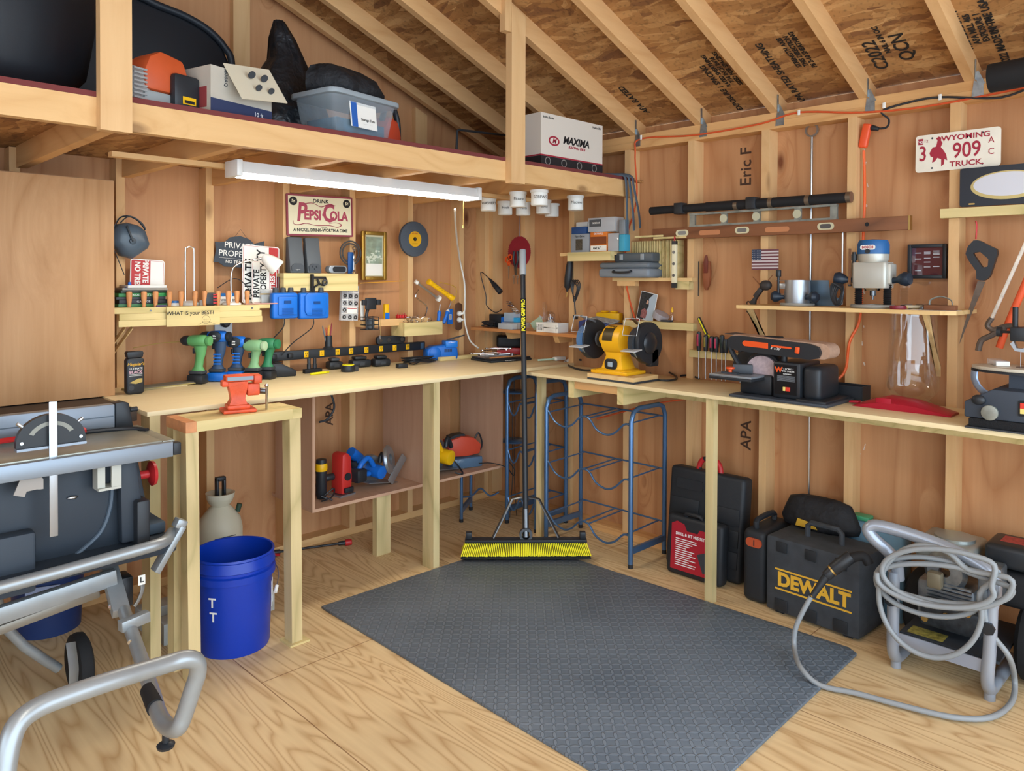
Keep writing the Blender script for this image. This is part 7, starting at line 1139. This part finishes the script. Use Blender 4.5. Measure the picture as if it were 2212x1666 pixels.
# ---------------- under the bench on the floor ----------------
t = thing('pump_sprayer', 'translucent white pump sprayer tank with a black pump handle behind the blue bucket', 'sprayer', (-1.985, -.27, 0)); tm = mat('tank_white', '#c9c4ae', .45, alpha=1); MB().lathe([(0, .0), (.095, 0), (.1, .02), (.1, .27), (.09, .32), (.055, .365), (.04, .38), (.055, .40), (.06, .415), (0, .415)], n=40).build('tank', tm, t); MB().lathe([(.035, .4155), (.062, .4155), (.066, .44), (.055, .44), (.035, .425)], n=28, closed=True).build('funnel_rim', tm, t)
MB().box(-.022, -.01, -.014, .014, .416, .51, bev=.003).box(.012, .024, -.014, .014, .416, .505, bev=.003).box(-.022, .024, -.014, .014, .495, .515, bev=.004).build('pump_handle', blk, t); MB().cyl((.075, -.02, .34), (.085, -.022, .375), .012, n=14).build('valve_cap', mat('dark_green', '#2c4636', .5), t); box('print_line', dgrey, t, -.07, .03, -.1012, -.1003, .255, .259)
t = thing('bucket', 'royal blue plastic five gallon bucket with a wire handle under the vise stand', 'bucket', (-2.19, -.865, 0)); bb = mat('bucket_blue', '#0c37a8', .35)
MB().lathe([(0, 0), (.132, 0), (.136, .01), (.146, .28), (.158, .285), (.158, .31), (.149, .315), (.149, .325), (.158, .33), (.15, .365), (.155, .37), (.152, .378), (.146, .375), (.143, .3), (.13, .012), (0, .012)], n=48).build('bucket_body', bb, t)
MB().tube([(.158, -.02, .3), (.13, -.12, .28), (.09, -.17, .24)], .002, smooth=4, n=6).build('wire_handle', steel, t); MB().cyl((.085, -.178, .232), (.1, -.162, .25), .007, n=12).build('handle_grip', wht, t)
def curvetext(s, size, z, a0, r): 
    for k, ch in enumerate(s): a_ = a0 + k * size * .6 / r; text(ch, size, txtw, t, (r * math.sin(a_), -r * math.cos(a_), z), rot=(PI / 2, 0, a_), bold=.001)
curvetext('T', .05, .22, -.98, .147); curvetext('T', .05, .165, -.96, .145); curvetext('L', .06, .2, .95, .147)
g = MB()
for a_, dz in ((.88, 0), (1.15, 0)): g.obox((.1465 * math.sin(a_), -.1465 * math.cos(a_), .195), (.002, .002, .1), (0, 0, a_))
g.build('logo_outline', txtw, t)
wt = mat('white_washed', '#c3c4bd', .7, var=.2, vscale=14)
for i, (x0, x1, y0, y1, z0, z1, lab) in enumerate(((-2.40, -1.93, -.70, -.61, 0, .085, 'near white painted timber block lying on the floor under the bench'), (-2.42, -2.0, -.52, -.43, 0, .085, 'far white painted timber block lying behind the blue bucket'))): o = MB().box(x0, x1, y0, y1, z0, z1, bev=.004).build('timber_block', wt); tag(o, lab, 'timber')
a = onz(585, 1195, .02); b = onz(750, 1172, .02); t = thing('sprayer_wand', 'black sprayer wand with red tip lying on the floor under the cubby', 'wand', a); v = b - a; MB().cyl((0, 0, 0), v * .92, .006, n=10).build('wand_tube', blk, t); MB().cyl(v * -.1, v * .12, .013, n=12, bev=.002).build('wand_valve', blk, t); MB().cyl(v * .88, v * .97, .010, .012, n=12).build('nozzle_collar', blk, t); MB().cyl(v * .97, v * 1.06, .017, n=14, bev=.003).build('red_nozzle', red, t); MB().bar(v * -.08 - Vector((0, 0, .002)), v * .08 + Vector((0, -.03, -.006)), .014, .01).build('red_trigger', red, t)
c = MB(); c.tube([ony(715, 850, -.06), ony(722, 880, -.06), ony(708, 905, -.06), ony(690, 912, -.06)], .006, smooth=5, n=8); tag(c.build('hose', dgrey), 'dark hose curving down the wall above the left cubby', 'hose')
# ---------------- cases along the right wall ----------------
cbk = mat('case_black', '#22262b', .55, bump=.2, bscale=60)
t = thing('tool_case', 'tall black plastic tool case with a red and black handle leaning on the right wall', 'case', (-.20, -1.78, .0), rot=(Euler((0, 0, RR)).to_matrix() @ Euler((-.10, 0, 0)).to_matrix()).to_euler()); g = MB().box(-.2, .215, -.045, .045, .002, .50, bev=.02, seg=3); g.build('case_shell', cbk, t)
for z in (.07, .17, .27): MB().box(-.18, -.02, -.052, -.0455, z, z + .08, bev=.003).build('raised_panel', cbk, t); MB().box(.02, .2, -.052, -.0455, z, z + .08, bev=.003).build('raised_panel', cbk, t)
MB().prism(rrect(.15, .05, .01, cx=-.08, cz=.42), -.05, -.0455).build('name_panel', cbk, t); MB().tube([(-.06, 0, .49), (-.05, 0, .54), (0, 0, .56), (.05, 0, .54), (.06, 0, .49)], .012, smooth=4, n=10).build('handle', blk, t)
for s in (-1, 1): MB().tube([(s * .063, 0, .497), (s * .054, 0, .532), (s * .035, 0, .553)], .0135, smooth=3, n=10).build('red_grip', red, t)
t = thing('drill_bit_case', 'black case with a red printed label reading drill and bit set by the bench post', 'case', (-.30, -1.79, .0), rot=(Euler((0, 0, RR)).to_matrix() @ Euler((-.06, 0, 0)).to_matrix()).to_euler()); MB().box(-.145, .16, -.035, .035, .002, .29, bev=.02, seg=3).build('case_shell', cbk, t); MB().prism([(-.115, .03), (.13, .03), (.13, .245), (.04, .245), (.03, .225), (-.03, .225), (-.045, .255), (-.085, .265), (-.115, .25)], -.039, -.0355).build('red_label', mat('label_red', '#a8202f', .45), t)
text('DRILL & BIT HSS SET', .02, txtw, t, (-.01, -.0396, .205), bold=.0004, sx=.9); g = MB(); R = random.Random(6)
for k in range(13): g.box(-.09, -.09 + R.uniform(.06, .13), -.0397, -.0391, .18 - k * .0105, .184 - k * .0105)
g.build('printed_list', txtw, t); MB().tube([(-.05, -.01, .285), (-.045, -.02, .305), (.03, -.02, .305), (.035, -.01, .285)], .010, smooth=3, n=8).build('handle', blk, t); MB().obox((.08, -.0395, .1), (.07, .0006, .09), (0, -.4, 0)).build('tool_picture', dgrey, t)
t = thing('tool_case', 'narrow black case with an orange latch left of the yellow lettered case', 'case', (-.22, -2.13, .0), rz=RR); MB().box(-.06, .055, -.14, .14, .001, .33, bev=.03, seg=4).build('case_shell', cbk, t); MB().prism(rrect(.075, .04, .018, cz=.275), -.1465, -.139).build('orange_latch', mat('latch_orange', '#b5502f', .4), t); box('latch_slot', blk, t, .0, .004, -.148, -.1467, .262, .288)
MB().tube([(-.01, -.1, .33), (-.01, -.09, .365), (-.01, .06, .365), (-.01, .07, .33)], .013, smooth=3, n=8).build('handle', cbk, t)
t = thing('tool_case', 'large dusty black tool case with big yellow lettering on the floor', 'case', (-.275, -2.41, .0), rz=RR - .06); dm = mat('dusty_case', '#3a3f45', .75, var=.2, vscale=18, bump=.3); MB().box(-.205, .205, -.12, .12, .01, .335, bev=.012, seg=2).build('case_shell', dm, t)
for x in (-.13, 0, .13): MB().box(x - .025, x + .025, -.126, -.1205, .275, .32, bev=.004).build('latch', cbk, t); MB().box(x - .03, x + .03, -.126, -.1205, .02, .07, bev=.004).build('lower_rib', cbk, t)
for x in (-.15, .15): box('foot', cbk, t, x - .02, x + .02, -.1, .1, 0, .0098)
lm = mat('letter_yellow', '#e8b53a', .5); text('DEWALT', .08, lm, t, (.01, -.1215, .155), bold=.0035, sx=.98, ext=.0008)
for z in (.195, .11): box('logo_bar', lm, t, -.16, .175, -.1225, -.1203, z, z + .007)
MB().tube([(-.075, 0, .33), (-.075, 0, .38), (-.06, 0, .395), (.06, 0, .395), (.075, 0, .38), (.075, 0, .33)], .012, n=8).build('handle', dm, t)
t = thing('tool_bag', 'black tool bag with yellow trim slumped on top of the cases', 'bag', (-.13, -2.33, .338), rz=RR); MB().loft([[(x, y, z) for x, y in [(a_ * math.cos(q * PI / 8), b_ * math.sin(q * PI / 8)) for q in range(16)]] for z, a_, b_ in ((0, .17, .07), (.03, .18, .075), (.08, .16, .06), (.12, .14, .04), (.135, .09, .02))]).build('bag_body', mat('bag_black', '#1b1c20', .7, bump=1, bscale=9, bd=.03), t, ang=80); MB().prism([(-.08, .01), (.02, .01), (.0, .035), (-.07, .045)], -.082, -.076, bev=.002).build('yellow_trim', mat('trim_yellow', '#c9a030', .6), t)
t = thing('tool_case', 'blue grey plastic case with a green latch behind the yellow lettered case', 'case', (-.075, -2.53, .0), rz=RR); MB().box(-.17, .15, -.05, .06, .001, .40, bev=.02, seg=3).build('case_shell', mat('case_bluegrey', '#62869c', .5), t); MB().box(-.075, -.0, -.03, .03, .4005, .42, bev=.005).build('green_latch', mat('latch_green', '#3f9a6e', .4), t)
# ---------------- pressure washer ----------------
wt_ = thing('pressure_washer', 'pressure washer with a silver tube frame, engine and coiled grey hose at the right edge', 'pressure washer', (-.35, -2.95, 0)); O2 = inv(wt_); fm = mat('frame_silver', '#a0a8b4', .3, .35)
def wp(name, m, f, ang=40): g = MB(T=O2); f(g); return g.build(name, m, wt_, ang=ang)
F0 = onz(1928, 1448, 0); F1 = onz(2132, 1520, 0); F0.z = F1.z = .022
def ww(x, u, z): # point on the frame: u along the front from left foot to right foot
    p = F0.lerp(F1, u); return Vector((p.x + x, p.y, z))
wp('front_frame', fm, lambda g: g.tube([ww(.16, 0, .03), ww(.03, 0, .03), ww(0, 0, .06), ww(0, 0, .42), ww(-.0, -.05, .50), ww(-.02, -.15, .535), ww(.0, .1, .565), ww(0, .9, .53), ww(0, 1.0, .49), ww(0, 1, .42), ww(0, 1, .06), ww(.03, 1, .03), ww(.16, 1, .03)], .018, smooth=5, n=14)) if False else None
wp('handle_loop', fm, lambda g: g.tube([ww(.02, .03, .34), ww(0, .0, .42), ww(-.03, -.22, .49), ww(-.03, -.26, .52), ww(-.02, -.12, .535), ww(0, .4, .515), ww(0, .85, .48), ww(0, 1.05, .43), ww(0, 1.03, .34)], .0225, smooth=5, n=16))
for u in (0, 1): wp('frame_leg', fm, lambda g: g.tube([ww(0, u * 1.03, .37), ww(0, u * 1.02, .2), ww(0, u, .09), ww(.03, u, .04), ww(.10, u, .03), ww(.36, u, .03)], .021, smooth=5, n=16)); wp('rubber_foot', fm, lambda g: g.cyl(ww(.035, u, .0), ww(.035, u, .03), .018, n=16)); wp('frame_knob', blk, lambda g: g.lathe([(0, 0)] + [(.022, .002), (.022, .014), (0, .016)], o=ww(-.02, u * 1.02, .27 - .0 * u), ax=(-1, 0, 0), n=7))
wp('base_deck', mat('deck_dark', '#30353c', .6), lambda g: g.box(-.535 + .03, -.13, -3.11, -2.79, .135, .145)); wp('deck_face', mat('deck_face', '#a3adbf', .35, .4), lambda g: g.bar(ww(.0, .06, .125), ww(.0, .96, .125), .006, .045)); wp('warning_label', mat('warn_label', '#8f8440', .5, var=.5, vscale=60), lambda g: g.box(-.49, -.42, -2.93, -2.81, .1453, .1460))
en = mat('engine_metal', '#8c949b', .35, .8, var=.3, vscale=30)
wp('engine_block', en, lambda g: g.box(-.36, -.18, -3.0, -2.80, .146, .31, bev=.02, seg=2)); wp('cooling_fins', en, lambda g: [g.box(-.375, -.36, -2.99, -2.84, .2 + k * .014, .206 + k * .014) for k in range(9)]); wp('engine_shroud', mat('shroud', '#9fa6a4', .35, .5), lambda g: g.box(-.34, -.12, -2.99, -2.78, .38, .455, bev=.025, seg=3).lathe([(0, 0), (.07, 0), (.07, .012), (.045, .016), (0, .016)], o=(-.24, -2.9, .455), n=32)); wp('recoil_cover', en, lambda g: g.lathe([(.02, 0), (.06, .002), (.075, .02), (.07, .035), (.02, .035)], o=(-.37, -2.90, .36), ax=(1, 0, 0), n=28, closed=True))
wp('air_filter', blk, lambda g: g.box(-.3, -.12, -3.18, -3.01, .40, .485, bev=.02, seg=3)); wp('filter_label', mat('filter_label', '#a33a3a', .5, var=.4, vscale=80), lambda g: g.box(-.24, -.16, -3.13, -3.05, .4852, .4858)); wp('fuel_tank', blk2, lambda g: g.box(-.3, -.1, -3.2, -3.02, .26, .39, bev=.03, seg=3)); wp('muffler', en, lambda g: g.box(-.4, -.31, -3.09, -3.015, .32, .43, bev=.01)); wp('pump', mat('pump_dark', '#3b4045', .5, .5, var=.4, vscale=40), lambda g: g.box(-.45, -.37, -3.04, -2.84, .17, .26, bev=.012)); wp('pump_fittings', brass, lambda g: [g.cyl((-.46, y, .2 + .03 * k), (-.40, y, .2 + .03 * k), .012, n=8) for k, y in enumerate((-2.86, -2.93, -3.0))]); wp('carburettor', mat('carb_tan', '#8d836c', .5, .4), lambda g: g.box(-.41, -.37, -2.9, -2.85, .3, .36, bev=.008))
hm = mat('hose_grey', '#8e9396', .4)
def hp(px, py, x): return onx(px, py, x)
C_ = [(1905, 1180), (1893, 1230), (1900, 1290), (1930, 1330), (2000, 1345), (2080, 1330), (2140, 1290), (2140, 1240), (2100, 1190), (2040, 1170)]
P = [hp(1752, 1292, -.75), hp(1735, 1315, -.76), hp(1716, 1370, -.77), hp(1725, 1430, -.77)]
P = [hp(1752, 1290, -.66)] + [hp(1735, 1320, -.68), hp(1718, 1360, -.70), hp(1716, 1400, -.72), onz(1728, 1440, .05), onz(1770, 1480, .016), onz(1850, 1498, .016), onz(1950, 1525, .016), onz(2060, 1550, .016), onz(2140, 1550, .016), onz(2185, 1518, .016), onz(2192, 1470, .05), hp(2180, 1420, -.52), hp(2150, 1380, -.53), hp(2130, 1350, -.55)]
R = random.Random(12); xx = -.56
for k, (cx_, cy_, rx, ry) in enumerate(((2010, 1268, 118, 62), (2040, 1262, 145, 40), (2010, 1300, 112, 120), (2045, 1250, 140, 62), (2020, 1262, 128, 48))):
    xk_ = -.565 - .013 * k
    for q in range(14 if k < 4 else 9): a_ = .3 - q * 2 * PI / 14; P.append(hp(cx_ + rx * math.cos(a_), cy_ - ry * math.sin(a_) + 18 * math.cos(a_), xk_ + .02 * math.cos(a_)))
wp('hose', hm, lambda g: g.tube(P, .0095, smooth=4, n=10), ang=80)
ga = hp(1755, 1288, -.66); gb = hp(1790, 1238, -.62); gc = hp(1835, 1205, -.58)
t = thing('spray_gun', 'black trigger spray gun of the pressure washer propped on the yellow lettered case', 'spray gun', gb)
MB().cyl(ga - gb, (ga - gb) * .15, .011, .015, n=14).cyl((ga - gb) * .15, (gc - gb) * .2, .020, n=16, bev=.002).build('hose_coupling', blk, t); MB().cyl((gc - gb) * .2, (gc - gb) * 1.1, .024, n=18, bev=.003).build('gun_body', blk, t); MB().cyl((gc - gb) * .14, (gc - gb) * .24, .0215, n=16).build('brass_ring', brass, t); h2 = gc - gb; MB().tube([h2 * .9, h2 * 1.25 + Vector((0, -.03, .0)), h2 * 1.3 + Vector((0, -.05, -.03))], .018, smooth=4, n=10).build('gun_grip', blk2, t)
for y, lab in ((-3.165, None), (-2.77, None)):
    wp('wheel_tire', rub, lambda g: g.lathe([(.07, -.04), (.115, -.045), (.135, -.03), (.14, 0), (.135, .03), (.115, .045), (.07, .04)], o=(-.16 if y > -3 else -.24, y, .1405), ax=(0, 1, 0), n=44, closed=True)); wp('wheel_rim', dgrey, lambda g: g.lathe([(0, -.02), (.068, -.036), (.069, .036), (0, .02)], o=(-.16 if y > -3 else -.24, y, .1405), ax=(0, 1, 0), n=30))
# ---------------- things on the loft ----------------
LZ_ = 2.0115
def lf(name, lab, cat, px, y, rz=0, z=LZ_): return thing(name, lab, cat, (ony(px, 250, y).x, y, z), rz=rz)
tm = mat('tote_black', '#171b21', .5, bump=.2, bscale=20)
t = thing('black_tote', 'huge black plastic liner tub filling the left end of the loft', 'tub', (-3.66, -.75, LZ_)); g = MB()
g.loft([[(x * a_, y * b_, z) for x, y in rrect(2, 2, .5, n=4)] for z, a_, b_ in ((0, .85, .32), (.1, .93, .37), (.55, 1.0, .42), (.62, .9, .4))]).build('tub_body', tm, t, ang=60)
t = thing('wheelbarrow_tray', 'black wheelbarrow tray standing on its side at the back of the loft', 'tray', (-2.25, -.32, LZ_)); P = [(ony(px, py, -.32).x + 2.25, max(0, ony(px, py, -.32).z - LZ_)) for px, py in ((150, 300), (488, 300), (490, 150), (474, 108), (440, 72), (390, 42), (330, 18), (270, -8), (150, -30))]
MB().prism(P, -.05, .0, bev=.02, seg=3).build('tray_shell', tm, t); MB().tube([(x, -.055, z) for x, z in P[1:]], .016, smooth=4, n=10).build('rolled_rim', mat('rim_dark', '#252a31', .5), t)
t = thing('leaf_blower_engine', 'orange and grey string trimmer engine sitting at the loft edge', 'engine', (*ony(343, 215, -1.12).to_2d(), LZ_), rz=.25) ; t.location.y = -1.12; oe = mat('engine_orange', '#c9562a', .45, var=.1)
MB().prism([(-.085, .05), (.07, .05), (.08, .1), (.055, .17), (-.03, .185), (-.07, .16), (-.09, .11)], -.06, .06, bev=.015).build('engine_cover', oe, t); MB().box(-.0, .1, -.085, -.05, .0, .12, bev=.014).build('air_box', blk, t); MB().box(-.09, .02, -.06, .05, .0, .049, bev=.01).build('fuel_tank', mat('tank_grey', '#9aa0a0', .5), t)
g = MB()
for k in range(8): g.box(-.135 + .0, -.09, -.075, -.07, .01 + k * .013, .016 + k * .013)
g.lathe([(.0, 0), (.05, 0), (.056, .02), (0, .02)], o=(-.115, -.05, .065), ax=(0, 1, 0), n=24).build('starter_grille', mat('grille_silver', '#a9aeb0', .4, .4), t); box('warning_sticker', yel, t, .03, .08, -.0862, -.0852, .02, .045); box('sticker_print', txt, t, .036, .074, -.0868, -.0863, .024, .034)
t = lf('carton', 'open flapped white and navy cardboard carton on the loft', 'box', 495, -1.13, .25); MB().box(-.13, .13, -.07, .1, 0, .16).build('carton_body', mat('card_white', '#b9b2a4', .7, var=.1), t); box('navy_band', mat('carton_navy', '#2b3556', .6), t, -.1305, .1305, -.0712, -.0702, 0, .05)
MB().obox((.03, -.105, .125), (.2, .003, .15), (-.55, -.12, 0)).build('open_flap', mat('flap_cream', '#d6cdb4', .7), t); g = MB()
for x in (.005, .06): g.cyl((x, -.112, .15), (x + .0, -.1145, .148), .014, n=18).cyl((x + .012, -.134, .105), (x + .012, -.1365, .103), .012, n=18)
g.build('round_prints', dgrey, t); text('10 ft', .022, txtw, t, (.07, -.0718, .025)); text('.0B10AQ', .018, navy, t, (-.07, -.0716, .13), rot=(PI / 2, PI / 2, 0)); box('red_print', mat('print_red', '#8f3a3c', .6), t, -.1312, -.1302, -.05, .05, .02, .09)
def bag(name, lab, cat, c, prof, m, seed, rz=0, jag=.12):
    t = thing(name, lab, cat, c, rz=rz); R = random.Random(seed); n = 28; ph = [R.uniform(1 - jag, 1 + jag) for _ in range(n)]
    MB().loft([[(cx_ + a_ * (ph[q] + .06 * math.sin(q * 3.1 + k * 1.7)) * math.cos(2 * PI * q / n), cy_ + b_ * (ph[q] + .06 * math.cos(q * 2.3 + k)) * math.sin(2 * PI * q / n), z) for q in range(n)] for k, (z, a_, b_, cx_, cy_) in enumerate(prof)]).build('bag_skin', m, t, ang=80); return t
bp_ = mat('bag_plastic', '#171b20', .42, bump=1, bscale=7, bd=.05)
p = ony(610, 260, -.80); bag('trash_bag', 'tall peaked black fabric bag standing on the loft', 'bag', (p.x, -.80, LZ_), ((0, .19, .17, 0, 0), (.06, .2, .18, 0, 0), (.15, .17, .15, .0, 0), (.26, .13, .12, .01, 0), (.36, .075, .07, .02, 0), (.45, .05, .045, .0, 0), (.52, .022, .02, -.015, 0)), bp_, 3)
p = ony(520, 200, -.85); bag('trash_bag', 'low slumped black bag behind the peaked bag on the loft', 'bag', (p.x, -.53, LZ_), ((0, .15, .11, 0, 0), (.1, .21, .13, 0, 0), (.2, .17, .1, 0, 0), (.26, .08, .05, 0, 0)), bp_, 4)
t = lf('storage_tote', 'clear plastic storage bin with a white label and grey lid on the loft', 'bin', 748, -1.08, .18); cl = glass('tote_clear', '#b9c6cf', alpha=.25, rough=.2)
MB().loft([[(x * a_, y * b_, z) for x, y in rrect(2, 2, .25, n=2)] for z, a_, b_ in ((0, .15, .1), (.15, .175, .12))]).build('tote_body', cl, t); MB().prism(rrect(.38, .27, .04), .151, .172, 'XY', bev=.005).build('lid', mat('lid_grey', '#8f999f', .5), t); box('tote_contents', mat('contents_teal', '#2a5a72', .6, var=.5, vscale=20), t, -.13, .13, -.085, .085, .004, .07)
MB().obox((-.02, -.1205, .085), (.14, .002, .1), (-.12, 0, 0)).build('label_sheet', paper, t); MB().obox((-.07, -.1225, .085), (.03, .001, .1), (-.12, 0, 0)).build('label_blue', mat('label_blue', '#2b5fae', .5), t); text('Storage Tote', .014, txt, t, (.0, -.1262, .07)); text('W/ Snap Lid', .01, txt, t, (.0, -.125, .05))
bag('black_jacket', 'bundle of black cloth lying on top of the clear storage bin', 'cloth', (t.location.x, -1.08, LZ_ + .1735), ((0, .17, .11, 0, 0), (.03, .185, .12, 0, 0), (.07, .17, .1, -.01, 0), (.1, .12, .06, -.04, 0), (.115, .05, .03, -.08, 0)), mat('cloth_black', '#17191d', .7, bump=1, bscale=9, bd=.04), 8, .18)
t = lf('chainsaw', 'orange and black chainsaw body behind the clear storage bin', 'chainsaw', 830, -.98, .4); MB().prism([(-.06, 0), (.06, 0), (.07, .08), (.04, .14), (-.03, .15), (-.06, .1)], -.05, .05, bev=.015).build('saw_housing', mat('chain_orange', '#c0452a', .45), t); MB().tube([(-.05, -.02, .13), (-.02, -.02, .19), (.04, -.02, .2), (.08, -.02, .14), (.085, -.02, .05)], .013, smooth=4, n=10).build('handle', blk, t)
g = MB(); a = ony(985, 325, -.95); b = ony(988, 282, -.95); c = ony(1140, 285, -.95); g.tube([(a.x, -.95, LZ_ + .004), (b.x, -.95, b.z), (b.x + .01, -.95, b.z + .005), (c.x, -.8, c.z), (c.x + .02, -.8, LZ_ + .004)], .006, n=8); tag(g.build('wire_rack', blk), 'thin black wire frame standing on the loft behind the right post', 'rack')
bag('black_tarp', 'crumpled black tarp lying behind the wire frame on the loft', 'tarp', (ony(1010, 310, -.6).x, -.6, LZ_), ((0, .18, .12, 0, 0), (.04, .2, .13, 0, 0), (.09, .13, .08, 0, 0), (.11, .05, .03, 0, 0)), mat('tarp_black', '#14161a', .8, bump=1, bscale=14), 6)
t = thing('oil_carton', 'white racing oil carton with black patterned base at the right end of the loft', 'box', (*ony(1244, 330, -1.13).to_2d(), LZ_), rz=-.0); cw = mat('carton_white', '#d3cabd', .7)
p0 = ony(1168, 350, -1.235); p1 = ony(1301, 365, -1.235); w = p1.x - p0.x; t.location = ((p0.x + p1.x) / 2, -1.235, LZ_); D = .22; Hh = .255
box('carton_body', cw, t, -w / 2, w / 2, 0, D, .0, Hh); box('black_base', mat('carton_black', '#1d1d20', .6), t, -w / 2 - .0006, w / 2 + .0006, -.0012, D, .0002, .045); box('red_stripe', pr, t, -w / 2 - .0009, w / 2 + .0009, -.0015, D, .0455, .052)
text('6-64oz. Bottles', .016, txt, t, (-w / 2 + .055, -.0008, Hh - .02), sx=.8); text('Made in USA', .016, txt, t, (w / 2 - .05, -.0008, Hh - .02), sx=.8); text('MAXIMA', .05, txt, t, (.025, -.0008, .138), bold=.002, sx=1.05, shear=.25); text('RACING OILS', .018, pr, t, (.03, -.0008, .108), bold=.0006, shear=.25, sx=1.2)
MB().prism([(-w * .3 + .04 * math.cos(k * PI / 14), .125 + .024 * math.sin(k * PI / 14)) for k in range(28)], -.0009, -.0003).build('oval_emblem', pr, t); MB().prism([(-w * .3 + .03 * math.cos(k * PI / 14), .125 + .016 * math.sin(k * PI / 14)) for k in range(28)], -.0013, -.001).build('oval_inner', cw, t); text('M', .034, pr, t, (-w * .3, -.0018, .125), bold=.001, shear=.3)
for k in range(4): MB().lathe([(.016, 0), (.02, 0), (.02, .0008), (.016, .0008)], o=(-w / 2 + .05 + k * w / 4, -.0014, .022), ax=(0, -1, 0), n=24, closed=True).build('ring_print', mat('ring_print', '#8a8680', .6), t)
# ---------------- white jars screwed under the loft ----------------
jars = ((1055, 427, 'WASHERS'), (1091, 437, 'Hook'), (1119, 417, 'Picture'), (1130, 438, 'Nuts'), (1165, 413, 'SCREWS'), (1174, 434, 'Bolts'), (1192, 442, ''), (1243, 425, 'Machine'), (1187, 424, None))
base = None
for k, (px, py, s) in enumerate(jars[:8]):
    zt = 1.9045; w = (1053, 1090, 1118, 1129, 1166, 1173, 1192, 1244)[k]; p = onz(px, py, 1.899); lab = ('leftmost white jar reading WASHERS under the loft', 'low white jar reading Hook, second from the left under the loft', 'tall near white jar reading Picture under the loft', 'white jar partly hidden behind the Picture jar', 'white jar reading SCREWS right of the Picture jar', 'white jar partly behind the SCREWS jar', 'plain white jar with no visible writing at the right of the cluster', 'separate white jar reading Machine, rightmost under the loft')[k]
    t = thing('plastic_jar', lab, 'jar', (p.x, p.y, zt), group='white jars screwed under the loft', rz=-.7)
    MB().lathe([(0, -.001), (.046, -.001), (.046, -.014), (0, -.014)], n=28).build('lid', wht, t); MB().lathe([(0, -.0142), (.042, -.0142), (.0425, -.075), (.038, -.08), (0, -.08)], n=28).build('jar_body', wht, t)
    if s: text(s, .021, txt, t, (0, -.0435, -.04), sx=.85)
# ---------------- fittings move under the part they sit on ----------------
FIT = {'knob': ('lower_panel',), 'screw_head': ('ledge_top',), 'vial': ('level_body', 'level_rail', 'vial_plate'), 'hand_slot': ('level_body',), 'hang_hole': ('level_body',), 'switch_key': ('switch_bezel',), 'switch_red': ('switch_bezel', 'control_panel'), 'switch_yellow': ('switch_bezel', 'control_panel'), 'orange_inlay': ('belt_side_cover',), 'orange_arrow': ('belt_side_cover',), 'release_lever': ('belt_side_cover',), 'bolt_hole': ('plate',), 'sticker': ('plate',), 'rider_emblem': ('plate',), 'latch': ('case_shell',), 'green_latch': ('case_shell',), 'orange_latch': ('case_shell',), 'latch_slot': ('orange_latch',), 'red_grip': ('handle',), 'grip_rib': ('handle',), 'rolled_rim': ('tray_shell',), 'wheel_rim': ('wheel_tire',), 'wheel_hub': ('wheel_tire',), 'fine_print': ('control_panel', 'bottle_body'), 'picture_glass': ('frame_moulding', 'frame'), 'label_blue': ('label_sheet',), 'outlet_slots': ('outlet',), 'indicator_panel': ('charger_shell',), 'vent': ('face_frame', 'radio_body'), 'sticker_print': ('warning_sticker',), 'label_stripe': ('paper_label',), 'bar_lines': ('barcode_sticker',), 'valve': ('mask_shell',), 'vent_bar': ('mask_shell',), 'dark_window': ('device_body',), 'printed_list': ('red_label',), 'tool_picture': ('red_label',), 'inlay': ('handle',), 'round_prints': ('open_flap',), 'fence_groove': ('fence',), 'fence_cap': ('fence',), 'fence_knob': ('fence',), 'rail_cap': ('front_rail',), 'miter_window': ('miter_head',), 'miter_screws': ('miter_head',), 'table_insert': ('saw_table',), 'table_rim': ('saw_table',), 'shield_rim': ('eye_shield',), 'filter_label': ('air_filter',), 'cooling_fins': ('engine_block',), 'pump_fittings': ('pump',), 'stars': ('canton',), 'port': ('motor_cap',), 'zip': ('pouch_body',), 'trigger': ('handle',), 'latches': ('case_shell',), 'raised_panel': ('case_shell',), 'name_panel': ('case_shell',), 'level_foot': ('level_body',), 'level_head': ('level_body',), 'logo_bar': ('case_shell',), 'end_label': ('box_shell',), 'screw_box_window': ('screw_box_body',)}
nm = lambda o: o.name.split('.')[0]
for root in [o for o in bpy.data.objects if o.parent is None and o.type == 'EMPTY']:
    ch = sorted(root.children, key=lambda q: ORDER.get(q.name, 0))
    for i, c in enumerate(ch):
        for h in FIT.get(nm(c), ()):
            cand = [k for k in ch[:i] if nm(k) == h] or [k for k in ch if nm(k) == h and k is not c]
            if cand and cand[-1].parent == root and not c.children and cand[-1].location.length < 1e-6 and Vector(cand[-1].rotation_euler).length < 1e-6: c.parent = cand[-1]; break
